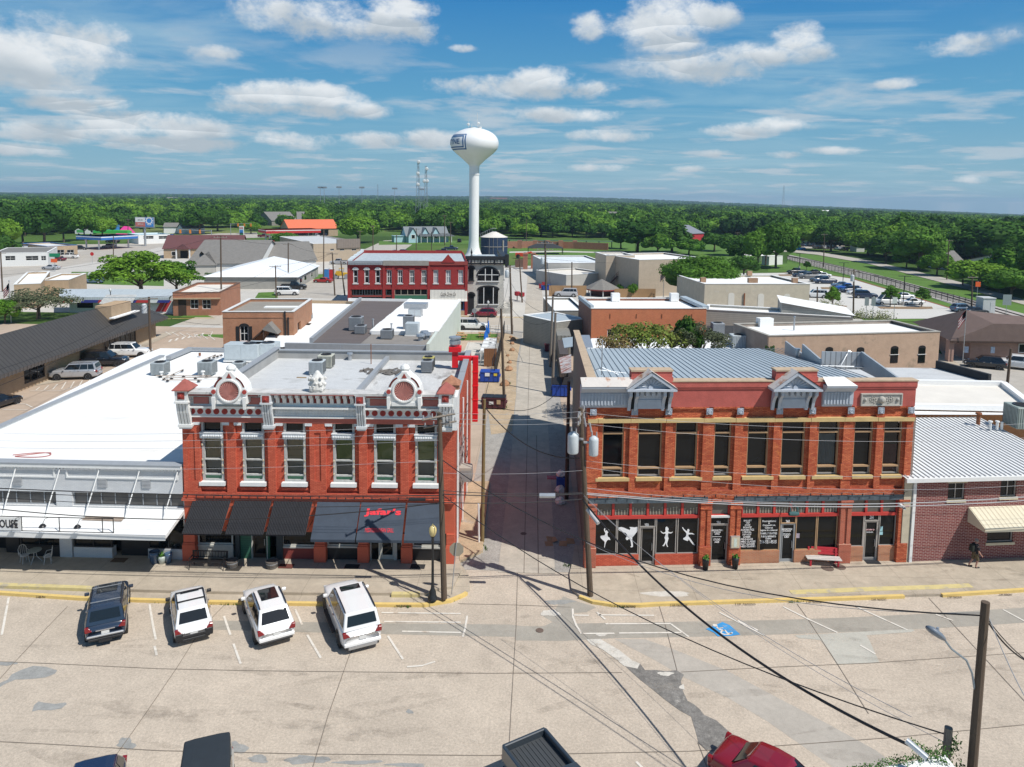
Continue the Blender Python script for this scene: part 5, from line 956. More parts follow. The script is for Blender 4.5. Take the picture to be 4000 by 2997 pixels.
def brick_right():
 F=Fr(g(3559,2194,.15),g(3997,2178,.15));W_=11.;U=lambda x,y=2050,v=0:F.uz(x,y,v)[0];Z=lambda y,x=3800,v=0:F.uz(x,y,v)[1]
 t=thn('brick_building','purple brown brick building with white seamed metal roof at far right','building',F.o,F.a)
 vb=brick('purple brown brick',(.17,.032,.034),(.23,.06,.052),(.48,.38,.33),.3,.1,var=.14,ms=.011);cream=mat('cream brick trim',(.6,.53,.38),.8,.12,4)
 zt=Z(1862);c5=conv(3400,1800,2.7617);U5=lambda x,y=900:F.uz(*c5(x,y))[0];Z5=lambda y,x=950:F.uz(*c5(x,y))[1]
 h=[(U5(838,320),U5(1020,320),Z5(420),Z5(238)),(U5(1405,300),U5(1580,300),Z5(405),Z5(220)),(U5(1258,830),U5(1540,830),Z5(895),Z5(750))]
 MB().wall(0.,W_,.15,zt,h,0,.3).b('wall',vb,t)
 for i,(a,b,c_,d)in en(h):
  wpart(t,a,b,c_,d,.1,alum,GL,.07,[(a+b)/2]if i<2 else[],name='window');B(a-.08,b+.08,-.07,.2,c_-.16,c_).b('sill',cream,t)
  if i<2:B(a-.08,b+.15,-.012,.2,d,d+.34).b('lintel',cream,t)
 B(-.75,-.25,-.02,.4,.15,zt-0).b('corner_strip',mat('cream render strip',(.5,.44,.33),.85,.15,1.5),t);B(-.2,-.02,-.1,.3,.15,zt).b('downpipe',WH,t)
 zr=zt+.12;yb=F.gl(3700,1630,zr+.7).y;wm=mat('white seamed metal roof',(.76,.77,.77),.45,.06,.8,stain=((.45,.42,.38),.75,.6));ro=QU((-.9,-.35,zr),(W_,-.35,zr),(W_,yb,zr+.7),(-.9,yb,zr+.7)).b('roof',wm,t);sm=MB()
 for k in rg(36):
  x=-.75+k*.33;sm.add([(x-.02,-.33,zr),(x+.02,-.33,zr),(x+.02,yb,zr+.7),(x-.02,yb,zr+.7),(x-.02,-.33,zr+.06),(x+.02,-.33,zr+.06),(x+.02,yb,zr+.76),(x-.02,yb,zr+.76)],[(4,5,6,7),(0,4,7,3),(1,2,6,5)])
 sm.b('seam',mat('grey roof seam',(.48,.48,.47),.5,.05,2),ro);B(-.95,W_,-.5,-.36,zr-.22,zr+.02).b('gutter',WH,t)
 B(-.9,W_,.3,.5,.1,zt+.05).box(-.9,-.78,.5,yb,0,zr+.02).b('rear_structure',vb,t)
 a=U5(1055,505);zc1,zc0=Z5(500),F.uz(*c5(1300,740),-1.5)[1];tn=mat('cream seamed canopy metal',(.66,.6,.45),.5,.06,2)
 cn=AD([(a,-.02,zc1),(W_,-.02,zc1),(W_,-1.5,zc0),(a,-1.5,zc0),(a,-.02,zc1-.18),(a,-1.5,zc0-.2),(W_,-1.5,zc0-.2),(a,-.02,zc0-.2)],[(0,3,2,1),(3,5,6,2),(0,7,5,3)]).b('door_canopy',tn,t)
 for k in rg(14):
  x=a+.3*k+.05;s_=AD([(x,-.02,zc1+.03),(x+.02,-.02,zc1+.03),(x+.02,-1.5,zc0+.03),(x,-1.5,zc0+.03)],[(0,3,2,1)]);s_.b('canopy_seam',mat('tan canopy seam',(.36,.29,.19),.6,0),cn)if k<12 else None
 return F,t,zr,yb
BF,bt,BZ,BY=brick_right()
c2=conv(3000,1300,2.209)
cunit('large grey green condenser on white seamed roof at right edge',g(*c2(2185,815),BZ+.75),(1.7,1.6,1.6),m_=mat('sage unit casing',(.28,.33,.3),.5,.1,3))
stack('roof_vent','rusty flue on white seamed roof',g(*c2(1812,790),BZ+.7),.13,.75,M_['rust']);
for k,x in en((1915,1975,2015)):stack('roof_vent',['left white pipe','middle white pipe','right white pipe'][k]+' of three beside large condenser',g(*c2(x,835),BZ+.6),.09,.55,WH,cap=k<2)
def wing():
 z=6.6;P=lambda x,y,zz=z:g(*c2(x,y),zz);t=thn('rear_wing','white roofed rear wing with orange brick band behind seamed roof','building',(0,0,0))
 a,b=P(1280,612),P(2209,600);x0,x1=GF.o.x+GF.w*cos(GF.a)+.3,b.x+4
 QU((x0,BF.o.y+BY+.3,BZ+.95),(x1,BF.o.y+BY+1.5,BZ+.95),(x1,a.y,z-.55),(x0,a.y,z-.55)).b('lower_roof',WM,t)
 ya,yb=a.y,P(1290,410).y;w2=P(2180,590).x;x3=P(1900,410).x
 MB().prism([(x0,ya),(w2,ya),(w2+.3,ya+1),(x3+1,yb),(x0,yb)],3,z-.35).b('wall',brick('orange side brick',(.45,.2,.08),(.5,.24,.1),(.4,.28,.18)),t)
 AD([(x0,ya+.1,z-.34),(w2,ya+.1,z-.34),(x3+1,yb,z-.34),(x0,yb,z-.34)],Q4).b('roof',mat('cream membrane roof',(.7,.66,.59),.8,.08,.6),t)
 m_=MB();ribbon(m_,[(x0,ya),(w2,ya)],.5,z-.4,z);ribbon(m_,[(w2+.2,ya),(x3+1,yb)],.5,z-.4,z+.02);ribbon(m_,[(x3+1,yb),(x0,yb)],.5,z-.4,z+.04);m_.b('parapet',WM,t)
 t2=thn('rear_roof_building','flat grey roofed block with black side parapet behind ribbed wall','building',(0,0,0));z2=6.2
 q=[g(*c2(*p),z2)for p in((1290,385),(1895,390),(1440,270),(1070,280))];q[0].y=max(q[0].y,yb+.3);q[1].y=max(q[1].y,yb+.3);q[0].x=x0;q[3].x=x0-2
 MB().prism([(p.x,p.y)for p in q],3,z2-.4).b('roof',G2,t2);m_=MB();ribbon(m_,[(q[1].x+.2,q[1].y),(q[2].x+.2,q[2].y)],.35,0,z2+.35);m_.b('side_parapet',mat('black bitumen wall',(.03,.032,.036),.8,.2,1),t2)
wing()
tanb=brick('tan brick',(.42,.29,.17),(.48,.34,.21),(.4,.33,.25),var=.12);brb=brick('brown orange brick',(.4,.16,.075),(.47,.21,.11),(.36,.26,.19),var=.18)
creamb=brick('cream painted brick',(.56,.5,.38),(.52,.46,.35),(.46,.42,.36),var=.12,stain=((.5,.5,.5),.6,.5));pinkb=brick('peeling pink brick',(.52,.36,.25),(.48,.32,.22),(.45,.36,.28),var=.12,stain=((.27,.22,.16),.56,.35))
redb2=brick('deep red painted brick',(.3,.035,.035),(.34,.045,.04),(.25,.03,.03),var=.15);sid=siding('grey lap siding',(.42,.4,.35),.28,.62,2,.16);tanp=siding('tan block wall',(.45,.37,.28),.4,.93,2,.08)
shing=mat('grey shingle',(.19,.18,.165),.9,.15,1.2,fine=.12);shingb=mat('brown shingle',(.15,.105,.09),.9,.12,1.2,fine=.12);shingr=mat('maroon shingle',(.125,.05,.05),.9,.12,1.2,fine=.1)
def bld(name,label,fl,fr,zt,bk,wm,rm,par=.35,cap=None,side_w=None,front=(),east=(),west=(),cat='building',wfm=None,group=None,drop=0):
 F=Fr(g(*fl,zt),g(*fr,zt));b=F.loc(g(*bk,zt));D=max(b.y,2);W_=F.w;t=thn(name,label,cat,F.o,F.a,group);cap=cap or WM;wfm=wfm or DW
 uzr=lambda r:(F.uz(r[0],(r[1]+r[3])/2)[0],F.uz(r[2],(r[1]+r[3])/2)[0],F.uz((r[0]+r[2])/2,r[3])[1],F.uz((r[0]+r[2])/2,r[1])[1])
 hs=[uzr(r)for r in front];MB().wall(0,W_,0,zt,hs,0,.3).b('front_wall',wm,t)
 m_=B(0,.3,.3,D,0,zt).box(.3,W_-.3,D-.3,D,0,zt-drop);tmp=MB()
 def side(px,x):
  o=F.R@(V((0,0,CAM_H))-F.o);out=[]
  for(a,b_)in((px[0],px[1]),(px[2],px[3])):
   d=F.R@ray(a,b_);tt=(x-o.x)/d.x;p=o+d*tt;out.append(p)
  return(min(out[0].y,out[1].y),max(out[0].y,out[1].y),min(out[0].z,out[1].z),max(out[0].z,out[1].z))
 es=[side(r,W_)for r in east];tmp.wall(.3,D,0,zt,es,0,.3);n0=len(m_.v);m_.v+=[(W_-p[1],p[0],p[2])for p in tmp.v];m_.f+=[[i+n0 for i in f]for f in tmp.f];m_.m+=tmp.m;m_.b('wall',side_w or wm,t)
 QU((.3,.3,zt-par),(W_-.3,.3,zt-par),(W_-.3,D-.3,zt-par),(.3,D-.3,zt-par)).b('roof',rm,t)
 B(-.06,W_+.06,-.06,.36,zt,zt+.08).box(-.06,.36,.36,D+.06,zt,zt+.08).box(W_-.36,W_+.06,.36,D+.06,zt,zt+.08).box(.36,W_-.36,D-.36,D+.06,zt,zt+.08).b('coping',cap,t)
 for(a,b_,c_,d)in hs:wpart(t,a,b_,c_,d,.12,wfm,GL,.09,[(a+b_)/2]if b_-a>1 else[],[(c_+d)/2]if d-c_>1.2 else[])
 for(a,b_,c_,d)in es:QU((W_-.2,a,c_),(W_-.2,b_,c_),(W_-.2,b_,d),(W_-.2,a,d)).b('window',GL,t)
 return F,t,D,zt-par
def gable(name,label,A,B_,D,ze,zr,wm,rm,hip=0,over=.4,cat='house',group=None,wins=(),porch=None):
 F=Fr(A,B_);W_=F.w;z0=A.z;t=thn(name,label,cat,(F.o.x,F.o.y,z0),F.a,group)
 PX([(0,0),(D,0),(D,ze),(D/2,ze if hip else zr-.1),(0,ze)],0,W_).b('wall',wm,t)
 o=over;k=(zr-ze)/(D/2);m_=MB()
 if hip:m_.add([(-o,-o,ze-k*o),(W_+o,-o,ze-k*o),(W_+o,D+o,ze-k*o),(-o,D+o,ze-k*o),(hip,D/2,zr),(W_-hip,D/2,zr)],[(0,1,5,4),(1,2,5),(2,3,4,5),(3,0,4),(3,2,1,0)])
 else:
  for s_ in(0,1):
   ya,yb=(-o,D/2)if s_==0 else(D+o,D/2);za,zb=ze-k*o,zr;vs=[(-o,ya,za),(W_+o,ya,za),(W_+o,yb,zb),(-o,yb,zb)];m_.add(vs+[(x,y,z+.14)for x,y,z in vs],[(4,5,6,7),(3,2,1,0),(0,1,5,4),(1,2,6,5),(3,0,4,7)])
 m_.b('roof',rm,t)
 for(u0,u1,za,zb)in wins:fo=B(u0*W_,u1*W_,-.06,.02,za,zb).b('window',WH,t);B(u0*W_+.1,u1*W_-.1,-.08,-.061,za+.1,zb-.1).b('pane',GL,fo)
 return F,t
F1,t1,D1_,z1_=bld('brick_building','two storey brown brick building with black shuttered window and covered stair',(869,1219),(1147,1219),7.2,(1251,1168),brb,mat('grey tan gravel roof',(.27,.25,.215),.95,.14,.6),front=[(937,1273,970,1334)],east=[(1163,1326,1175,1253),(1217,1279,1227,1222)],cap=DW)
u=lambda x,y:F1 .uz(x,y)
for a,b in((922,936),(971,985)):B(u(a,1300)[0],u(b,1300)[0],-.06,0,u(930,1336)[1],u(930,1275)[1]).b('shutter',BK,t1)
xm,zz=(u(936,1270)[0]+u(971,1270)[0])/2,u(950,1276)[1];hw=.62;PY([(xm-hw,zz)]+[(xm+hw*cos(a),zz+.42*sin(a))for a in[pi*(1-k/8)for k in rg(9)]]+[(xm+hw,zz)],-.05,.02).b('window_head',BK,t1)
st=MB();a0,z0=u(955,1352);a1,z1=u(1047,1272);st.add([(a0,-1.6,z0),(a1,-1.6,z1),(a1,-.02,z1),(a0,-.02,z0),(a0,-1.6,z0-.25),(a1,-1.6,z1-.25),(a1,-.02,z1-.25),(a0,-.02,z0-.25)],[(0,1,2,3),(0,4,5,1),(4,7,6,5),(0,3,7,4)]);st.b('stair_roof',mat('dark brown timber',(.06,.035,.025),.8,.2,3),t1)
b0,zb0=u(1097,1292);gm=AD([(a1-.3,-1.9,z1-.2),((a1+b0)/2-.3,-1.9,z1+.6),(b0+.1,-1.9,zb0-.1),(a1-.3,0,z1-.2),((a1+b0)/2-.3,0,z1+.6),(b0+.1,0,zb0-.1)],[(0,1,4,3),(1,2,5,4),(0,2,1)]);gm.b('stair_gable',shing,t1)
B(u(1051,1330)[0],u(1074,1330)[0],-.05,0,2.5,u(1060,1300)[1]).b('door',BK,t1);B(a1-.2,a1-.05,-1.8,-1.65,0,z1-.1).box(b0-.2,b0-.05,-1.8,-1.65,0,zb0).box(a1-.2,b0,-1.7,-.05,2.3,2.45).b('stair_post',MT('dark brown timber'),t1)
for x in(1115,1127):uu=u(x,1290)[0];CY((uu,-.12,0),(uu,-.12,u(x,1216 if x<1120 else 1240)[1]),.1,n=8).b('downpipe',BK,t1)
B(0,u(1147,1290)[0],-.05,-.001,u(1000,1242)[1],u(1000,1238)[1]).b('string_course',brb,t1)
B(u(970,1190)[0]+.5,u(1010,1190)[0]+4,D1_*.45,D1_*.55,z1_,z1_+.15).b('roof_ridge',WM,t1)
ac=B(F1 .w,F1 .w+.5,D1_*.62,D1_*.75,3.6,4.2).b('window_air_conditioner',WH,t1)
zt=5.2;P=lambda x,y,z=zt:g(x,y,z);t=thn('long_block','long low block with brown, white and grey roofs between corner building and rear street','building',(0,0,0))
ze=P(1776,1171);yb=ze.y;yf=P(1457,1330).y;x_r0,x_r1=P(1697,1330).x,ze.x;xr=(x_r0+x_r1)/2
xd0,xd1=P(1210,1329).x,(P(1457,1310).x+P(1585,1168).x)/2;xd0b=P(1407,1166).x
QU((xd0,yf,zt-.4),(xd1,yf,zt-.4),(xd1,yb,zt-.4),(xd0b,yb,zt-.4)).b('roof',mat('dark brown grey roofing',(.125,.105,.1),.9,.12,.8,fine=.1,stretch=(.3,1.5,1)),t)
yw=P(1457,1293).y;QU((xd1,yw,zt-.1),(xr,yw,zt-.1),(xr,yb,zt-.1),(xd1,yb,zt-.1)).b('roof',mat('cream white roof',(.82,.8,.76),.7,.05,.4,stain=((.55,.48,.4),.74,.4)),t);QU((xd1,yf,zt-.42),(xr,yf,zt-.42),(xr,yw,zt-.42),(xd1,yw,zt-.42)).b('roof',mat('tan grey roofing',(.24,.22,.2),.9,.15,1),t)
QU((P(1000,1330).x,yf,4.2),(xd0-.3,yf,4.2),(xd0b-.3,yb,4.2),(P(1180,1160,4.2).x,yb,4.2)).b('roof',WM,t)
B(xr,xr+.35,yf-1.5,yb+.2,0,zt).b('side_wall',mat('pale mint render',(.55,.6,.54),.85,.07,.7,stain=((.48,.42,.33),.75,.4)),t);m_=MB()
for k in rg(9):m_.box(xr-.1,xr+.45,yw+(yb-yw)*k/9,yw+(yb-yw)*(k+1)/9,zt,zt+.1+.06*(k%2));m_.box(xd1-.25,xd1+.25,yw+(yb-yw)*k/9,yw+(yb-yw)*(k+1)/9,zt-.4,zt+.04+.05*(k%2))
m_.box(xd1,xr-.1,yw-.3,yw,zt-.4,zt+.05).box(xd0b-2,xr,yb-.3,yb,zt-.5,zt-.02);m_.b('coping',WM,t)
m_=MB();ribbon(m_,[(xd0,yf),(xd0b,yb)],.4,3.5,zt+.15);m_.box(xd0-3,xr,yf-.4,yf,0,zt-.43);m_.b('parapet',FL_,t);B(P(1180,1160).x,xr,yb+.01,yb+.1,0,zt-.5).b('street_front',tanb,t)
for px,py,w,lb in((1392,1290,1.6,'large dark condenser on dark brown roof'),(1409,1303,1.3,'low dark condenser in front on dark brown roof'),(1513,1322,1.4,'condenser at front edge of tan grey roof')):
 cunit(lb,g(px,py,zt-.4),(w,w,w*(1.1 if w>1.5 else .8)),m_=GR)
cunit('tall condenser at front of cream white roof',g(1597,1284,zt-.1),(1.3,1.2,1.7),m_=GR);roof_unit('rooftop_unit','grey box unit with hoods at front edge of cream white roof',g(1611,1310,zt-.4),(1.6,1.4,1.6),kind='package',m_=MT('pale unit panel'),fan=False)
roof_unit('rooftop_unit','hooded kitchen unit in middle of cream white roof',g(1623,1238,zt-.1),(1.8,1.6,1.2),kind='package',m_=GV,fan=False);tag(B(-1.6,1.6,-.9,.9,0,.7).b('duct_hood',GV),'grey duct hood over kitchen unit on cream roof','duct').location=g(1623,1238,zt-.1)+V((0,.5,1.2))
for k,(px,py)in en(((1643,1331),(1658,1318),(1668,1326))):stack('exhaust_fan',['left low','rear','right'][k]+' galvanised fan of three at corner of tan grey roof',g(px,py,zt-.42),.32,.55,GV,'exhaust fan','fans on tan grey roof')
stack('vent_pipe','tall grey pipe at edge of dark brown roof',g(1457,1287,zt-.4),.1,1.3);stack('vent_pipe','small grey pipe at front of cream roof',g(1529,1287,zt-.1),.1,.7)
def red_block():
 fl,fr=g(1363,1234),g(1826,1232);F=Fr(fl,fr);W_=F.w;t=thn('shop_row','two storey dark red painted shop row on rear street','building',F.o,F.a);c=conv(900,650,2.209);U=lambda x,y=950:F.uz(*c(x,y))[0];Z=lambda y,x=1500:F.uz(*c(x,y))[1]
 zt=Z(822);ws=[1080,1177,1272,1370,1465,1567,1670,1773,1880,1988];hs=[(U(x-21),U(x+21),Z(1010),Z(893))for x in ws]
 MB().wall(0,W_,Z(1050),zt,hs,0,.35).b('wall',redb2,t)
 for k,(a,b,z0,z1)in en(hs):
  fo=wpart(t,a,b,z0,z1,.15,DW,GL if k<7 else mat('pale curtained glass',(.3,.31,.33),.4,.15,2),.16,[(a+b)/2]if k>2 else[],[(z0+z1)/2]);B(a-.1,b+.1,-.1,.1,z0-.16,z0).b('sill',DW,fo);xm=(a+b)/2;r=(b-a)/2+.15
  PY([(xm+r*cos(q),z1+.45*sin(q))for q in[pi*k_/8 for k_ in rg(9)]],-.12,0).b('window_hood',redb2 if k>2 else DW,fo)
 pl=MB()
 for x in(1022,1325,1405,1712,2035):pl.box(U(x)-.25,U(x)+.25,-.15,0,0,zt)
 pl.box(0,W_,-.1,0,Z(1062),Z(1045));pl.b('pilaster',redb2,t)
 cn=B(0,U(1315),-.4,.4,Z(850),zt+.1);n=20
 for k in rg(n):cn.box(U(1035)+k*(U(1310)-U(1035))/n,U(1035)+(k+.5)*(U(1310)-U(1035))/n,-.5,-.4,Z(850),Z(828))
 cn.b('cornice',GR,t);B(U(1318),U(1712),-.35,.4,Z(855),zt+.15).b('cornice',mat('tan grey cornice',(.28,.26,.23),.8,.15,1.5),t);B(U(1712),W_,-.2,.3,Z(850),zt+.05).b('cornice',MT('maroon trim paint'),t)
 PY([(U(1825),zt),(U(1935),zt),(U(1878),Z(758))],-.25,.2).box(U(1825),U(1935),-.3,.25,zt-.15,zt+.12).b('pediment',redb2,t)
 D=24;B(0,.4,.35,D,0,zt+.05).box(W_-.3,W_,.35,D,0,zt).b('side_wall',redb2,t)
 QU((.4,.4,zt-.3),(U(1712),.4,zt-.3),(U(1712),D,zt-.3),(.4,D,zt-.3)).quad((U(1712),.4,zt-.3),(W_-.3,.4,zt-.3),(W_-.3,D,zt-.3),(U(1712),D,zt-.3)).b('roof',mat('blue grey painted roof',(.42,.47,.49),.6,.12,.5,stretch=(3,.5,1)),t);m_=MB()
 for k in rg(8):m_.box(-.1,.45,k*3,k*3+2.9,zt+0,zt+.35+.1*(k%2))
 m_.b('parapet_cap',mat('pale blue flashing',(.6,.66,.68),.6,.1,1),t);B(.4,W_-.3,D-.3,D,0,zt+.3).b('rear_wall',redb2,t)
 zs,z0=Z(1050),Z(1112);sl=mat('slate shopfront',(.06,.07,.08),.6,.1,2)
 for a,b,n in((1055,1140,3),(1155,1232,3),(1247,1330,3),(1342,1395,1),(1415,1700,5)):
  ua,ub=U(a),U(b);w=(ub-ua)/n;wpart(t,ua,ub,z0,zs-.1,-.02,sl if a<1400 else mat('cream trim',(.45,.42,.34),.7,.1,2),GL,.1,[ua+w*k for k in rg(1,n)],name='transom')
 B(0,U(1712),0,.3,z0-.3,z0-.01).box(0,U(1045),0,.3,0,zs).b('lintel_beam',MT('maroon trim paint'),t);B(U(1415),U(1700),-.1,-.01,z0-.75,z0-.05).b('fascia_board',green_p,t);B(.3,U(1712),.35,.4,0,z0-.3).b('shop_front',sl,t)
 a,b=U(1725),U(2045);zc1,zc0=Z(1066),F.uz(*c(1880,1165),-1.4)[1];m_=MB();n=26
 for k in rg(n):x0=a+(b-a)*k/n;x1=a+(b-a)*(k+.85)/n;m_.add([(x0,-.1,zc1),(x1,-.1,zc1),(x1,-.5,zc0+.35),(x0,-.5,zc0+.35),(x1,-1.5,zc0),(x0,-1.5,zc0)],[(0,3,2,1),(3,5,4,2)])
 m_.b('ribbed_awning',mat('cream ribbed awning',(.62,.6,.54),.6,.08,2),t);QU((a,-.04,zc0),(b,-.04,zc0),(b,-.04,zc1+.05),(a,-.04,zc1+.05)).b('awning_backing',GR,t)
 text('Cattle Drive Co',BK,t,U(1815),U(1945),Z(1115),Z(1085),-.6,shear=.3)
 B(U(1945),U(2040),-.1,.3,0,.9).b('bulkhead',tanb,t);wpart(t,U(1945),U(2018),.95,zc0-.2,0,mat('blue window trim',(.06,.1,.35),.5,0),GL,.1,name='shop_window');text('OPEN',mat('red neon lettering',(.7,.05,.03),.5,0),t,U(1962),U(1995),zc0-.7,zc0-.45,-.03)
 return F
RB=red_block()
def bank():
 c=conv(1700,800,2.761);F=Fr(g(1826,1227),g(1966,1227));W_=F.w;U=lambda x,y=800:F.uz(*c(x,y))[0];Z=lambda y,x=550:F.uz(*c(x,y))[1];t=thn('bank_building','pale grey arched corner building with black bracketed cornice','building',F.o,F.a)
 gb=brick('pale grey painted brick',(.5,.48,.43),(.54,.52,.47),(.44,.42,.38),.6,.3,var=.1,ms=.03,stain=((.42,.36,.27),.68,.6));zt=Z(640);D=17.
 B(0,W_,0,.3,0,zt).box(0,.3,.3,D,0,zt).box(W_-.3,W_,.3,D,0,zt).box(.3,W_-.3,D-.3,D,0,zt).b('wall',gb,t);QU((.3,.3,zt+.5),(W_-.3,.3,zt+.5),(W_-.3,D-.3,zt+.5),(.3,D-.3,zt+.5)).b('roof',MT('blue grey painted roof'),t)
 bkm=mat('black trim paint',(.02,.02,.022),.5,.1,3);cn=MB()
 for(x0,x1,y0,y1)in((-.3,W_+.5,-.5,.3),(W_-.2,W_+.5,.3,D)):cn.box(x0,x1,y0,y1,zt+0,zt+.18).box(x0+.1,x1-.1,y0+.1,y1,zt+.18,zt+.9).box(x0-.15,x1+.15,y0-.15,y1,zt+.9,zt+1.5)
 cn.box(W_+.2,W_+.9,-.7,.8,zt-.6,zt+1.9);cn.b('cornice',bkm,t)
 pn=MB();n=11
 for k in rg(n):x=.1+k*(W_-.2)/n;pn.box(x+.08,x+(W_-.2)/n-.08,-.43,-.401,zt+.3,zt+.8)
 for k in rg(14):y=1+k*1.1;pn.box(W_+.41,W_+.43,y,y+.7,zt+.3,zt+.8)
 pn.b('cornice_panel',gb,t);fn=MB()
 for x in(U(390,540),U(490),U(640)):fn.box(x-.1,x+.1,-.6,-.3,zt-.1,zt+.95)
 fn.lathe([(.25,0),(.1,.3),(.2,.7),(.05,1.2),(.01,1.5)],U(390),-.2,zt+1.5,8);fn.b('bracket',bkm,t)
 def arch(a,b,z0,z1,rise,bars=(),hz=(),y=-.02,side=False):
  xm,r=(a+b)/2,(b-a)/2;o=[(b,z0)]+[(xm+r*cos(q),z1-rise+rise*sin(q))for q in[pi*k/12 for k in rg(13)]]+[(a,z0)];big=[(b+.22,z1-rise-.1)]+[(xm+(r+.28)*cos(q),z1-rise+(rise+.28)*sin(q))for q in[pi*k/12 for k in rg(13)]]+[(a-.22,z1-rise-.1)]
  m1=PY(big,y-.1,y);m2=PY(o,y-.14,y-.101);m3=MB()
  for x in bars:m3 .box(x-.07,x+.07,y-.18,y-.141,z0,z1-rise*(abs(x-xm)/r)**2*.9-.05)
  for z in hz:m3 .box(a,b,y-.175,y-.141,z-.06,z+.06)
  m3 .box(a-.15,b+.15,y-.25,y-0,z0-.18,z0)
  for m_ in(m1,m2,m3):
   if side:m_.v=[(W_-p[1],p[0],p[2])for p in m_.v]
  fo=m1 .b('window_arch',bkm,t);m2 .b('pane',GL,fo);m3 .b('frame',DW if bars else bkm,fo)
 arch(U(462),U(683),Z(820),Z(680),1.5,[U(540),U(610)],[Z(755)]);arch(U(365),U(415),Z(815),Z(672),.35);arch(U(468),U(680),Z(1070),Z(885),.5,[U(525),U(628)]);arch(U(358),U(420),.1,Z(955),.45)
 B(U(360),U(418),-.22,-.2,.1,Z(1010)).b('door',bkm,t)
 arch(2.,3.6,Z(820),Z(685),.5,side=True);arch(2.,3.6,1.,Z(905),.6,side=True);arch(6.5,8.1,Z(820),Z(685),.5,side=True);arch(11,12.6,Z(820),Z(685),.5,side=True)
 B(W_,W_+1.8,.5,9,0,1.).b('landing',gb,t);rl=MB()
 for z in(1.4,1.75,2.1):rl.tube([(W_-1.5,-1.5,z-1.),(W_+.4,-.4,z),(W_+1.75,.6,z),(W_+1.75,9,z)],.035,4)
 for y in(.6,2.5,4.5,6.5,9):rl.cyl((W_+1.75,y,0),(W_+1.75,y,2.1),.04,n=5)
 rl.b('railing',BK,t)
bank()
def water_tower():
 p=g(1857,1012);p=V((-21.2,262,0));t=thn('water_tower','tall white spheroid water tower with blue lettered logo','water tower',p);zz=lambda y:at(1857,y,p.y).z
 R0=8.63;zc=zz(558);m_=MB();ztp,zb=zz(501),zz(640)
 prof=[(1.75*2.4,0),(1.75*1.9,.8),(1.75*1.45,2.2),(1.75*1.15,4),(1.78,6.5),(1.78,zz(690)),(1.78,zz(655))]
 for y,hw in((650,20),(645,22),(640,27),(630,37),(620,48),(610,60),(600,72),(590,82),(580,89.5),(570,92.5),(560,93.6),(550,92.5),(540,88.5),(530,81.5),(520,70),(512,56),(505,38),(502,22),(501,.1)):prof.append((hw*p.y/FPX,zz(y)))
 wt=mat('gloss white tank paint',(.8,.8,.79),.35,.03,.3,spec=.5,stain=((.66,.62,.58),.78,.25));m_.lathe(prof,n=48);m_.b('tank',wt,t,smooth=True)
 LA([(1.8,0),(1.95,.05),(1.95,.25),(1.8,.3)],0,0,zz(684),32).b('ring',wt,t)
 bl=mat('blue logo paint',(.03,.13,.32),.5,.05,1)
 def rad_at(z):
  for(r0,h0),(r1,h1)in zip(prof,prof[1:]):
   if h0<=z<=h1:return r0+(r1-r0)*(z-h0)/(h1-h0+1e-9)
  return R0
 def wrap(me,deg0):
  co=np.empty(len(me.vertices)*3);me.vertices.foreach_get('co',co);co=co.reshape(-1,3);out=[]
  for x,y,z in co:r=rad_at(z)+.06+y;a_=rad(deg0)+x/R0;out.append((r*sin(a_),-r*cos(a_),z))
  me.vertices.foreach_set('co',np.array(out).ravel());me.update()
 deg=-21
 tm=text_mesh('VAN ALSTYNE',bl,.012,ext=.01);co=np.empty(len(tm.vertices)*3);tm.vertices.foreach_get('co',co);co=co.reshape(-1,3);lo,hi=co.min(0),co.max(0);h0,h1=zz(569),zz(548);s_=(h1-h0)/(hi[1]-lo[1]);o_=np.stack([(co[:,0]-hi[0])*s_*1.02-3.1+1.35,co[:,2]*0,(co[:,1]-lo[1])*s_+h0],1)
 bm=bmesh.new();tm.vertices.foreach_set('co',o_.ravel());bm.from_mesh(tm);bmesh.ops.triangulate(bm,faces=bm.faces);bmesh.ops.subdivide_edges(bm,edges=[e for e in bm.edges if e.calc_length()>.5],cuts=2);bm.to_mesh(tm);bm.free();wrap(tm,deg);link('lettering',tm,t)
 fr=MB()
 def bar(x0,x1,z0,z1):
  n=max(1,int(abs(x1-x0)/.4));k2=max(1,int((z1-z0)/.5))
  for k in rg(n):
   for q in rg(k2):a,b=x0+(x1-x0)*k/n,x0+(x1-x0)*(k+1)/n;c_,d=z0+(z1-z0)*q/k2,z0+(z1-z0)*(q+1)/k2;fr.quad((a,0,c_),(b,0,c_),(b,0,d),(a,0,d))
 w=.42;x1=-.15;x2=.75;bar(-13,x1,zz(582),zz(582)+w);bar(-13,x1,zz(540),zz(540)+w);bar(x1-w,x1,zz(582)+w,zz(540));bar(-13,x2,zz(590),zz(590)+w);bar(-13,x2,zz(533),zz(533)+.25);bar(x2-w,x2,zz(590)+w,zz(533))
 me=fr.mesh('logo_frame',bl);wrap(me,deg);link('logo_frame',me,t)
 an=CY((1.,0,ztp-.3),(1.,0,zz(440)),.07,n=5).cyl((-2.1,0,ztp-.3),(-2.1,0,zz(463)),.05,n=5).lathe([(1.,-.2),(1.2,0),(1.2,.25),(.01,.3)],-.6,0,ztp,12).lathe([(.6,-.2),(.7,.5),(.01,.6)],1.9,0,ztp,10).cyl((-1.,0,ztp),(-1.,0,ztp+1.4),.1,n=5);an.b('antenna',DW,t)
 for x,z in((-2.25,zz(486)),(1.35,zz(482))):LA([(.01,0),(.35,.1),(.5,.3),(.01,.32)],x,-.1,z,12,'y').b('dish',WH,t)
water_tower()
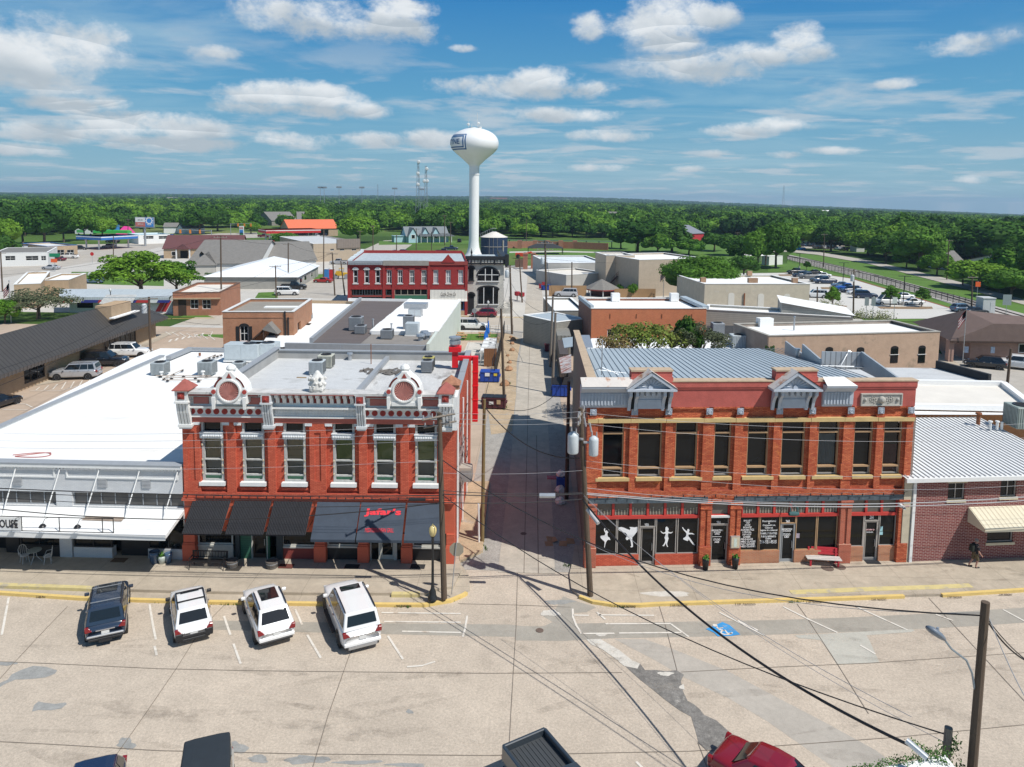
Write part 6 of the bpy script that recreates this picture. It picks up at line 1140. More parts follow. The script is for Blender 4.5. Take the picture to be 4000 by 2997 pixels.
def blue_tank():
 p=g(1929,1003);Y=272;x=at(1930,950,Y).x;t=thn('storage_tank','dark blue bolted storage tank with white cone roof behind grey corner building','tank',(x,Y,0));z1,z2=at(1930,926,Y).z,at(1930,906,Y).z;r=53*Y/FPX
 bm_=siding('navy bolted panels',(.022,.04,.09),2.4,1.5,2,.04,.5,.08);LA([(r,0),(r,z1)],n=40).b('shell',bm_,t,smooth=True);LA([(r+.1,z1),(.9,z2),(.01,z2+.02)],n=40).b('roof',mat('rust streaked white roof',(.66,.62,.56),.7,.1,.4,stain=((.45,.2,.08),.72,.3)),t,smooth=False)
 m_=MB()
 for q in(0,.3,-.3):m_.cyl((r*sin(q),-r*cos(q)-.1,0),(r*sin(q),-r*cos(q)-.1,z1),.06,n=4)
 m_.lathe([(r+.05,0),(r+.15,.05),(r+.05,.15)],cz=z1*.52,n=40);m_.cyl((r*.7,-r*.72-.3,0),(r*.7,-r*.72-.3,z1-1),.3,n=8);m_.b('seam_band',mat('tan grey steel',(.36,.33,.3),.6,.1,2),t)
 rl=MB()
 for k in rg(6):rl.cyl((-r+k*(r-.8)/5,0,z1+(z2-z1)*k/5),(-r+k*(r-.8)/5,0,z1+(z2-z1)*k/5+1.2),.06,n=4)
 rl.tube([(-r,0,z1+1.2),(-.8,0,z2+1.3)],.06,4).box(-.8,.8,-.6,.6,z2,z2+.15).tube([(-.8,-.6,z2+1.3),(.8,-.6,z2+1.3),(.8,.6,z2+1.3),(-.8,.6,z2+1.3)],.06,4);rl.b('railing',GR,t)
blue_tank()
F2,t2,D2_,z2_=bld('low_building','long grey low building with pale roof beyond alley',(2141,1028),(2372,1028),5.,(2369,999),mat('pale grey render',(.42,.41,.38),.85,.1,.6),mat('pale blue white roof',(.68,.72,.74),.6,.08,.6,stretch=(2,.4,1)),east=[])
bld('low_building','small grey building with sloping white roof in front of long grey one',(2212,1075),(2372,1066),3.6,(2368,1042),MT('pale grey render'),MT('cream membrane roof'))
F3,t3,_,_=bld('beige_building','left block of tall beige rendered building, with metal fire stair',(2368,998),(2480,998),8.6,(2400,986),tanp,WM);
m_=MB();a,b=F3 .uz(2386,1105,-1)[0],F3 .uz(2436,1053,-1)[0];za,zb=F3 .uz(2386,1105,-1)[1],F3 .uz(2436,1053,-1)[1]
m_.add([(a,-1.6,za),(b,-1.6,zb),(b,-.4,zb),(a,-.4,za)],Q8).box(b,b+4.4,-1.6,-.1,zb-.1,zb)
for dz in(.5,1.):m_.tube([(a,-1.6,za+dz),(b,-1.6,zb+dz),(b+4.4,-1.6,zb+dz)],.05,4)
for k in rg(6):x=a+(b-a)*k/5;m_.cyl((x,-1.6,za+(zb-za)*k/5-0),(x,-1.6,za+(zb-za)*k/5+1),.04,n=4)
for x in(b,b+4.3):m_.cyl((x,-1.6,0),(x,-1.6,zb+1),.08,n=5)
m_.b('fire_stair',mat('brown painted steel',(.16,.08,.06),.6,.1,2),t3)
bld('beige_building','right block of tall beige rendered building beside round tree',(2497,1016),(2760,1010),8.4,(2700,986),MT('tan block wall'),WM)
F4,t4,D4_,z4_=bld('cream_building','cream painted brick building with white roof, brick chimneys and blocked arched windows',(2753,1110),(3164,1110),6.6,(2700,1075),creamb,WM)
for a,b,y0,y1 in((2844,2868,1144,1207),(2960,2984,1147,1207),(3062,3085,1148,1180)):
 ua,ub,z0,z1=F4 .uz(a,1170)[0],F4 .uz(b,1170)[0],F4 .uz(a,y1)[1],F4 .uz(a,y0)[1];xm,r=(ua+ub)/2,(ub-ua)/2;PY([(ub,z0),(ub,z1-.4)]+[(xm+r*cos(q),z1-.4+.4*sin(q))for q in[pi*k/8 for k in rg(9)]]+[(ua,z0)],-.05,0).b('blocked_window',mat('off white board',(.6,.58,.52),.7,.06,2),t4)
for k,(px,py)in en(((2805,1073),(2927,1076),(2940,1105),(3104,1105),(2746,1103))):p=F4 .loc(g(px,py,6.6));B(p.x-(.9 if k==2 else .5),p.x+(.9 if k==2 else .5),max(.1,p.y-.3),max(.1,p.y-.3)+.7,6.6,7.5).b('chimney',brick('tan chimney brick',(.42,.25,.15),(.38,.22,.12),(.35,.25,.18)),t4)
CY((F4 .uz(2905,1190)[0],-.2,1),(F4 .uz(2905,1190)[0],-.2,F4 .uz(2905,1145)[1]),.12,n=6).b('flue',M_['rust'],t4)
F5,t5,D5_,z5_=bld('siding_building','long low building with beige lap siding behind orange brick block',(2760,1210),(3322,1240),5.6,(2760,1190),sid,WM)
a,b=F5 .loc(g(3050,1174,7.2)),F5 .loc(g(3322,1233,5.7));PY([(a.x,5.),(a.x,7.1),(a.x+3.5,6.6),(b.x+.3,5.75),(b.x+.3,5.)],.5,9).b('raised_bay',sid,t5);AD([(a.x-.2,.3,7.2),(a.x+3.5,.3,6.68),(b.x+.5,.3,5.82),(b.x+.5,9.3,5.82),(a.x+3.5,9.3,6.68),(a.x-.2,9.3,7.2)],[(0,1,4,5),(1,2,3,4)]).b('raised_roof',WM,t5)
F6,t6,D6_,z6_=bld('brick_building','orange brick block with white roof and two white sash windows',(2311,1206),(2760,1206),7.,(2288,1165),brick('bright orange brick',(.52,.15,.065),(.58,.19,.08),(.5,.24,.14),var=.12,stain=((.42,.13,.06),.66,.8)),WM,front=[(2372,1286,2424,1317),(2619,1291,2657,1319)],side_w=brick('brown brick with painted shade',(.3,.13,.09),(.26,.1,.07),(.28,.2,.16)))  # side walls repeat the front brick with shade put into its colour
for px,py in((2403,1168),(2632,1168)):p=F6 .loc(g(px,py,7));B(p.x-.6,p.x+.6,p.y-.6,p.y+.4,6.7,7.9).b('chimney',WM,t6)
for x in(2383,2486,2585,2702):uu,z_=F6 .uz(x,1235);B(uu-.05,uu+.05,-.06,0,z_-.3,z_+.3).b('wall_anchor',M_['rust'],t6)
B(F6 .w-.5,F6 .w+.4,.2,D6_,6.9,7.35).box(-.1,.35,.2,D6_,6.9,7.4).b('parapet',MT('blue grey metal roof'),t6)
t=thn('rear_addition','low white roofed addition between metal roof and orange brick block','building',(0,0,0));P=lambda x,y,z=4.6:g(x,y,z)
q=[P(2290,1372),P(2920,1372),P(2915,1316),P(2310,1322)];MB().prism([(p.x,p.y)for p in q],0,4.6).b('walls',WM,t);q=[P(2766,1312,4.8),P(2920,1312,4.8),P(2912,1272,4.8),P(2762,1272,4.8)];MB().prism([(p.x,p.y)for p in q],0,4.8).b('black_roof',mat('black tar roof',(.045,.043,.042),.9,.4,.8),t)
cunit('round dark condenser on black tar roof',g(2802,1306,4.8),(1.5,1.4,1.5),m_=GR);cunit('pale square unit with yellow sticker on white addition',g(2886,1356,4.6),(2.,1.6,1.5),m_=MT('pale unit panel'))
pt=MB();a,b=g(2800,1352,4.6),g(2918,1352,4.6)
for k in rg(20):p=a.lerp(b,k/19);pt.cyl(p,p+V((0,0,1.1)),.02,n=4)
pt.tube([a+V((0,0,1.1)),b+V((0,0,1.1))],.03,4);tag(pt.b('roof_railing',BK),'black picket railing on white addition','railing')
F7,t7,D7_,z7_=bld('pink_building','peeling pink brick building with white roof and arched windows at right',(3003,1314),(3672,1297),7.,(2918,1264),pinkb,WM,cap=mat('tan grey coping',(.36,.34,.3),.9,.2,2),side_w=mat('weathered grey render',(.3,.25,.21),.9,.25,.5))
for a,b,y0,y1 in((3224,3253,1356,1400),(3346,3375,1357,1400),(3479,3508,1352,1418),(3587,3614,1350,1418)):
 ua,ub,z0,z1=F7 .uz(a,1380)[0],F7 .uz(b,1380)[0],F7 .uz(a,y1)[1],F7 .uz(a,y0)[1];xm,r=(ua+ub)/2,(ub-ua)/2;o=[(ub,z0),(ub,z1-.25)]+[(xm+r*cos(q),z1-.25+.25*sin(q))for q in[pi*k/8 for k in rg(9)]]+[(ua,z0)]
 fo=PY(o,-.04,0).b('window',DK,t7);B(ua+.08,ub-.08,-.07,-.041,z0+.05,(z0+z1)/2-.05).box(ua+.08,ub-.08,-.06,-.041,(z0+z1)/2+.02,z1-.3).b('sash',GL,fo);B(ua-.1,ub+.1,-.08,-0,(z0+z1)/2-.05,(z0+z1)/2+.02).b('rail',DW,fo)
p=F7 .loc(g(2990,1264,7));B(p.x-1,p.x+.8,p.y-.5,p.y+.5,6.6,7.7).b('chimney',WM,t7);stack('vent_pipe','tall hooked pipe on white roof of pink building',g(3101,1290,6.7),.09,1.6)
ivy=MB();R_=RR(8)
for k in rg(260):
 x,z=R_.u(-.9,.7),R_.u(0,5.5)+0;x*=(1-.5*z/6);a_=R_.u(0,6.28);s_=.14;y=-R_.u(.02,.25);ivy.add([(x+s_*cos(a_+q),y+R_.u(-.05,.05),z+s_*sin(a_+q))for q in(0,1.57,3.14,4.71)],Q4)
iv=ivy.b('climbing_ivy',mat('ivy leaf',(.035,.09,.015),.6,.3,3));iv.location=g(3003,1314,7)+V((.2,-.05,-6.5));tag(iv,'green ivy climbing left corner of pink building','ivy')
A,B_=g(3704,1418),g(4200,1424);F8=Fr(A,B_)
def hiproof():
 F=F8;t=thn('hip_roof_office','brown hip roofed office with pink split block walls at far right','building',F.o,F.a);L=F.loc;ze=3.05;a=F.gl(3713,1332,ze);b=F.gl(3563,1258,ze);apx=F.gl(3770,1212,6.6);r2=F.gl(3883,1262,5.6);W_=22
 AD([(a.x,a.y,ze),(W_,a.y,ze),(W_,b.y,ze),(b.x,b.y,ze),(apx.x,apx.y,6.6),(W_,apx.y-5,5.4),(r2 .x,r2 .y,5.5)],[(0,1,5,6),(0,6,4),(0,4,3),(4,6,5,2),(4,2,3)]).b('roof',shingb,t);B(a.x,W_,a.y-.02,a.y+.1,ze-.25,ze-.01).b('fascia',MT('dark brown timber'),t)
 pk=brick('pink split block',(.42,.27,.22),(.38,.24,.19),(.34,.24,.19),.45,.22,.12);x0=F.uz(3790,1370,a.y+1.5)[0];B(x0,W_,a.y+1.5,b.y-1,0,ze-.02).b('wall',pk,t);B(F.uz(3703,1370,a.y+.6)[0],F.uz(3723,1370,a.y+.6)[0],a.y+.4,a.y+1.2,0,ze-.02).box(F.uz(3674,1370,a.y+8)[0],x0,a.y+9,a.y+9.4,0,ze-.02).b('porch_pier',pk,t)
 wpart(t,F.uz(3978,1370,a.y+1.4)[0],F.uz(4020,1370,a.y+1.4)[0],1.2,2.5,a.y+1.4,DW,GL,.1)
 for x in(3776,3879):u0=F.uz(x,1370,a.y+1.4)[0];B(u0-.28,u0+.28,a.y+1.44,a.y+1.5,1.1,2.).b('parking_sign',mat('white blue sign',(.5,.6,.75),.6,.3,6),t)
hiproof()
F9,t9,D9_,z9_=bld('alley_shed','grey lap sided building with white and grey roofs beside alley',(2174,1260),(2290,1246),4.3,(2166,1218),siding('grey wood siding',(.28,.27,.24),.22,.6,2,.15),MT('blue grey metal roof'),par=.02)
bld('alley_shed','white roofed low building behind grey sided shed',(2167,1214),(2290,1214),4.6,(2166,1163),MT('grey wood siding'),WM)
t=thn('tin_awning','rust striped tin awning on shed beside blue dumpster','awning',(0,0,0));q=[g(2193,1458,2.6),g(2232,1455,3.1),g(2231,1384,3.3),g(2183,1398,2.8)];AD([tuple(p)for p in q]+[(p.x,p.y,p.z-.05)for p in q],[(0,1,2,3),(7,6,5,4),(0,4,5,1),(3,2,6,7),(0,3,7,4)]).b('tin_sheet',mat('rust striped tin',(.55,.52,.5),.6,.1,1,stain=((.33,.1,.06),.47,.9),stretch=(1,2.2,1)),t)
t=thn('tin_awning','blue grey tin awning on shed farther up alley','awning',(0,0,0));q=[g(2204,1359,3.),g(2237,1354,3.3),g(2237,1316,3.5),g(2196,1321,3.1)];AD([tuple(p)for p in q]+[(p.x,p.y,p.z-.05)for p in q],[(0,1,2,3),(7,6,5,4),(0,4,5,1),(0,3,7,4)]).b('tin_sheet',MT('blue grey metal roof'),t)
tag(B(3.5,4.6,88,97,0,3.).b('storage_shed',siding('dark brown ribbed shed',(.1,.08,.07),.3,.5,3,.3)),'dark brown ribbed shed tucked under tin awnings','shed')
t=thn('lean_to','low grey lean to with ribbed walls by alley end','shed',(0,0,0));B(3.5,5.4,98,104,0,3.4).b('wall',siding('grey beige ribbed wall',(.26,.25,.22),.5,.55,3,.3),t)
p=g(2354,1160);t=thn('pavilion','dark shingled eight sided pavilion behind timber fence','pavilion',(p.x,p.y+3,0));Y=p.y+3;ze=at(2354,1133,Y-3.5).z;zp=at(2354,1090,Y).z;r=72*Y/FPX
LA([(r,ze),(.01,zp)],n=8).b('roof',shing,t);LA([(r*1.01,ze-.25),(r*1.01,ze)],n=8).b('fascia',MT('maroon trim paint'),t);LA([(r*.62,0),(r*.62,ze)],n=8).b('wall',mat('dark maroon boards',(.06,.025,.025),.8,.15,2),t);m_=MB()
for k in rg(8):m_.cyl((r*.92*cos(k*.785),r*.92*sin(k*.785),0),(r*.92*cos(k*.785),r*.92*sin(k*.785),ze),.1,n=6)
m_.b('post',DW,t)
def fence(name,label,pts,h,m_,kind='board',z=0.):
 mb=MB();P_=[g(a,b,z)for a,b in pts]
 for a,b in zip(P_,P_[1:]):
  if kind=='board':ribbon(mb,[a,b],.06,z,z+h)
  else:
   n=max(2,int((b-a).length/2.4))
   for k in rg(n+1):q=a.lerp(b,k/n);mb.cyl(q,q+V((0,0,h)),.06,n=4)
   for q in(.15,.95):mb.tube([a+V((0,0,h*q)),b+V((0,0,h*q))],.035,4)
   n=max(4,int((b-a).length/.22))
   for k in rg(n):q=a.lerp(b,k/n);d=(b-a).normalized()*.05;mb.add([tuple(q-d+V((0,0,h*.15))),tuple(q+d+V((0,0,h*.15))),tuple(q+d+V((0,0,h*.95))),tuple(q-d+V((0,0,h*.95)))],Q4)
 return tag(mb.b(name,m_),label,'fence')
wf=siding('timber fence boards',(.36,.22,.11),.25,.6,3,.14)
fence('timber_fence','tan timber board fence left of pavilion',[(2144,1157),(2290,1157)],2.4,wf);fence('timber_fence','tan timber board fence right of pavilion',[(2400,1163),(2560,1163)],2.,wf)
fence('timber_fence','dark timber fence of beer garden',[(1890,1432),(1940,1432)],2.4,siding('brown garden boards',(.22,.1,.045),.25,.55,3,.16));fence('picket_fence','long black metal fence along railway',[(3075,1018),(3180,1042),(3400,1098),(3700,1178),(3818,1210)],1.9,BK,'p')
fence('timber_fence','weathered fence in front of far maroon roofed church',[(895,1000),(985,980),(1118,968)],1.8,siding('weathered fence boards',(.34,.26,.16),.3,.7,3,.14))
t=thn('garden_wall','low curving brick wall behind park lawn','wall',(0,0,0));m_=MB();ribbon(m_,[g(a,b)for a,b in((1982,970),(2100,968),(2240,972),(2375,978))],.5,0,3.);m_.b('brickwork',brick('park wall brick',(.34,.13,.08),(.38,.16,.1),(.3,.2,.15)),t)
for x in(2030,2090,2140,2190,2245):p=g(x,971);B(p.x-1,p.x+1,p.y-1,p.y+.4,0,3.6).b('brick_pier',MT('park wall brick'),t)
t=thn('shade_strip','long dark shade canopy above park wall','canopy',(0,0,0));m_=MB();ribbon(m_,[at(a,b,330)for a,b in((1984,938),(2100,939),(2250,942),(2400,948))],5,0,0);zc_=at(2100,939,330).z;m_.v=[(x,y,zc_)for x,y,z in m_.v];m_.b('canopy_sheet',BK,t)
for k in rg(9):p=at(1990+k*50,940,330);CY((p.x,p.y,0),(p.x,p.y,zc_),.2,n=6).b('post',BK,t)
t=thn('shade_sail','dark pitched shade tent beyond long grey building','canopy',g(2130,992));AD([(-7,-3,2.4),(7,-3,2.4),(7,5,2.4),(-7,5,2.4),(0,1,5.2)],[(0,1,4),(1,2,4),(2,3,4),(3,0,4)]).b('fabric',mat('charcoal canvas',(.035,.038,.042),.9,.1,1),t)
for x,y in((-6.8,-2.8),(6.8,-2.8),(6.8,4.8),(-6.8,4.8)):CY((x,y,0),(x,y,2.4),.12,n=6).b('post',BK,t)
for k,(x,y)in en(((2052,1052),(2082,1050))):p=g(x,y);tag(B(-.7,.7,-.7,.7,0,4.6).box(-.85,.85,-.85,.85,4.6,4.9).b('brick_gate_pier',MT('park wall brick')),['left','right'][k]+' brick gate pier of park entrance','pier','park gate piers').location=p
fence('timber_fence','dark slatted park fence between gate piers',[(2012,1046),(2048,1044)],2.6,siding('dark slats',(.12,.07,.05),.3,.5,2,.2));fence('timber_fence','dark slatted park fence right of gate piers',[(2086,1048),(2122,1046)],2.6,MT('dark slats'))
def metal_roof_office():
 ze=3.1;A,B_=g(63,1445,ze),g(656,1236,ze);F=Fr(A,B_);W_=F.w;L=F.loc;t=thn('metal_roof_office','long tan brick office under a low dark ribbed metal roof at left','building',F.o,F.a);uz=F.uz
 zr=6.4;r0=F.gl(435,1189,zr);D2=r0 .y;x0=-12.5;dk=siding('dark ribbed roof metal',(.075,.07,.065),.62,.55,0,.22,.55,.12,.2)
 AD([(x0,0,ze),(W_,0,ze),(W_+.2,5,ze+1.1),(W_-6,D2,zr),(x0,D2,zr),(W_+3,D2+9,ze),(x0,D2+9,ze)],[(0,1,2,3,4)]).b('roof',dk,t);AD([(W_+.2,5,ze+1.1),(W_+2,D2+7,ze),(x0,D2+7,ze),(x0,D2,zr),(W_-6,D2,zr)],[(0,1,2,3,4)]).b('rear_roof',mat('black rear roof',(.02,.02,.02),.8,.1,1),t)
 m_=B(x0,W_,-.02,.12,ze-.38,ze-.02);n=int((W_-x0)/.62)
 for k in rg(n):m_.box(x0+k*.62,x0+k*.62+.14,-.1,-.021,ze-.42,ze+.02)
 m_.b('ribbed_fascia',mat('dark fascia',(.1,.09,.085),.6,.1,2),t);v=1.5
 def ux(x,y):return uz(x,y,v)[0]
 c=conv(0,1250,2.209);hs=[]
 for a,b,y in((205,390,440),(905,1175,170)):hs.append((uz(*c(a,y),v)[0],uz(*c(b,y),v)[0],.6,2.55))
 xs0=hs[0][0]-.3-1.6;MB().wall(x0,W_-.9,0,ze-.1,hs,v,v+.3).b('wall',tanb,t);B(W_-1.2,W_-.9,v+.3,D2+6,0,ze-.1).b('end_wall',tanb,t)
 for(a,b,z0,z1),n in zip(hs,(3,6)):w=(b-a)/n;wpart(t,a,b,z0,z1,v+.05,mat('bronze window frame',(.07,.055,.045),.5,.1,2),GL,.12,[a+w*k for k in rg(1,n)],name='window_band')
 p=F.gl(475,1222,5.4);B(p.x-2.6,p.x+2.6,p.y,p.y+2.2,4.8,6.7).b('chimney',tanb,t);B(p.x-3.4,p.x+3.4,p.y-.8,p.y-.1,5.1,5.25).b('chimney_flashing',WM,t)
 h=MB();a,b=uz(*c(555,385),v-.8)[0],uz(*c(895,250),v-.8)[0];R_=RR(2)
 for k in rg(1500):
  x,y,z=R_.u(a,b),v-.8+R_.u(-.45,.4),R_.u(0,.75);q,s_=R_.u(0,6.3),.09;e=V((cos(q),sin(q)*.6,R_.u(-.6,.6))).normalized()*s_;f=V((-sin(q),cos(q),R_.u(.2,.9))).normalized()*s_;h.add([(x-e.x,y-e.y,z-e.z),(x-f.x,y-f.y,z-f.z),(x+e.x,y+e.y,z+e.z),(x+f.x,y+f.y,z+f.z)],Q4)
 h.box(a+.05,b-.05,v-1.15,v-.5,0,.66);o=h.b('hedge',mat('bright hedge leaf',(.07,.19,.02),.8,.3,4));o.location=F.o;o.rotation_euler=(0,0,F.a);tag(o,'trimmed bright green hedge along tan brick office wall','hedge')
 sheet('office_walk',walk_m,.03,[[(60,1520),(240,1490),(620,1330),(700,1290),(590,1310),(0,1545)]])
metal_roof_office()
mb=MB()
for(x0,y0,x1,y1)in((115,1527,240,1526),(240,1526,410,1480),(140,1525,155,1512),(172,1523,190,1506),(205,1522,225,1500),(240,1520,258,1492),(275,1515,290,1490),(308,1510,322,1486),(340,1502,352,1482),(372,1492,382,1478),(0,1577,100,1578),(100,1578,128,1592),(110,1602,10,1600),(390,1450,470,1436),(420,1430,520,1425),(500,1408,600,1398)):line(mb,[(x0,y0),(x1,y1)],.12,.034)
for k in rg(7):x=645+k*28;line(mb,[(x,1296+k*2),(x+26,1310+k*3)],.14,.034)
for k in rg(6):x=660+k*25;line(mb,[(x,1336-k*5),(x+10,1326-k*5)],.3,.034)
line(mb,[(608,1302),(690,1290),(830,1296),(822,1312),(760,1322)],.12,.034)
for k in rg(9):x=3130+k*30;line(mb,[(x,1116+k*14),(x-60,1120+k*14)],.1,.04)
for k in rg(6):line(mb,[(1840+k*34,1233),(1832+k*34,1243)],.13,.034)
tag(mb.b('lot_line',line_m),kind='structure')
mb=MB();line(mb,[(655,1246),(720,1244),(840,1243)],.3,.04);line(mb,[(1778,1235),(1850,1236),(2010,1240),(2160,1242)],.35,.04);tag(mb.b('yellow_kerb_line',yellow_m),kind='structure')
F,t,D,z=bld('brick_building','small low brown brick office with pale roof and bench in front at left',(674,1144),(861,1143),4.2,(997,1104),brick('warm red brown brick',(.38,.14,.075),(.44,.18,.1),(.33,.22,.16)),MT('cream membrane roof'),front=[(743,1170,775,1207),(790,1171,824,1208)],cap=mat('brown coping',(.16,.09,.06),.8,.1,2))
a,b=F.uz(697,1200)[0],F.uz(728,1200)[0];B(a,b,-.05,.02,0,3.).b('door',MT('dark brown timber'),t);B(F.uz(678,1160)[0],F.w,-.6,-0,F.uz(750,1168)[1],F.uz(750,1164)[1]).b('ledge',tanb,t)
def simple_bench(label,p,rz,L_=1.8,m_=None,group=None,back=True,legs=None,name='park_bench',wide=.45):
 m_=m_ or mat('brown bench slats',(.12,.06,.035),.7,.1,3);legs=legs or m_;t=thn(name,label,'bench',p,rz,group);s_=MB()
 for k in rg(4):s_.box(-L_/2,L_/2,-wide/2+k*wide/4,-wide/2+(k+.85)*wide/4,.42,.46)
 s_.b('seat',m_,t)
 if back:
  b_=MB()
  for k in rg(4):b_.box(-L_/2,L_/2,wide/2+k*.02,wide/2+.03+k*.02,.52+k*.1,.6+k*.1)
  b_.b('backrest',m_,t)
 for x in(-L_/2+.12,L_/2-.12):B(x-.04,x+.04,-wide/2,-wide/2+.06,0,.42).box(x-.04,x+.04,wide/2-.06,wide/2+.02,0,.9 if back else .42).box(x-.04,x+.04,-wide/2,wide/2,.36,.42).b('leg',legs,t)
 return t
simple_bench('brown bench before small brown brick office',g(770,1226),0,4.5,back=False)
t=thn('flag_store','long shop with star and stripe painted awning and tilted white sign board','building',g(272,1222));F=Fr(g(272,1222),g(674,1222));t.location=F.o;t.rotation_euler=(0,0,F.a);W_=F.w;zt=F.uz(400,1155)[1];D=F.gl(674,1130,zt+.6).y
B(0,W_,0,.3,0,zt).box(0,.3,.3,D,0,zt).box(W_-.3,W_,.3,D,0,zt).b('wall',DW,t);QU((-1,-1.4,zt-.1),(W_,-1.4,zt-.1),(W_,D,zt+.6),(-4,D,zt+.6)).b('roof',mat('blue grey corrugated roof',(.42,.47,.5),.6,.12,1,stretch=(3,.5,1)),t)
y=-1.45;z0,z1=F.uz(400,1183,y)[1],F.uz(400,1172,y)[1];QU((-1,y,z1),(W_,y,z1),(W_,y-0,zt-.1),(-1,y,zt-.1)).b('awning',siding('pale ribbed awning',(.48,.53,.56),.3,.75,0,.3),t)
R_=RR(1);mm=[MB(),MB(),MB()];n=26
for k in rg(n):x=-1+(W_+1)*k/n;mm[(k//3)%3 if k%6<4 else k%3].add([(x,y-.02,z0),(x+(W_+1)/n,y-.02,z0),(x+(W_+1)/n+.3,y-.02,z1),(x+.3,y-.02,z1)],Q4)
for m_,n_,c_ in zip(mm,('stripe_red','stripe_white','stripe_blue'),((.45,.04,.04),(.7,.7,.7),(.03,.04,.22))):m_.b('valance',mat('valance '+n_[7:],c_,.7,.1,2),t)
a,b=F.uz(392,1170,-2)[0],F.uz(520,1170,-2)[0];AD([(a,-2.6,F.uz(450,1187,-2.6)[1]),(b,-2.6,F.uz(450,1187,-2.6)[1]),(b+.2,-.8,F.uz(450,1151,-.8)[1]),(a+.6,-.8,F.uz(450,1151,-.8)[1])],Q8).b('sign_board',WH,t)
for x0,x1 in((302,364),(420,470)):B(F.uz(x0,1200)[0],F.uz(x1,1200)[0],-.05,0,.9,2.6).b('window',GL,t)
for x0 in(606,628):PY([(F.uz(x0,1200)[0],.2),(F.uz(x0,1200)[0]+.9,.2),(F.uz(x0,1200)[0]+2.,2.2),(F.uz(x0,1200)[0]+1.1,2.2)],-.04,0).b('painted_stripe',MT('valance red'),t)
bld('tan_building','white roofed tan brick building behind grey bushy tree at far left',(54,1112),(158,1108),4.6,(110,1064),tanb,WM);bld('tan_building','lower white roofed wing with wide overhang at far left',(158,1096),(268,1094),4.2,(330,1068),tanb,WM)
F,t,D,z=bld('strip_shop','grey roofed shop with white arcade beyond tan building',(-30,990),(186,986),4.,(180,966),DW,shing,par=.05,front=[(20,1000,60,1018),(100,1000,150,1018),(160,1000,180,1018)])
bld('car_wash','car wash with blue fascia and tan pillars',(184,963),(302,958),4.2,(309,943),tanb,DW,cap=mat('blue fascia paint',(.04,.16,.45),.5,.1,1),front=[(222,976,252,1000),(262,976,290,1000)])
bld('car_wash','small office with blue fascia left of car wash',(76,962),(184,960),3.6,(190,950),DW,DW,cap=MT('blue fascia paint'))
def canopy(name,label,a,b,zt,dep,fascia,top,th=1.,posts=4):
 F=Fr(g(*a,zt),g(*b,zt));t=thn(name,label,'canopy',F.o,F.a);W_=F.w;B(0,W_,0,dep,zt-th,zt).b('fascia',fascia,t);B(.2,W_-.2,.2,dep-.2,zt-th-.02,zt-0).b('deck',top,t);B(-.02,W_+.02,-.02,dep+.02,zt-th*.35,zt-th*.1).b('stripe',WH,t)
 for k in rg(posts):
  x=W_*(.1+.8*(k//2)/max(1,posts//2-1));CY((x,dep*(.25+.5*(k%2)),0),(x,dep*(.25+.5*(k%2)),zt-th),.3,n=8).b('post',WH,t)
 return F,t
canopy('fuel_canopy','blue fronted fuel canopy beside small white shop',(395,925),(538,918),5.2,14,MT('blue fascia paint'),mat('red roof paint',(.42,.05,.04),.7,.1,1),1.4);Fx,tx=canopy('fuel_canopy','red and white fuel station canopy in front of orange roof',(1040,899),(1253,896),6.,14,mat('signal red fascia',(.55,.03,.03),.5,.05,1),WH,1.6,6)
text('EXXON',MT('signal red fascia'),tx,.5,4.2,4.9,5.7,-.05)
bld('white_shop','small flat white shop with pale blue band right of blue canopy',(540,918),(664,915),4.,(668,908),WH,mat('pale blue roof',(.45,.62,.7),.6,.05,1),cap=MT('pale blue roof'),front=[(560,922,600,934),(620,922,655,934)])
t=thn('billboard','roadside billboard with white, red and blue advert panels','billboard',g(565,962));Y=t.location.y;q=lambda x,y:(at(x,y,Y).x-t.location.x,at(x,y,Y).z);(x0,z1),(x1,z0)=q(529,850),q(600,886);xm=q(567,850)[0];zm=q(567,868)[1]
CY((0,.6,0),(0,.6,z0),.45,n=10).b('post',GV,t);B(x0-.2,x1+.2,-.1,.5,z0-.4,z1+.2).b('frame',GR,t);B(x0,xm,-.16,-.101,zm,z1).b('advert_panel',WH,t);B(x0,xm,-.16,-.101,z0,zm-.02).b('advert_panel',mat('faded advert red',(.5,.16,.13),.6,.1,1),t);B(xm+.02,x1,-.16,-.101,z0,z1).b('advert_panel',mat('advert blue',(.05,.22,.55),.6,.1,.5),t)
text('$29.95',BK,t,x0+1,xm-1,zm+.6,z1-.8,-.18,bold=.02);text('INTERNET FOR\nYOUR BUSINESS',WH,t,x0+.8,xm-.8,z0+.8,zm-.6,-.18);g_=MB();xc_,zc_=(xm+x1)/2,z0+(z1-z0)*.66;g_.lathe([(1.,0),(1.,-.04),(1.35,-.04),(1.35,0)],xc_,-.17,zc_,16,'y')
for k in rg(10):a=k*.628;g_.cyl((xc_+1.5*cos(a),-.17,zc_+1.5*sin(a)),(xc_+1.5*cos(a),-.21,zc_+1.5*sin(a)),.22,n=6)
g_.b('gear_emblem',WH,t);text('MONITOR',WH,t,xm+.8,x1-.8,z0+.5,z0+1.1,-.18)
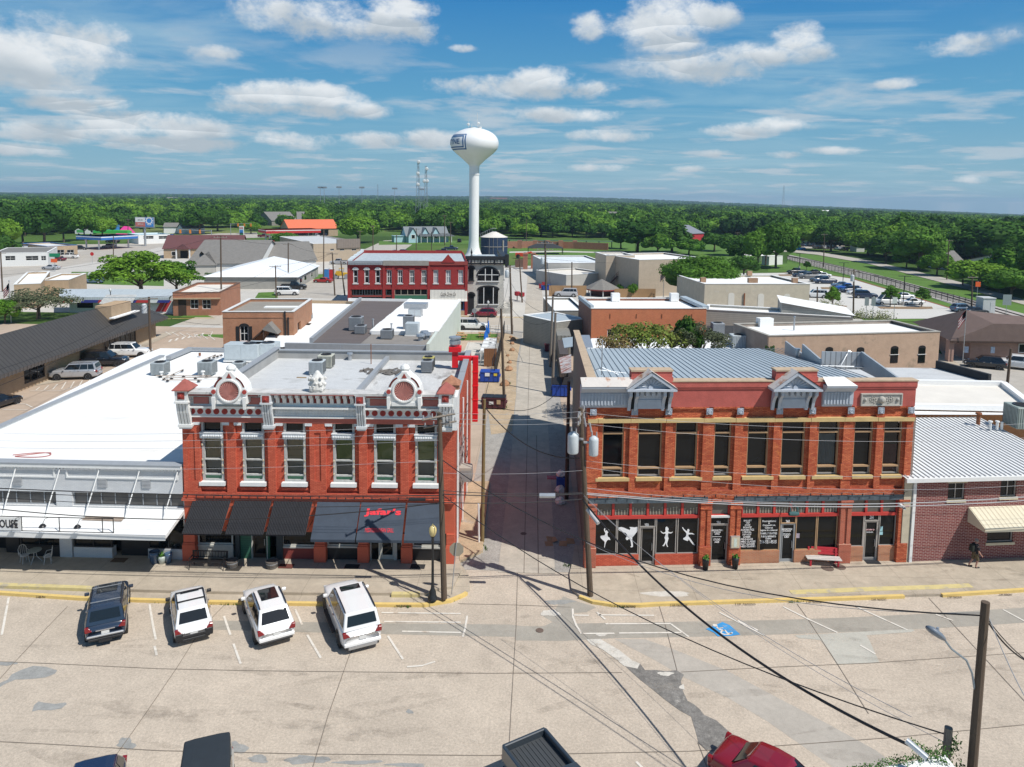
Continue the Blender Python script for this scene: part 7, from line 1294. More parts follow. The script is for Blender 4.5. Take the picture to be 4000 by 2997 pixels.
t=thn('price_pylon','tall fuel price sign pylon by road','sign',g(944,935));Y=t.location.y;q=lambda x,y:(at(x,y,Y).x-t.location.x,at(x,y,Y).z);(x0,z1),(x1,z0)=q(935,883),q(953,934);B(x0,x1,-.3,.3,0,z1).b('cabinet',WH,t);B(x0+.2,x1-.2,-.36,-.301,z1-3.4,z1-1.9).b('price_panel',MT('advert blue'),t);B(x0+.2,x1-.2,-.36,-.301,z1*.25,z1*.5).b('price_panel',mat('dark price panel',(.03,.06,.08),.5,.1,1),t);text('EXXON',MT('signal red fascia'),t,x0+.2,x1-.2,z1-1.5,z1-.5,-.36);text('3.09',mat('green price digits',(.05,.5,.1),.5,0),t,x0+.4,x1-.4,z1*.3,z1*.42,-.38)
def gb(name,label,a,b,ze,zr,D,wm,rm,**k):return gable(name,label,g(*a),g(*b),D,ze,zr,wm,rm,**k)
F,t=gb('brick_church','long maroon roofed tan brick building in middle distance',(640,1010),(943,1008),3.4,7.4,17,tanb,shingr,cat='building',wins=[(.1,.16,1,2.4),(.6,.66,1,2.4),(.75,.81,1,2.4)]);a,b=.16*F.w,.36*F.w;PY([(a,3.2),((a+b)/2,5.2),(b,3.2)],-2.4,2.5).b('porch_gable',shingr,t);B((a+b)/2-1.2,(a+b)/2+1.2,-.1,-0,0,2.6).b('door',DK,t)
for x in(a+.4,b-.4):B(x-.2,x+.2,-2.2,-1.8,0,3.2).b('porch_post',DW,t)
bld('grey_shed','dark grey metal shed behind church',(917,952),(1010,950),5.4,(1041,944),siding('grey metal shed',(.22,.22,.22),.5,.75,3,.2),mat('dark shed roof',(.12,.13,.15),.6,.1,1));bld('grey_shed','lower dark shed beside taller grey one',(847,953),(915,953),3.6,(925,946),MT('grey metal shed'),MT('dark shed roof'))
gb('grey_house','large grey shingled complex beside tan church',(735,1075),(1010,1075),3.2,8.5,34,DW,shing,wins=[(.1,.15,1,2.2)],cat='building');gb('grey_house','right part of grey shingled complex',(1012,1062),(1235,1055),3.,7.6,26,DW,shing,cat='building');gb('grey_house','small pale grey house in front of shingled complex',(745,1082),(842,1080),3.2,6.2,16,mat('pale grey wall',(.44,.42,.38),.8,.08,1),shing,hip=4,cat='house')
F,t=gable('white_roof_shop','low grey shop with long bright white metal roof',g(1160,1130),g(1243,1079),21,3.,5.8,mat('warm grey wall',(.33,.32,.29),.85,.1,1),mat('bright white metal roof',(.8,.82,.83),.4,.04,1),hip=5,cat='building',over=.5,wins=[(.1,.2,.9,2.3),(.3,.4,.9,2.3),(.6,.7,.9,2.3)])
bld('tan_building','tan canopy building left of fire station',(1126,978),(1240,974),4.,(1244,960),mat('tan render',(.42,.34,.25),.85,.1,1),mat('tan canopy roof',(.5,.4,.28),.8,.08,1),front=[(1150,985,1235,1000)],par=.02)
F,t,D,z=bld('fire_station','long tan fire station with red door bays',(1224,953),(1405,949),6.,(1500,918),MT('tan render'),G2,front=[(1290,972,1305,980),(1328,972,1345,980),(1374,972,1392,980)],par=.1)
B(F.w*.5,F.w*1.,-.4,.5,4.4,7.4).b('upper_box',siding('brown grey cladding',(.23,.19,.16),.6,.75,3,.2),t)
for k in rg(4):B(F.w+.01,F.w+.1,D*(.3+.16*k),D*(.41+.16*k),0,4.4).b('bay_door',mat('fire door red',(.36,.04,.04),.5,.1,1),t)
B(F.w+.02,F.w+1.6,D*.25,D,4.6,6.2).b('bay_canopy',MT('brown grey cladding'),t)
F,t=gb('fuel_shop','fuel shop under a bright orange roof',(1130,925),(1320,922),4.2,8.6,20,tanb,mat('bright orange roof',(.7,.17,.08),.6,.05,1),cat='building');B(F.w*.1,F.w*.8,-.1,-0,.5,3.4).b('shop_glazing',GL,t)
gb('long_house','grey roofed apartment row behind fuel station',(1062,882),(1160,880),3.6,9.5,22,mat('grey brown wall',(.25,.23,.2),.9,.1,1),shing);gb('long_house','grey apartment house with three small dormers',(1162,884),(1235,884),4.6,10.,16,MT('grey brown wall'),shing)
gb('green_roof_house','white house with green metal roof among trees',(1468,866),(1526,868),4.,9.,12,WH,mat('green metal roof',(.04,.24,.15),.5,.1,1),wins=[(.2,.35,1.5,3),(.6,.75,1.5,3)]);gb('house','grey roofed two storey house behind trees left of price pylon',(880,862),(944,862),5,10.5,16,MT('grey brown wall'),shing)
gb('white_shed','plain white gabled shed by traffic lights',(640,912),(692,912),3.6,5.6,9,WH,shing,cat='shed');gb('white_shed','long white cottage behind traffic lights',(715,915),(800,913),3.2,5.4,9,WH,shing)
F=Fr(g(1588,948),g(1752,946));t=thn('blue_house','pale blue two storey house with three front gables and porch','house',F.o,F.a);W_=F.w;pb_=mat('pale blue clapboard',(.38,.56,.62),.7,.06,1);sg=mat('blue grey shingle',(.19,.21,.22),.9,.1,1);ze=F.uz(1600,922)[1];zr=F.uz(1600,887)[1];PX([(0,0),(11,0),(11,ze),(5.5,zr-.3),(0,ze)],0,W_).b('wall',pb_,t);AD([(-.4,-.5,ze-.2),(W_+.4,-.5,ze-.2),(W_+.4,5.5,zr),(-.4,5.5,zr),(-.4,11.5,ze),(W_+.4,11.5,ze)],[(0,1,2,3),(3,2,5,4)]).b('roof',sg,t)
for k,(xc_,w)in en(((1609,20),(1661,19),(1702,19))):
 a,b=F.uz(xc_-w,910)[0],F.uz(xc_+w,910)[0];m=(a+b)/2;y0=-2.5 if k==0 else-.6;zb_=0 if k==0 else ze-.6;zt_=F.uz(xc_,889)[1];PY([(a+.3,zb_),(b-.3,zb_),(b-.3,ze),(m,zt_-.4),(a+.3,ze)],y0,3).b('gable',pb_,t);AD([(a-.2,y0-.4,ze-.5),(m,y0-.4,zt_),(m,5,zt_),(a-.2,5,ze-.5),(b+.2,y0-.4,ze-.5),(b+.2,5,ze-.5)],[(0,1,2,3),(4,5,2,1)]).b('gable_roof',sg,t);fo=B(m-1.,m+1.,y0-.1,y0,ze-1.2,ze+.8).b('window',WH,t);B(m-.75,m+.75,y0-.14,y0-.101,ze-1,ze+.6).b('pane',GL,fo)
AD([(W_*.27,-3.5,3.),(W_+2.6,-3.5,3.),(W_+.2,-.01,4.3),(W_*.3,-.01,4.3)],Q8).b('porch_roof',sg,t)
for k in rg(6):x=W_*(.3+.145*k);CY((x,-3.3,0),(x,-3.3,3.),.14,n=6).b('porch_post',WH,t)
B(-5.5,-.3,2,7,0,3.).box(-5.8,0,1.6,7.4,3.,3.2).b('side_wing',pb_,t)
gb('red_gable_shop','grey roofed shop with bright red gable end',(2690,948),(2748,945),4.6,8.4,20,mat('bright red cladding',(.45,.03,.04),.6,.05,1),mat('grey metal roof',(.22,.23,.25),.5,.1,1),cat='building')
for k,(x,y)in en(((2925,1022),(2950,1024),(2938,1014))):
 t=thn('market_tent',['left','right','rear'][k]+' white peaked market tent by park trees','tent',g(x,y),0,'white tents by park');AD([(-3,-3,2.5),(3,-3,2.5),(3,3,2.5),(-3,3,2.5),(0,0,5.2)],[(0,1,4),(1,2,4),(2,3,4),(3,0,4)]).b('canvas',WM,t)
 for a,b in((-2.9,-2.9),(2.9,-2.9),(2.9,2.9),(-2.9,2.9)):CY((a,b,0),(a,b,2.5),.06,n=5).b('pole',WH,t)
bld('park_kiosk','small white flat kiosk at end of railway fence',(3005,1003),(3058,1000),3.,(3060,996),WH,WM)
tag(B(-1.2,1.2,-1.2,1.2,0,3.).box(-1.3,1.3,-1.3,1.3,3.,3.2).box(.25,.9,-1.24,-1.2,.2,2.3).b('signal_cabinet',mat('pale grey cabinet',(.52,.53,.52),.6,.08,1)),'pale grey railway signal cabinet at crossing','cabinet').location=g(3847,1222)
def T(px,py):
 d=ray(px,py);t_=50
 for _ in rg(400):
  p=V((0,0,CAM_H))+d*(t_/FPX)
  if p.z<=terr(p.x,p.y):break
  t_*=1.02
 return V((p.x,p.y,terr(p.x,p.y)))
for k,(a,b,ze,zr,D,lb,wm)in en((((3228,850),(3280,850),8,12,30,'large white barn far behind right hand trees',WH),((3345,988),(3376,986),2.8,5,6,'small cream garden shed beside park road',DW),((2988,905),(3030,903),6,10,24,'grey roofed hall behind right hand park trees',DW),((3140,920),(3178,918),5,9,18,'second grey roofed hall farther right behind park trees',DW),((3690,945),(3735,945),3,5.5,12,'white roofed cottage between tall right hand trees',WH),((3705,1060),(3760,1060),3,6,12,'dark roofed cottage at edge of park road',DW),((3950,1068),(4040,1065),3,5,14,'long grey roof among trees at far right',DW),((3930,866),(3960,864),5,9,20,'grey farm shed near right horizon',DW),((2380,890),(2450,892),5,12,14,'house with dark gabled roof deep in central trees',DW),((355,790),(420,790),5,10,30,'leftmost roof of far subdivision',shing),((430,788),(475,788),5,10,30,'second roof of far subdivision',shing),((530,786),(580,786),5,10,30,'third roof of far subdivision',shing),((590,787),(640,787),5,10,30,'fourth roof of far subdivision',shing),((650,786),(705,786),5,11,30,'rightmost roof of far subdivision',shing),((10,790),(55,788),6,11,40,'grey roof at far left edge near horizon',DW),((340,836),(372,836),4,8,14,'grey gabled house behind big left trees',shing),((1745,788),(1800,790),4,9,20,'low dark hipped roof left of water tower shaft',shing))):
 A,B_=T(*a),T(*b);gable('distant_house' if k else 'distant_barn',lb,A,B_,D,ze,zr,wm,WM if k in(0,4)else shing,cat='house' if k else 'barn')
A,B_=T(1900,785),T(1998,787);t=thn('school_building','red brick school block near horizon right of water tower','building',(A.x,A.y,A.z));B(0,B_.x-A.x,0,30,0,11).box((B_.x-A.x)*.15,(B_.x-A.x)*.8,5,40,11,16).b('wall',brick('far school brick',(.33,.12,.08),(.36,.14,.1),(.3,.2,.15)),t);B(4,B_.x-A.x-4,-.3,-0,5,8).b('window',GL,t)
A=T(827,762);tag(B(-5,5,-5,5,0,17).box(-6,6,-6,6,17,18.5).b('white_tower',WH),'small white block tower on left horizon','tower').location=A
A=T(776,770);t=thn('church_steeple','thin white church steeple near left horizon','steeple',A);B(-6,6,-4,10,0,6).b('nave',WH,t);AD([(-1.6,-1.6,6),(1.6,-1.6,6),(1.6,1.6,6),(-1.6,1.6,6),(0,0,22)],[(0,1,4),(1,2,4),(2,3,4),(3,0,4)]).b('spire',WH,t)
def mast(name,label,px,pytop,Y,w0,dishes=(),lamp=False,group=None,cat='mast'):
 p=at(px,800,Y);z0=terr(p.x,Y);zt=at(px,pytop,Y).z;t=thn(name,label,cat,(p.x,Y,z0),0,group);h=zt-z0;m_=MB()
 if lamp:
  m_.cyl((0,0,0),(0,0,h),w0,w0*.6,6);m_.b('pole',GV,t);B(-3.2,3.2,-.6,.6,h-.6,h+1.4).b('lamp_bank',GR,t);return
 n=max(6,int(h/3.2));c_=[(w0*cos(a),w0*sin(a))for a in(1.57,3.67,5.76)]
 for k in rg(n):
  f0,f1=1-.75*k/n,1-.75*(k+1)/n;z_0,z_1=h*k/n,h*(k+1)/n
  for i in rg(3):a,b=c_[i],c_[(i+1)%3];m_.cyl((a[0]*f0,a[1]*f0,z_0),(a[0]*f1,a[1]*f1,z_1),.16,n=4,cap=False);m_.cyl((a[0]*f0,a[1]*f0,z_0),(b[0]*f1,b[1]*f1,z_1),.09,n=3,cap=False)
 m_.b('lattice',GR,t)
 for(dx,py)in dishes:z=at(px,py,Y).z-z0;LA([(.01,-.6),(1.1,-.5),(1.35,0),(.01,.1)],dx,-.8,z,12,'y').b('dish',WH,t)
mast('radio_mast','taller left lattice mast with three white dishes',1634,630,560,2.6,((.4,633),(-.2,678),(-.2,721)));mast('radio_mast','shorter right lattice mast with white dishes',1664,648,560,2.4,((.6,660),(1.,708),(-1.2,708)))
mast('radio_mast','thin lattice mast alone on right horizon',3059,725,1900,4.5,());mast('radio_mast','faint thin mast above trees left of centre',1476,720,1700,2.5,())
for k,(x,y)in en(((1252,734),(1267,734),(1325,733),(1414,734),(1542,738),(1648,741))):mast('floodlight_mast',['leftmost','second from left','third from left','fourth, largest','fifth','rightmost'][k]+' stadium floodlight above far trees',x,y,900,.4,lamp=True,group='stadium floodlights on skyline',cat='floodlight')
def leaf_mat(name,c1,c2,hue=.12):
 m=bpy.data.materials.new(name);m.use_nodes=True;nt,p,N,L,_,oc=base(m);I(p,'Roughness',.75);I(p,'Specular IOR Level',.15);oi=N('ShaderNodeObjectInfo');mr=NM(nt,oc,.35,5,.5,.3,.7,-.25,.3)
 ad=N('ShaderNodeMath');ad.operation='MULTIPLY_ADD';L(oi.outputs['Random'],ad,0);I(ad,1,.9);L(mr,ad,2);mx=MX(nt,ad,(*c1,1),(*c2,1),0);mx.node.clamp_factor=True
 g_=N('ShaderNodeNewGeometry');r=N('ShaderNodeMapRange');L(g_.outputs['Random Per Island'],r,0);I(r,3,.72);I(r,4,1.3);m2=MX(nt,1.,mx,r);L(m2,p,'Base Color')
 tr=N('ShaderNodeBsdfTranslucent');L(m2,tr,0);ms=N('ShaderNodeMixShader');I(ms,0,.28);out=nt.nodes['Material Output'];L(p,ms,1);L(tr,ms,2);L(ms,out,0);return m
LM=[leaf_mat('oak leaves',(.032,.095,.014),(.125,.26,.03)),leaf_mat('bright leaves',(.065,.17,.018),(.19,.34,.035)),leaf_mat('dark leaves',(.02,.062,.012),(.07,.16,.022)),leaf_mat('grey green leaves',(.1,.12,.065),(.16,.18,.1))]
bark=mat('tree bark',(.12,.09,.065),.95,.3,3)
def make_crown(seed,R=4.5,Hc=6.,n=1500,ls=.42,nclump=26,core=True,open_=0):
 rs=np.random.RandomState(seed);cl=[]
 for _ in rg(nclump):
  v=rs.normal(size=3);v/=np.linalg.norm(v);v[2]=abs(v[2])*1.05-.28;q=rs.uniform(.45,.82)if not open_ else rs.uniform(.4,1.)
  cl.append((v[0]*R*q,v[1]*R*q,v[2]*Hc*.62*q,R*rs.uniform(.24,.42)*(1 if not open_ else .6)))
 cl=np.array(cl);k=rs.randint(0,nclump,n);d=rs.normal(size=(n,3));d/=np.linalg.norm(d,axis=1)[:,None];d[:,2]=np.where(d[:,2]<-.35,-d[:,2],d[:,2])
 p=cl[k,:3]+d*cl[k,3:4]*rs.uniform(.82,1.12,(n,1));nr=d+rs.normal(size=(n,3))*.45;nr/=np.linalg.norm(nr,axis=1)[:,None]
 a=np.cross(nr,rs.normal(size=(n,3)));a/=np.linalg.norm(a,axis=1)[:,None];b=np.cross(nr,a);s=ls*rs.uniform(.6,1.3,(n,1))
 vs=np.stack([p-a*s,p-b*s*.7,p+a*s,p+b*s*.7],1).reshape(-1,3);vs[:,2]=np.maximum(vs[:,2],-Hc*.5)
 mb=MB();mb.v=[tuple(q)for q in vs];mb.f=[(4*i,4*i+1,4*i+2,4*i+3)for i in rg(n)];mb.m=[0]*n
 if core:
  for x,y,z,r in cl:mb.sph((x,y,z),r*.8,7,5)
 return mb
def make_tree_meshes(seed,li,**k):
 R_,H_=k.get('R',4.5),k.get('Hc',6.);cr=make_crown(seed,**k).mesh('crown',LM[li]);hb=k.get('hb',0)
 rs=RR(seed);tk=MB();hz=H_*.62
 tk.tube([(0,0,-hz-1.5),(.05,0,-hz+.5),(.1,.1,-hz*.3),(0,.2,.3)],[R_*.075,R_*.055,R_*.04,R_*.015],7)
 for q in rg(7):
  a=rs.u(0,6.28);l=R_*rs.u(.55,.85);tk.tube([(.08,.05,-hz*.55+q*.25),(l*.5*cos(a),l*.5*sin(a),-hz*.15),(l*cos(a),l*sin(a),hz*.25)],[R_*.03,R_*.02,R_*.006],5)
 return cr,tk.mesh('trunk',bark),hz
TK={}
def tkind(name,seed,li,**k):TK[name]=(*make_tree_meshes(seed,li,**k),k.get('R',4.5))
for i in rg(5):tkind('mid%d'%i,10+i,(0,1,0,2,1)[i],R=4.8,Hc=(6.4,6.,7.2,6.6,5.6)[i],n=1700,ls=.42)
tkind('big_round',31,0,R=8.2,Hc=13,n=15000,ls=.3,nclump=75);tkind('loose',32,1,R=7.,Hc=13,n=9500,ls=.3,nclump=55,open_=1,core=False);tkind('grey',33,3,R=5.,Hc=6.,n=4200,ls=.17,nclump=60,open_=1,core=False)
tkind('young',34,0,R=2.,Hc=6.5,n=1500,ls=.2,nclump=26);tkind('big',35,0,R=6.5,Hc=9.5,n=5200,ls=.42,nclump=42);tkind('bigb',36,1,R=6.5,Hc=8.5,n=5000,ls=.42,nclump=42)
def tree(kind,p,s,label,group=None,sz=None,name='tree',rz=None,cat='tree'):
 cr,tk,hz,R_=TK[kind];t=thn(name,label,cat,(p.x,p.y,p.z),rz if rz is not None else(p.x*7.3+p.y*3.1)%6.28,group);sz=sz or s;t.scale=(s,s,sz)
 for n_,me in(('crown',cr),('trunk',tk)):o=bpy.data.objects.new(n_,me);COL.objects.link(o);o.parent=t;o.location=(0,0,hz+.5)
 return t
def tpx(kind,cx,base,top,wpx,label,group=None,far=False,**k):
 p=T(cx,base);Y=p.y;h=at(cx,top,Y).z-p.z;w=wpx*(1.15 if group and 'mature' in group else 1)*Y/FPX;cr,tk,hz,R_=TK[kind];return tree(kind,p,w/(2*R_*1.02),label,group,sz=h/(hz*2+.9+R_*.12),**k)
tpx('loose',555,1185,945,340,'large bright loose tree behind flag store');tpx('loose',690,1165,990,210,'right lower crown merging with large bright tree');tpx('grey',150,1250,1105,280,'silvery grey green bushy tree by dark metal roof');tpx('bigb',20,1270,1150,120,'dark green tree at left edge beside metal roof')
tpx('big_round',2732,1190,968,320,'great round dark green tree beside beige building',rz=1);tpx('big',2905,1085,995,130,'darker tree between round tree and cream building',group=None)
tpx('young',3250,1222,1098,62,'slender young tree in parking lot corner bed');tpx('young',3477,1204,1098,66,'dark young tree by lamp in island bed',rz=2);tpx('young',3600,1204,1108,60,'lighter young tree at right of island bed',rz=3);tpx('young',3150,1065,1012,34,'small young tree at far corner of lot',rz=4)
tpx('bigb',1115,968,898,110,'round green tree by fuel price road');tpx('bigb',1398,950,826,170,'bright green tree right of orange roof');tpx('big',1690,905,805,150,'broad dull green tree behind pale blue house');tpx('bigb',2050,935,862,110,'yellow green round tree behind blue tank')
BELT=['tall tree at right end of white tents','dark tree left of white tents','slim tree standing between two tent trees','spreading tree above bright blue pickup','dark tree over row of far cars','broad tree right of cream garden shed','rounded tree shading park road bend','largest dark tree in middle of right hand belt','smaller tree filling in behind park road bend','low bushy tree at roadside below tall leaning pole','bright tree behind tall leaning pole','huge crown rising highest on right','bright low tree right of orange diamond sign','dark low tree by road near right edge','tree half behind dark low tree near right edge','very tall tree at right edge of photo','small dark tree beside dark roofed cottage','small tree by park road shadow','wide olive tree just behind beige building','tree right of wide olive tree','conifer like dark tree right of red gable shop','dark tree behind great round tree','thin tree left of wide olive tree','tree directly above beige roof','low tree below red gable shop','dark tree left of park picnic trees']
for k,(x,b,tp,w,kd)in en(((3030,1050,850,150,'big'),(2960,1052,880,110,'big'),(2990,1040,875,90,'mid2'),(3120,975,860,150,'bigb'),(3245,985,862,130,'big'),(3390,1000,880,170,'bigb'),(3460,1030,905,130,'big'),(3590,1060,870,200,'big'),(3500,1020,890,130,'mid1'),(3660,1078,975,110,'bigb'),(3780,1000,910,180,'bigb'),(3890,1040,848,300,'big'),(3820,1130,1000,200,'bigb'),(3950,1165,1040,170,'big'),(3900,1150,1040,120,'mid0'),(3990,1130,900,200,'big'),(3760,1120,1010,90,'mid3'),(3540,1050,960,90,'mid0'),(2490,992,848,200,'big'),(2625,990,862,160,'mid3'),(2790,985,900,110,'mid2'),(2850,1000,900,120,'mid0'),(2425,975,885,100,'mid0'),(2570,1000,900,120,'mid2'),(2690,1000,925,110,'mid1'),(2900,1035,920,110,'big'))):
 tpx(kd,x,b,tp,w,BELT[k],'mature trees edging park and railway')
LBELT=['broadest tree at upper left behind arcade shop','second tree from left edge in highway belt','pale green tree at very left edge','tree right of broadest upper left tree','tree behind food trucks','low rounded tree at left edge above arcade roof','tree left of billboard','tree behind white gabled shed','large spreading tree behind long white cottage','tree right of large cottage tree','round tree between shed and cottage trees','small tree right of price pylon','tree behind fuel canopy lettering','tree just right of billboard']
for k,(x,b,tp,w)in en(((175,965,775,200),(90,955,800,150),(20,985,830,130),(250,950,790,130),(330,940,800,110),(20,1010,910,130),(400,930,830,110),(640,905,820,100),(780,915,800,150),(850,905,800,130),(690,895,815,100),(980,915,860,80),(1010,905,830,90),(560,915,850,60))):
 tpx(('big','mid3','bigb','mid0')[k%4]if w>100 else 'mid%d'%(k%5),x,b,tp,w,LBELT[k],'trees behind highway on left')
tpx('mid2',2418,1160,1105,45,'small dark tree right of pavilion',None);tpx('mid0',2470,1162,1100,50,'leafy shrub tree by right timber fence');tpx('mid3',2520,1162,1100,55,'shrub tree against beige building');tpx('young',2100,1050,1003,26,'small tree by park gate piers',rz=1.3);tpx('young',2022,1045,1010,24,'small bushy tree beside grey corner building',rz=2.2)
tpx('mid1',300,1090,1060,60,'bushy evergreen by grass plot');tpx('mid2',818,1082,1058,50,'dark shrub in front of shingled complex');tpx('mid2',985,1095,1060,50,'dark conifer shrub by white hipped roof')
pk_=leaf_mat('pink green mimosa leaves',(.16,.22,.04),(.34,.24,.12));TK['mimosa']=(make_crown(41,R=4.4,Hc=2.6,n=2600,ls=.16,nclump=40,core=False,open_=1).mesh('crown',pk_),*make_tree_meshes(41,0,R=4.4,Hc=2.6,n=10)[1:],4.4)
def free_tree(kind,px,py,Y,s,label,sz=None):
 p=at(px,py,Y);cr,tk,hz,R_=TK[kind];t=thn('tree',label,'tree',(p.x,p.y,0),1.);o=bpy.data.objects.new('crown',cr);COL.objects.link(o);o.parent=t;o.location=(0,0,p.z);o.scale=(s,s,sz or s)
 TU([(0,0,0),(.2,.1,p.z*.5),(0,0,p.z)],[.16,.12,.05],6).b('trunk',bark,t)
 b_=MB();rs=RR(int(px))
 for q in rg(16):a=rs.u(0,6.28);l=4*s*rs.u(.6,1.1);b_.tube([(0,0,p.z-1.5),(l*.5*cos(a),l*.5*sin(a),p.z-.4),(l*cos(a),l*sin(a),p.z+rs.u(-.6,.9))],[.05,.03,.01],4)
 b_.b('branch',bark,t)
free_tree('mimosa',2530,1322,71,1.,'pink flowering feathery tree behind metal roof',.8);free_tree('mimosa',2410,1352,70,.55,'low left spray of pink flowering branches');free_tree('grey',2735,1335,71,.62,'thin half bare tree right of pink flowering one',.5)
free_tree('mid3',2675,1318,72,.38,'dark vine covered stump between two roof side trees',.5)
def wood():
 rs=RR(77);base=[(-400,925),(0,925),(300,915),(600,893),(1000,893),(1330,893),(1500,900),(1850,925),(1990,925),(2300,933),(2480,925),(2700,930),(2950,935),(3080,945),(3200,972),(3420,1005),(3700,1060),(3850,1105),(4000,1145),(4400,1240)]
 def yb(x):
  for(a,b),(c_,d)in zip(base,base[1:]):
   if a<=x<=c_:return b+(d-b)*(x-a)/(c_-a)
  return 1e9
 M3=CM.transposed()
 def proj(x,y,z):v=M3@V((x,y,z-CAM_H));return PPX+v.x*FPX/-v.z,PPY-v.y*FPX/-v.z
 clear=[(o.location.x,o.location.y)for o in COL.objects if o.get('category')in('house','barn','building','shed','steeple','tower','mast')and o.location.y>200]
 pts=[];y=160.
 while y<1500:
  st=10.5 if y<600 else 12;x=-.85*y-60
  while x<.85*y+60:
   px_,py_=x+rs.u(-.42,.42)*st,y+rs.u(-.42,.42)*st;u,v=proj(px_,py_,terr(px_,py_))
   if v<yb(u)and-250<u<4250:
    if all(not(abs(cx-px_+4*0)<11+py_*.006 and-20<cy-py_<26)for cx,cy in clear):
     if sin(px_*.013+2)*sin(py_*.011+px_*.004)<.72 or py_<420:pts.append((px_,py_))
   x+=st
  y+=st
 pts.sort(key=lambda p:p[1]);return pts,proj
WP,proj=wood()
NEAR=230
grp={0:'trees of wood left of fuel station',1:'trees of wood behind water tower',2:'trees of wood beyond right hand park'}
lbs={0:'leafy tree in wood behind left highway',1:'leafy tree in wood behind town centre',2:'leafy tree in wood beyond park road'}
rs=RR(5)
for x,y in WP[:NEAR]:
 u,v=proj(x,y,0);k=0 if u<1300 else(1 if u<2450 else 2);s=rs.u(1.25,2.);tree('mid%d'%rs.randrange(5),V((x,y,terr(x,y)-.6)),s,lbs[k],grp[k],sz=s*rs.u(.75,1.),rz=rs.u(0,6.28))
def gn_wood(name,pts,protos,smin,smax,label,seed,sink=.6):
 me=bpy.data.meshes.new(name);me.from_pydata([(x,y,terr(x,y)-sink)for x,y in pts],[],[]);o=bpy.data.objects.new(name,me);COL.objects.link(o)
 col=bpy.data.collections.new(name+' kinds')
 for i,pm in en(protos):q=bpy.data.objects.new('tree kind',pm);col.objects.link(q)
 ng=bpy.data.node_groups.new(name,'GeometryNodeTree');ng.interface.new_socket('Geometry',in_out='INPUT',socket_type='NodeSocketGeometry');ng.interface.new_socket('Geometry',in_out='OUTPUT',socket_type='NodeSocketGeometry')
 N=ng.nodes.new;L=LK(ng);gi,go=N('NodeGroupInput'),N('NodeGroupOutput');ci=N('GeometryNodeCollectionInfo');I(ci,0,col);I(ci,'Separate Children',True);I(ci,'Reset Children',True)
 ip=N('GeometryNodeInstanceOnPoints');L(gi,ip,'Points');L(ci,ip,'Instance');I(ip,'Pick Instance',True)
 ri=N('FunctionNodeRandomValue');ri.data_type='INT';I(ri,4,0);I(ri,5,len(protos)-1);L(ri.outputs[2],ip,'Instance Index')
 rr=N('FunctionNodeRandomValue');rr.data_type='FLOAT_VECTOR';I(rr,0,(0,0,0));I(rr,1,(0,0,6.28));L(rr,ip,'Rotation')
 rsn=N('FunctionNodeRandomValue');rsn.data_type='FLOAT';I(rsn,2,smin);I(rsn,3,smax);I(rsn,'Seed',seed);L(rsn.outputs[1],ip,'Scale');L(ip,go,0)
 md=o.modifiers.new('trees','NODES');md.node_group=ng;return tag(o,label,'wood',kind='stuff')
def proto(seed,li,n,ls,**k):
 mb=make_crown(seed,n=n,ls=ls,**k);mb.v=[(x,y,z+4.2)for x,y,z in mb.v];return mb.mesh('crown',LM[li])
P1=[proto(60+i,(0,1,2,0,1,2,0,1)[i],950,.6,R=(5.2,4.2,6.2,5.,6.4,4.4,3.6,5.6)[i],Hc=(6.6,8.6,6.2,9.,5.6,7.5,9.5,7.)[i],nclump=(18,12,26,16,22,10,14,30)[i])for i in rg(8)]
gn_wood('wood',WP[NEAR:],P1,.85,1.85,'dense green wood stretching behind town to fields',3)
rs=RR(8);fp=[];y=1500.
while y<8200:
 st=20+(y-1500)*.008;x=-.8*y-100
 while x<.8*y+100:
  a,b=x+rs.u(-.5,.5)*st,y+rs.u(-.5,.5)*st
  if sin(a*.0041+1.3)*sin(b*.0035+a*.0013)+.45*sin(a*.013+b*.004)<.42:fp.append((a,b))
  x+=st
 y+=st*1.15
P2=[proto(80+i,(0,2,0,2)[i],160,2.2,R=8.5,Hc=8.,nclump=9)for i in rg(4)]
gn_wood('distant_wood',fp,P2,.9,1.6,'hazy blue green woods along horizon',5,sink=1.5)
def haze():
 o=B(-7500,7500,-300,9000,-160,75).b('haze',[]);m=bpy.data.materials.new('haze');m.use_nodes=True;nt=m.node_tree;nt.nodes.clear();out=nt.nodes.new('ShaderNodeOutputMaterial');v=nt.nodes.new('ShaderNodeVolumePrincipled')
 I(v,'Color',(.58,.8,1.,1));I(v,'Density',.00013);I(v,'Anisotropy',.2);nt.links.new(v.outputs[0],out.inputs['Volume']);o.data.materials.clear();o.data.materials.append(m);tag(o,'pale blue summer haze over town','haze',kind='stuff')
haze()
tyre_m=mat('tyre rubber',(.015,.015,.016),.8,0);rim_m=mat('alloy rim',(.5,.51,.53),.3,0,metal=.8);carglass=mat('tinted car glass',(.012,.014,.016),.04,0,spec=.7);plast=mat('black car plastic',(.02,.02,.022),.55,0);chrome=mat('chrome trim',(.6,.6,.62),.15,0,metal=.9);tail_m=mat('red tail lamp',(.22,.01,.014),.2,0,coat=.6);head_m=mat('clear lamp glass',(.55,.57,.58),.12,0,coat=.6);plate_m=mat('white licence plate',(.62,.62,.6),.5,.15,30);bumper_s=mat('silver bumper trim',(.42,.43,.44),.3,0,metal=.6)
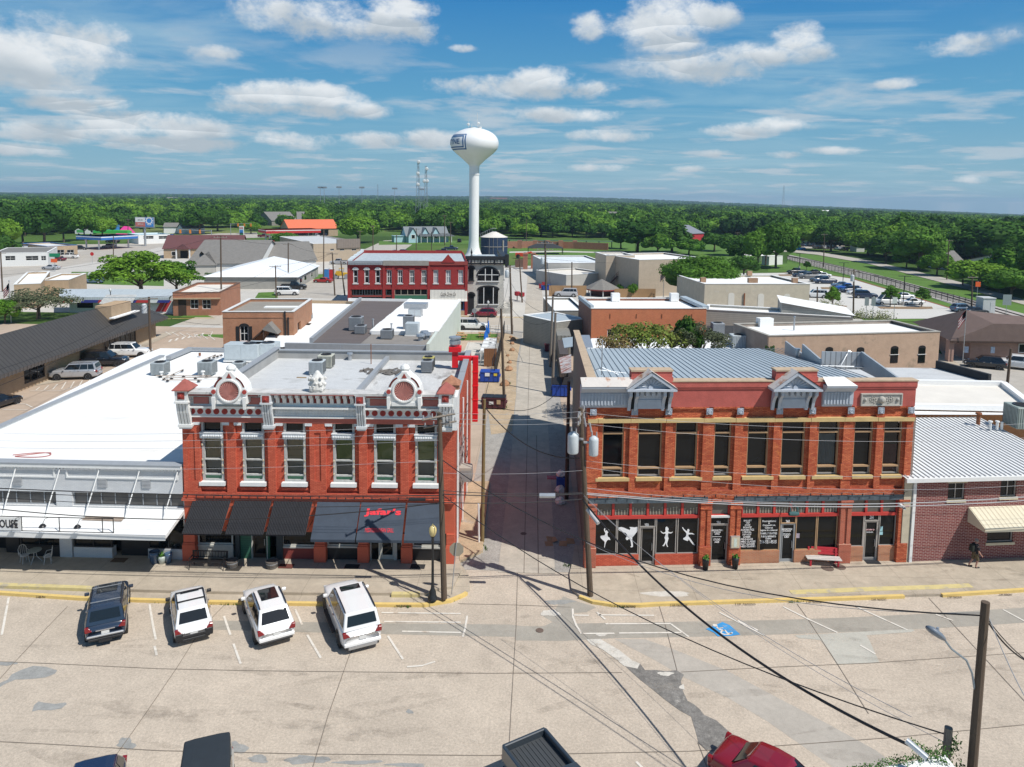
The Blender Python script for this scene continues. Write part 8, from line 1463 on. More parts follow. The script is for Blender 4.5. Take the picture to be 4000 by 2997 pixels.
KINDS_=dict(fullsuv=(5.3,2.,1.92,1.22,1.2,.7,.585,.06,.015,.8,1.22),suv=(4.75,1.86,1.78,1.1,1.06,.7,.58,.07,.02,.8,1.1),crossover=(4.8,1.88,1.7,1.06,1.02,.72,.56,.14,.02,.74,1.1),hatch=(4.46,1.8,1.6,.98,.96,.71,.57,.13,.025,.78,1.),sedan=(4.9,1.85,1.44,.92,.9,.7,.55,.3,.16,.72,.97),coupe=(4.8,1.9,1.36,.88,.86,.66,.52,.3,.12,.68,.95),pickup=(5.9,2.,1.9,1.22,1.2,.72,.62,.42,.39,.8,1.22),jeep=(4.3,1.85,1.85,1.2,1.15,.64,.6,.02,0,.88,1.2),van=(5.2,2.,2.2,1.2,1.1,.85,.7,.04,.02,.86,1.2))
def car_geo(kind,detail=True):
 L_,W_,H_,zb,zh,ws,wt,re,rb,rw,zt=KINDS_[kind];w=W_/2;X=lambda f:(f-.5)*L_;z0=.22 if kind in('sedan','coupe')else .3;out={}
 cargo=kind=='pickup'
 st=[(0,zt-.34,.8,.46),(.012,zt-.12,.9,.36),(.04,zt-.02,.965,z0),(.14,zt,1,z0),(rb+.14 if rb<.2 else .35,zb+0,1,z0),(.55,zb,1,z0),(ws-.03,zb-.01,1,z0),(ws+.04,zh,.99,z0),(.88,zh-.06,.96,z0),(.955,zh-.16,.9,z0+.04),(.99,zh-.36,.82,z0+.1),(1,zh-.52,.74,.4)]
 if kind in('jeep','van'):st[0]=(0,zt-.06,.97,.4);st[1]=(.01,zt-.02,.985,.36)
 st.sort(key=lambda s_:s_[0]);ring=[];mb=MB();nsec=0
 for f,z,k,zl in st:
  hw=w*k;sec=[(0,z+.035),(.5*hw,z+.03),(.8*hw,z+.01),(.93*hw,z-.03),(.985*hw,z-.1),(1.*hw,z-.24),(1.*hw,(z+zl)/2-.08),(.985*hw,zl+.12),(.94*hw,zl),(0,zl)]
  full=sec+[(-y,q)for y,q in sec[-2:0:-1]];nsec=len(full);ring.append([(X(f),y,q)for y,q in full])
 vs=[p for r in ring for p in r];fs=[]
 for i in rg(len(ring)-1):
  for j in rg(nsec):fs.append((i*nsec+j,i*nsec+(j+1)%nsec,(i+1)*nsec+(j+1)%nsec,(i+1)*nsec+j))
 fs+=[list(rg(nsec)),list(rg((len(ring)-1)*nsec,len(ring)*nsec))[::-1]];mb.add(vs,[f[::-1]for f in fs]);body=mb
 wr=.39 if kind in('fullsuv','pickup','jeep','suv')else .34;xf,xr=X(.815),X(.185 if kind not in('jeep',)else .17);arch=MB()
 for x in(xf,xr):
  for s_ in PM:arch.cyl((x,s_*(w-.12),wr),(x,s_*(w+.006),wr),wr+.07,n=20)
 ct=H_;hb=w*.955;ht=w*rw;xs_b,xs_t,xr_t,xr_b=X(ws),X(wt),X(re),X(rb);zbl=zb-.05;cab=MB();cr_=.03
 if cargo:xr_t,xr_b=X(.4),X(.385)
 top=[(xs_t,ht*.97,ct-.03),((xs_t+xr_t)/2,ht,ct),(xr_t,ht*.97,ct-.05 if kind in('crossover','coupe','sedan')else ct-.02)];bot=[(xs_b,hb*.95,zbl),((xs_b+xr_b)/2,hb,zbl),(xr_b,hb*.95,zbl)]
 cv=[]
 for(x,y,z)in bot:cv+=[(x,y,z),(x,-y,z)]
 for(x,y,z)in top:cv+=[(x,y,z),(x,-y,z),(x,y*.55,z+.035),(x,-y*.55,z+.035)]
 T_=lambda i,k:6+i*4+k
 cf=[(0,2,T_(1,0),T_(0,0)),(2,4,T_(2,0),T_(1,0)),(3,1,T_(0,1),T_(1,1)),(5,3,T_(1,1),T_(2,1)),(1,0,T_(0,0),T_(0,2),T_(0,3),T_(0,1)),(4,5,T_(2,1),T_(2,3),T_(2,2),T_(2,0))]
 for i in(0,1):cf+=[(T_(i,0),T_(i+1,0),T_(i+1,2),T_(i,2)),(T_(i,2),T_(i+1,2),T_(i+1,3),T_(i,3)),(T_(i,3),T_(i+1,3),T_(i+1,1),T_(i,1))]
 cab.add(cv,cf)
 def patch(q,s0,s1,t0,t1,off,mb_):
  q=[V(p)for p in q];n_=(q[1]-q[0]).cross(q[3]-q[0]).normalized();f=lambda s,t:(q[0].lerp(q[1],s)).lerp(q[3].lerp(q[2],s),t)+n_*off
  mb_.add([tuple(f(s0,t0)),tuple(f(s1,t0)),tuple(f(s1,t1)),tuple(f(s0,t1))],Q4)
 bL,tL=bot,top;lift=.07;ws_m=MB();rw_m=MB();sideL,sideR=MB(),MB();zfix=lambda p:(p[0],p[1],p[2]+.06)
 patch([(bL[0][0],-bL[0][1],bL[0][2]+.05),(bL[0][0],bL[0][1],bL[0][2]+.05),(tL[0][0],tL[0][1],tL[0][2]),(tL[0][0],-tL[0][1],tL[0][2])],.05,.95,.02,.94,.012,ws_m)
 patch([(bL[2][0],bL[2][1],bL[2][2]+.05),(bL[2][0],-bL[2][1],bL[2][2]+.05),(tL[2][0],-tL[2][1],tL[2][2]),(tL[2][0],tL[2][1],tL[2][2])],.09,.91,.2 if kind!='sedan' else .03,.86,.012,rw_m)
 for s_,m_ in((1,sideL),(-1,sideR)):
  qa=[(bL[0][0],s_*bL[0][1],bL[0][2]+.07),(bL[1][0],s_*bL[1][1],bL[1][2]+.07),(tL[1][0],s_*tL[1][1],tL[1][2]),(tL[0][0],s_*tL[0][1],tL[0][2])];qb=[(bL[1][0],s_*bL[1][1],bL[1][2]+.07),(bL[2][0],s_*bL[2][1],bL[2][2]+.07),(tL[2][0],s_*tL[2][1],tL[2][2]),(tL[1][0],s_*tL[1][1],tL[1][2])]
  off=.012 if s_<0 else-.012;sgn=-1 if s_>0 else 1
  def pp(q,a,b,m_=m_):
   q2=[V(p)for p in q];n_=(q2[1]-q2[0]).cross(q2[3]-q2[0]).normalized();n_=n_ if n_.y*s_>0 else-n_;f=lambda s,t:(q2[0].lerp(q2[1],s)).lerp(q2[3].lerp(q2[2],s),t)+n_*.012;v=[tuple(f(a,.05)),tuple(f(b,.05)),tuple(f(b,.88)),tuple(f(a,.88))];m_.add(v,[(0,1,2,3)if s_<0 else(3,2,1,0)])
  pp(qa,.1,.985)
  if not cargo:pp(qb,.01,.49);pp(qb,.53,.9)if kind not in('sedan','coupe')else None
  else:pp(qb,.03,.9)
 out['body']=body;out['arch']=arch;out['cabin']=cab;out['windscreen']=ws_m;out['rear_window']=rw_m;out['side_window']=(sideL,sideR)
 out['geo']=dict(L=L_,W=W_,H=H_,w=w,X=X,wr=wr,xf=xf,xr=xr,zt=zt,zh=zh,z0=z0,top=top,ht=ht,zb=zb,bot=bot,cargo=cargo);return out
def wheel_mesh(r,wd=.24):
 t_=LA([(r*.62,-wd/2),(r*.9,-wd/2),(r,-wd/2+.04),(r,wd/2-.04),(r*.9,wd/2),(r*.62,wd/2)],n=20,axis='y').mesh('wheel',tyre_m,True);rm=MB()
 rm.lathe([(r*.66,wd/2-.005),(r*.6,wd/2-0),(r*.56,wd/2-.05),(r*.16,wd/2-.02),(.01,wd/2-.015)],n=20,axis='y');rm.lathe([(.01,-wd/2+.015),(r*.16,-wd/2+.02),(r*.56,-wd/2+.05),(r*.6,-wd/2),(r*.66,-wd/2+.005)],n=20,axis='y');hole=MB()
 for k in rg(6):
  a=k*pi/3+.2
  for s_ in PM:c0=(r*.4*cos(a),s_*(wd/2-.032),r*.4*sin(a));hole.cyl(c0,(c0[0],s_*(wd/2-0),c0[2]),r*.1,n=6)
 return t_,rm.mesh('rim',rim_m,True),hole.mesh('rim_gap',tyre_m)
CARM={}
def vehicle(kind,label,p,rz,paint_m,group=None,name=None,cat='car',roofm=None,rails=None,sunroof=0,plate='',extra=None):
 key=kind
 if key not in CARM:
  c=car_geo(kind);q=c['geo'];d=dict(body=c['body'].mesh('body',[paint_m],True),cabin=c['cabin'].mesh('cabin',[paint_m],False),arch=c['arch'].mesh('wheel_arch',plast),ws=c['windscreen'].mesh('windscreen',carglass),rw=c['rear_window'].mesh('rear_window',carglass),sl=c['side_window'][0].mesh('side_window',carglass),sr=c['side_window'][1].mesh('side_window',carglass),wheel=wheel_mesh(q['wr']),geo=q);CARM[key]=d
 d=CARM[key];q=d['geo'];t=thn(name or 'parked_car',label,cat,p,rz,group)
 def put(n_,me,par=t,mt=None,bev=0,sub=0):
  o=link(n_,me,par,bev)
  if mt:o.material_slots[0].link='OBJECT';o.material_slots[0].material=mt
  if sub:s_=o.modifiers.new('smooth','SUBSURF');s_.levels=s_.render_levels=1
  return o
 put('body',d['body'],mt=paint_m,sub=1);cb=put('cabin',d['cabin'],mt=roofm or paint_m)
 b=cb.modifiers.new('edge','BEVEL');b.width=.06;b.segments=3;b.limit_method='ANGLE';b.angle_limit=rad(20)
 put('wheel_arch',d['arch']);put('windscreen',d['ws']);put('rear_window',d['rw']);put('side_window',d['sl']);put('side_window',d['sr'])
 for x in(q['xf'],q['xr']):
  for s_ in PM:w_=put('wheel',d['wheel'][0]);w_.location=(x,s_*(q['w']-.11),q['wr']);put('rim',d['wheel'][1],w_);put('rim_gap',d['wheel'][2],w_)
 X,w,zt,zh=q['X'],q['w'],q['zt'],q['zh']
 for s_ in PM:
  PX([(s_*(w*.6),zt-.3),(s_*(w*.93),zt-.34),(s_*(w*.955),zt-.1),(s_*(w*.8),zt-.08)],X(0)-.03,X(.03)).b('tail_lamp',tail_m,t,bev=.015)
  B(X(.955),X(.985),s_*w*.45,s_*w*.86,zh-.4,zh-.26).b('headlamp',head_m,t,bev=.02)
  mr=B(X(.66),X(.66)+.14,s_*(w-.02),s_*(w+.2),q['zb']-.02,q['zb']+.14);mr.b('mirror',plast if kind=='hatch' else paint_m,t,bev=.03)
 B(X(0)-.06,X(.03),-w*.9,w*.9,.42,.62).b('rear_bumper',plast if kind in('hatch','jeep')else paint_m,t,bev=.04);B(X(0)-.05,X(.03),-w*.8,w*.8,.3,.41).b('lower_bumper',plast,t,bev=.02)
 B(X(.985),X(1)+.02,-w*.62,w*.62,.34,.62).b('grille',plast,t,bev=.02);pl=B(X(0)-.035,X(0)-0,-.17,.17,zt-.52,zt-.36).b('licence_plate',plate_m,t)
 B(X(0)-.03,X(0)+.03,-.42,.42,zt-.33,zt-.27).b('tailgate_trim',chrome if kind in('fullsuv','suv')else paint_m,t,bev=.01)
 for s_ in PM:
  for fx in(.52,.36):B(X(fx),X(fx)+.16,s_*(w-.005),s_*(w+.03),q['zb']-.16,q['zb']-.12).b('door_handle',chrome,t)
 if rails:
  for s_ in PM:a_,b_=q['top'][0],q['top'][2];TU([(a_[0]-.15,s_*q['ht']*.9,q['H']-.01),(a_[0]-.4,s_*q['ht']*.91,q['H']+.07),(b_[0]+.35,s_*q['ht']*.91,q['H']+.06),(b_[0]+.12,s_*q['ht']*.9,q['H']-.02)],.028,6).b('roof_rail',rails,t)
 if sunroof:
  f0,f1=sunroof;xa,xb=q['top'][0][0],q['top'][2][0];B(xa+(xb-xa)*f1,xa+(xb-xa)*f0,-q['ht']*.62,q['ht']*.62,q['H']+.015,q['H']+.055).b('sunroof',carglass,t,bev=.02)
 return t,q
def ang(px0,py0,px1,py1):a,b=g(px0,py0),g(px1,py1);return math.atan2(b.y-a.y,b.x-a.x),(a+b)/2
wp=mat('white car paint',(.76,.76,.75),.22,0,spec=.5,coat=.7)
def near(kind,label,rear,front,m_,**k):
 a,p=ang(*rear,*front);return vehicle(kind,label,p,a,m_,'cars parked at an angle to left kerb',**k)
t,q=near('suv','dark navy suv with roof bars, leftmost of four parked cars',(417,2492),(434,2352),mat('dark navy car paint',(.022,.035,.062),.25,0,coat=.8),rails=plast,sunroof=(.08,.42))
rk=MB()
for k in rg(2):x=q['top'][0][0]-.55-k*1.45;rk.box(x,x+.06,-q['ht']*.9,q['ht']*.9,q['H']+.07,q['H']+.1)
rk.b('roof_bar',MT('silver bumper trim'),t);B(q['X'](0)-.1,q['X'](0)+.02,-.8,.8,.5,.6).b('bumper_step',bumper_s,t,bev=.03);B(q['X'](0)-.2,q['X'](0)-.02,-.28,.28,.28,.38).b('tow_hitch',plast,t)
t,q=near('hatch','white hatchback with black roof rails and dark bumper corners, second from left',(756,2497),(733,2362),wp,rails=plast,sunroof=(.1,.22))
B(q['X'](0)-.07,q['X'](.02),-q['w']*.93,-q['w']*.55,.36,.72).box(q['X'](0)-.07,q['X'](.02),q['w']*.55,q['w']*.93,.36,.72).b('bumper_corner',plast,t,bev=.03)
for k in rg(2):x=q['top'][0][0]-.35-k*.95;B(x,x+.07,-q['ht']*.92,q['ht']*.92,q['H']+.05,q['H']+.09).b('roof_bar',plast,t)
t,q=near('crossover','white crossover with glass roof and sun glinting on its rear window, third from left',(1075,2508),(1016,2358),wp,sunroof=(.06,.62),rails=plast)
t,q=near('fullsuv','large white suv with sunroof and black wheels, rightmost of four parked cars',(1408,2526),(1333,2352),wp,rails=plast,sunroof=(.08,.25));B(q['X'](.3),q['X'](.7),q['w']-.05,q['w']+.16,.34,.42).b('running_board',plast,t,bev=.02);B(q['X'](0)-.075,q['X'](0)-.02,-.7,.7,.3,.44).b('bumper_step',bumper_s,t)
def edge(kind,label,cx,cy,rz,m_,zc=1.2,**k):p=g(cx,cy,zc);return vehicle(kind,label,(p.x,p.y,0),rad(rz),m_,'cars parked along near side of street',**k)
edge('crossover','dark blue car roof at bottom edge, left of black soft top',340,3120,-68,mat('dark blue car paint',(.012,.022,.055),.2,0,coat=.9),zc=1.5)
jm=mat('black soft top canvas',(.022,.03,.038),.8,.08,3,fine=.05);edge('jeep','boxy car with black soft top at bottom edge',800,3040,-68,mat('grey white jeep paint',(.45,.45,.42),.3,0,coat=.5),zc=1.8,roofm=jm)
t,q=edge('pickup','dark grey pickup with empty ribbed bed at bottom edge',2215,3140,-58,mat('gunmetal car paint',(.035,.045,.055),.28,0,coat=.7),zc=1.)
X,w=q['X'],q['w'];zb_=q['zb']+.045;m_=B(X(.02),X(.37),-w*.86,w*.86,zb_-.02,zb_);m_.b('bed_floor',mat('ribbed bed liner',(.05,.055,.06),.7,.1,4),t);rl=MB()
for k in rg(10):y=-w*.8+k*w*.175;rl.box(X(.03),X(.36),y,y+.07,zb_,zb_+.02)
rl.b('bed_rib',MT('ribbed bed liner'),t)
sw=B(X(.012),X(.375),-w*.99,-w*.85,zb_-.3,zb_+.28).box(X(.012),X(.375),w*.85,w*.99,zb_-.3,zb_+.28).box(X(0),X(.022),-w*.95,w*.95,zb_-.4,zb_+.28).box(X(.36),X(.385),-w*.85,w*.85,zb_-.3,zb_+.26);sw.b('bed_side',MT('gunmetal car paint'),t,bev=.03)
edge('sedan','deep red sedan with grey rear window at bottom edge',3050,3012,-40,mat('deep red car paint',(.2,.008,.018),.2,0,coat=.9),zc=1.1)
def mid(kind,label,px,py,head,m_,group=None,**k):
 p=g(px,py);return vehicle(kind,label,(p.x,p.y,0),rad(head),m_,group,**k)
mid('fullsuv','silver suv parked by striped bay at tan office',296,1478,192,mat('silver car paint',(.46,.47,.49),.25,0,metal=.4,coat=.6),'cars at tan brick office',rails=plast);mid('fullsuv','black suv between silver and white ones by office',412,1428,12,mat('black car paint',(.01,.012,.018),.18,0,coat=.9),'cars at tan brick office',rails=plast)
mid('fullsuv','white suv nearest brown street pole by office',510,1393,8,wp,'cars at tan brick office',rails=plast);mid('fullsuv','white suv with dark windows parked beside beer garden',1848,1287,0,wp,rails=plast);mid('crossover','dark red suv parked before grey bank',1890,1238,180,mat('dark cherry car paint',(.2,.01,.025),.2,0,coat=.9),rails=chrome)
mid('crossover','black crossover parked in right hand side lot',3845,1437,155,MT('black car paint'));mid('fullsuv','white suv beside black crossover at right edge',3965,1440,150,wp);mid('sedan','dark car nose at left edge beside white roof',-12,1592,80,MT('black car paint'))
FM={}
def far_mesh(kind):
 if kind in FM:return FM[kind]
 c=car_geo(kind);q=c['geo'];mb=MB()
 def app(o,mi):n0=len(mb.v);mb.v+=o.v;mb.f+=[[i+n0 for i in f]for f in o.f];mb.m+=[mi]*len(o.f)
 app(c['body'],0);app(c['cabin'],0);app(c['arch'],2);app(c['windscreen'],1);app(c['rear_window'],1);app(c['side_window'][0],1);app(c['side_window'][1],1)
 for x in(q['xf'],q['xr']):
  for s_ in PM:app(CY((x,s_*(q['w']-.2),q['wr']),(x,s_*(q['w']+.02),q['wr']),q['wr'],n=14),2);app(CY((x,s_*(q['w']),q['wr']),(x,s_*(q['w']+.03),q['wr']),q['wr']*.6,n=10),3)
 X=q['X']
 for s_ in PM:app(B(X(0)-.03,X(.02),s_*q['w']*.7,s_*q['w']*.93,q['zt']-.32,q['zt']-.12),4);app(B(X(.96),X(.985),s_*q['w']*.5,s_*q['w']*.85,q['zh']-.4,q['zh']-.25),3)
 if kind=='pickup':app(B(X(.03),X(.37),-q['w']*.85,q['w']*.85,q['zb']+.035,q['zb']+.06),2)
 FM[kind]=mb.mesh('body',[wp,carglass,plast,rim_m,tail_m]);return FM[kind]
PC={n:mat(n+' far paint',c_,.25,0,coat=.6)for n,c_ in dict(white=(.72,.72,.71),black=(.012,.013,.016),silver=(.42,.43,.45),navy=(.015,.03,.07),blue=(.02,.1,.42),grey=(.12,.125,.13),red=(.35,.02,.02),maroon=(.14,.01,.02),cyan=(.02,.22,.45),tan=(.35,.3,.24),slate=(.1,.16,.24)).items()}
def fcar(kind,col,px,py,head,label,group=None,real=None,z=None):
 o=link('parked_car' if kind!='pickup' else 'pickup_truck',far_mesh(kind));p=T(px,py);o.location=p;o.rotation_euler=(0,0,rad(head));o.material_slots[0].link='OBJECT';o.material_slots[0].material=PC[col];return tag(o,label,'car' if kind!='pickup' else 'pickup',group)
lotg='cars in park side parking lot'
for k,(kind,col,px,py,hd,lb)in en((('fullsuv','navy',3378,1166,-8,'dark blue suv at front of lot row'),('sedan','white',3350,1154,180,'white sedan just behind front navy suv'),('crossover','navy',3320,1150,188,'dark blue crossover beside bright blue pickup'),('pickup','blue',3310,1138,176,'bright blue pickup in middle of lot row'),('sedan','slate',3285,1124,178,'slate sedan behind bright blue pickup'),('pickup','navy',3222,1112,184,'navy pickup at left of planted corner'),('suv','black',3198,1104,186,'black suv behind navy pickup'),('pickup','grey',3158,1090,184,'grey pickup in rear part of lot'),('suv','navy',3128,1083,184,'navy suv beside rear grey pickup'),('pickup','black',3112,1073,190,'black pickup at far end of lot'),('sedan','black',3178,1076,180,'black sedan next to rear white one'),('sedan','white',3212,1084,176,'white sedan at end of rear row'),('fullsuv','white',3184,1170,170,'white suv parked against cream building'),('van','white',3466,1190,180,'white minivan beside island trees'),('sedan','white',3526,1172,180,'white sedan behind island bed'),('sedan','white',3560,1192,178,'white saloon between two island trees'),('crossover','slate',3760,1224,10,'slate car half hidden by brown hip roof'),('sedan','black',3810,1228,10,'dark car under leaning pole at crossing'))):
 fcar(kind,col,px,py,hd,lb,lotg)
fcar('pickup','cyan',3118,981,182,'bright blue pickup on park road')
for k,(px,py,c_,kd)in en(((3092,976,'maroon','pickup'),(3125,966,'black','suv'),(3145,964,'white','van'),(3168,966,'black','fullsuv'),(3190,972,'black','fullsuv'),(3210,974,'silver','suv'),(3232,974,'black','suv'),(3258,976,'black','pickup'),(3275,978,'white','sedan'),(3296,980,'black','suv'))):fcar(kd,c_,px,py,100,'%s %s in the row past park road, %s from left'%(c_,kd,'first second third fourth fifth sixth seventh eighth ninth tenth'.split()[k]),'cars in row past park road')
fcar('coupe','red',1262,1108,176,'bright red coupe parked at white roofed shop')
fcar('pickup','black',1148,1138,12,'black lifted pickup beside white suv');fcar('fullsuv','white',1122,1158,12,'white suv in front of black pickup at grass corner');fcar('fullsuv','white',388,1082,190,'white car at bright green tree');fcar('suv','slate',365,1112,190,'grey blue suv on grass by bright tree')
fcar('pickup','white',272,1014,178,'white pickup turning by arcade shop');fcar('sedan','maroon',226,1022,178,'maroon sedan before arcade shop');fcar('sedan','silver',200,1058,178,'pale blue sedan driving on highway');fcar('suv','silver',98,1035,190,'silver hatchback parked at arcade shop');fcar('suv','white',55,1034,190,'white suv parked at arcade shop');fcar('sedan','white',18,1036,190,'white car at left edge by arcade shop')
fcar('pickup','black',440,950,178,'black pickup beside billboard road');fcar('suv','silver',424,972,178,'silver suv at billboard lot');fcar('suv','black',315,980,20,'black car at car wash');fcar('sedan','black',690,955,180,'black car on road left of church');fcar('sedan','blue',668,928,180,'blue car right of flat white shop')
fcar('suv','red',1055,950,180,'red suv by round green tree');fcar('pickup','maroon',1030,930,0,'maroon pickup on fuel station road');fcar('pickup','navy',1175,992,10,'dark suv under tan canopy');fcar('sedan','white',1210,1008,170,'white car left of tan wall')
for k,(px,py)in en(((1052,1008),(1072,1006),(1090,1003),(1108,1000))):fcar('sedan','white',px,py,195,['first','second','third','fourth'][k]+' white car from left in slanting row by shingled roof','slanting row of white cars')
for k,(px,py,c_)in en(((1258,1010,'black'),(1285,1008,'navy'),(1312,1012,'silver'),(1272,1016,'white'),(1245,1020,'grey'))):fcar('sedan',c_,px,py,170,c_+' car in cluster before fire station','cars before fire station')
for k,(px,py,c_,kd)in en(((1180,936,'grey','suv'),(1200,932,'black','suv'),(1235,928,'silver','pickup'),(1262,926,'black','suv'))):fcar(kd,c_,px,py,90+k*20,['grey suv leftmost at fuel pumps','black suv second at fuel pumps','silver pickup third at fuel pumps','black suv rightmost at fuel pumps'][k],'vehicles at fuel pumps')
fcar('pickup','white',1540,998,178,'white pickup behind dark red shop row');fcar('crossover','red',1568,992,178,'red car behind white pickup');fcar('pickup','silver',1325,1035,180,'silver pickup at left of dark red shop row');fcar('pickup','black',1730,990,10,'black pickup in front of water tower lot');fcar('pickup','navy',1762,978,10,'navy pickup behind black one by tower');fcar('suv','black',1795,950,90,'dark car on road left of water tower');fcar('fullsuv','silver',2210,1163,180,'row end car under timber fence');fcar('pickup','white',2270,1125,180,'white pickup half hidden by timber fence')
t=thn('food_truck','white step van food truck with green panel on far lot','food truck',T(337,920));B(-5,3,-1.5,1.5,.6,3.6).box(3,4.6,-1.4,1.4,.6,2.4).b('body',WH,t,bev=.1);B(-4,0,-1.56,-1.501,1.4,2.8).b('panel',mat('fresh green sign',(.1,.4,.12),.5,.1,1),t);B(3.3,4.3,-1.46,-1.401,1.6,2.3).b('window',GL,t)
for x in(-3,3.2):CY((x,-1.55,.5),(x,-1.2,.5),.5,n=12).b('wheel',tyre_m,t)
t=thn('food_truck','blue food trailer beside white food truck','food truck',T(413,912));B(-7,7,-1.5,1.5,.7,4.4).b('body',MT('advert blue'),t,bev=.1);B(-4,3,-1.56,-1.501,2.,3.4).b('hatch',WH,t);CY((2,-1.55,.5),(2,-1.2,.5),.5,n=12).b('wheel',tyre_m,t)
t=thn('inflatable_slide','pink tent shaped inflatable on far lot','inflatable',T(492,916));AD([(-4,-3,0),(4,-3,0),(4,3,0),(-4,3,0),(-1,0,4.2),(2,0,4.)],[(0,1,5,4),(1,2,5),(2,3,4,5),(3,0,4)]).b('fabric',mat('hot pink fabric',(.7,.05,.28),.6,0),t);tag(B(-9,9,-2,2,0,1.3).box(-8.5,8.5,-1.5,1.5,1.3,1.6).b('market_stall',mat('bright green awning',(.06,.45,.08),.6,.1,1)),'long bright green stall roof on far lot','stall').location=T(440,922)+V((0,0,1.2))
t=thn('portable_toilet','red portable toilet beside blue one','toilet',g(1294,1088),0,'portable toilets by red coupe');B(-.65,.65,-.65,.65,0,2.5).b('cabin',MT('signal red fascia'),t);B(-.7,.7,-.7,.7,2.5,2.7).b('roof',WH,t)
t=thn('portable_toilet','blue portable toilet beside red one','toilet',g(1284,1088)-V((.35,0,0)),0,'portable toilets by red coupe');B(-.65,.62,-.75,.6,0,2.5).b('cabin',MT('advert blue'),t);B(-.7,.64,-.8,.65,2.5,2.7).b('roof',WH,t)
ym=mat('machine yellow',(.6,.36,.03),.5,.05,2);t=thn('road_roller','yellow road roller beside portable toilets','roller',g(1335,1090));B(-1.6,1.6,-.8,.8,.9,1.7).box(-1.4,-.2,-.7,.7,1.7,2.1).b('body',ym,t,bev=.05);CY((1.5,-.9,.7),(1.5,.9,.7),.7,n=16).cyl((-1.5,-.8,.65),(-1.5,.8,.65),.65,n=16).b('drum',GR,t);B(-.6,.5,-.7,.7,2.8,2.9).b('canopy',ym,t);CY((-.5,-.6,1.7),(-.5,-.6,2.8),.05).cyl((.4,.6,1.7),(.4,.6,2.8),.05).b('post',BK,t)
om=mat('orange red machine paint',(.6,.06,.02),.5,.05,2);t=thn('tractor_loader','orange red loader arm beside park gate','tractor',g(2040,1010));B(-2.5,.5,-1,1,.8,2.).prismy([(.3,1.8),(3.2,2.6),(5.2,.9),(4.8,.7),(3.1,2.1),(.4,1.4)],-1,1).box(4.8,5.8,-1.3,1.3,.4,1.3).b('body',om,t);CY((-1.5,-1.3,.8),(-1.5,1.3,.8),.8,n=14).cyl((1.2,-1.2,.5),(1.2,1.2,.5),.5,n=12).b('wheel',tyre_m,t)
def lamp_post(label,p,h=4.15,name='street_lamp',glow=(.62,.5,.22)):
 t=thn(name,label,'street lamp',p,0);LA([(.26,0),(.26,.12),(.2,.2),(.18,.45),(.11,.6),(.085,.8),(.075,1.),(.06,h-.85),(.09,h-.8),(.05,h-.72),(.11,h-.62),(.13,h-.58)],n=12).b('post',mat('black cast iron',(.02,.022,.024),.4,.05,3),t,smooth=True)
 LA([(.11,h-.58),(.19,h-.42),(.22,h-.26),(.19,h-.12),(.1,h-.02),(.04,h+.02),(.05,h+.06),(.01,h+.12)],n=14).b('globe',mat('amber lamp globe' if glow[2]<.3 else 'white lamp globe',glow,.25,.05,3,coat=.4),t,smooth=True)
lamp_post('black acorn street lamp with amber globe beside left street pole',g(1690,2341,.3));lamp_post('small acorn lamp by white suv on rear street',g(1906,1272),4.3,glow=(.6,.6,.58));lamp_post('acorn lamp rising behind flag store sign',g(435,1225),4.6,glow=(.6,.6,.58))
t=thn('stop_sign','back of an octagonal sign on a thin pole at left corner','sign',g(1764,2322,.3));top=at(1783,2148,t.location.y);dx=top.x-t.location.x;z_=top.z-.3
TU([(0,0,0),(dx,0,z_+.45)],.028,6).b('pole',GV,t);PY([(dx+.41*cos(a),z_+.41*sin(a))for a in[pi/8+k*pi/4 for k in rg(8)]],.035,.05).b('plate',mat('tan sign back',(.33,.29,.22),.5,.08,3),t)
def iron_bench():
 t=thn('iron_bench','black slatted iron bench under corrugated awnings','bench',g(815,2218,.3),0);m_=MB()
 for k in rg(5):m_.box(-1.05,1.05,-.25+k*.1,-.19+k*.1,.43,.46)
 m_.b('seat',BK,t);b_=B(-1.05,1.05,.26,.3,.86,.91).box(-1.05,1.05,.24,.28,.5,.54)
 for k in rg(24):x=-1.03+k*.0895;b_.box(x-.02,x+.02,.25,.28,.54,.86)
 b_.b('backrest',BK,t)
 for x in(-1.,1.):TU([(x,-.34,0),(x,-.24,.2),(x,-.26,.43),(x,-.28,.66),(x,.2,.68)],.03,5).tube([(x,.34,0),(x,.22,.25),(x,.27,.9)],.03,5).b('leg',BK,t)
iron_bench()
def barrel(label,p,r=.36,h=.42):
 t=thn('barrel_planter',label,'planter',p,0,'half barrel planters by left shop doors');LA([(.01,0),(r*.82,0),(r*.95,h*.5),(r,h),(r*.9,h),(r*.88,h-.06),(.01,h-.06)],n=16).b('tub',mat('weathered barrel wood',(.13,.115,.1),.85,.3,8,stretch=(3,3,.4)),t);LA([(r*.87,h*.18),(r*.885,h*.3),(r*.87,h*.3)],n=16).lathe([(r*.975,h*.66),(r*1.,h*.8),(r*.97,h*.8)],n=16).b('hoop',GR,t)
barrel('half barrel planter beside black iron bench',g(908,2214,.3));barrel('half barrel planter right of green shop door',g(1063,2217,.3))
R_=RR(21)
def leaves(mb,c_,r,n,s0,up=.5):
 for _ in rg(n):
  p=V(c_)+V((R_.gauss(0,r),R_.gauss(0,r),abs(R_.gauss(0,r))*up*2));d=V((R_.gauss(0,1),R_.gauss(0,1),R_.gauss(.5,1))).normalized();a=d.orthogonal().normalized()*s0;b=d.cross(a).normalized()*s0;mb.add([tuple(p-a),tuple(p-b*.6),tuple(p+a),tuple(p+b*.6)],Q4)
 return mb
pl_m=mat('potted plant leaf',(.07,.2,.02),.7,.3,6)
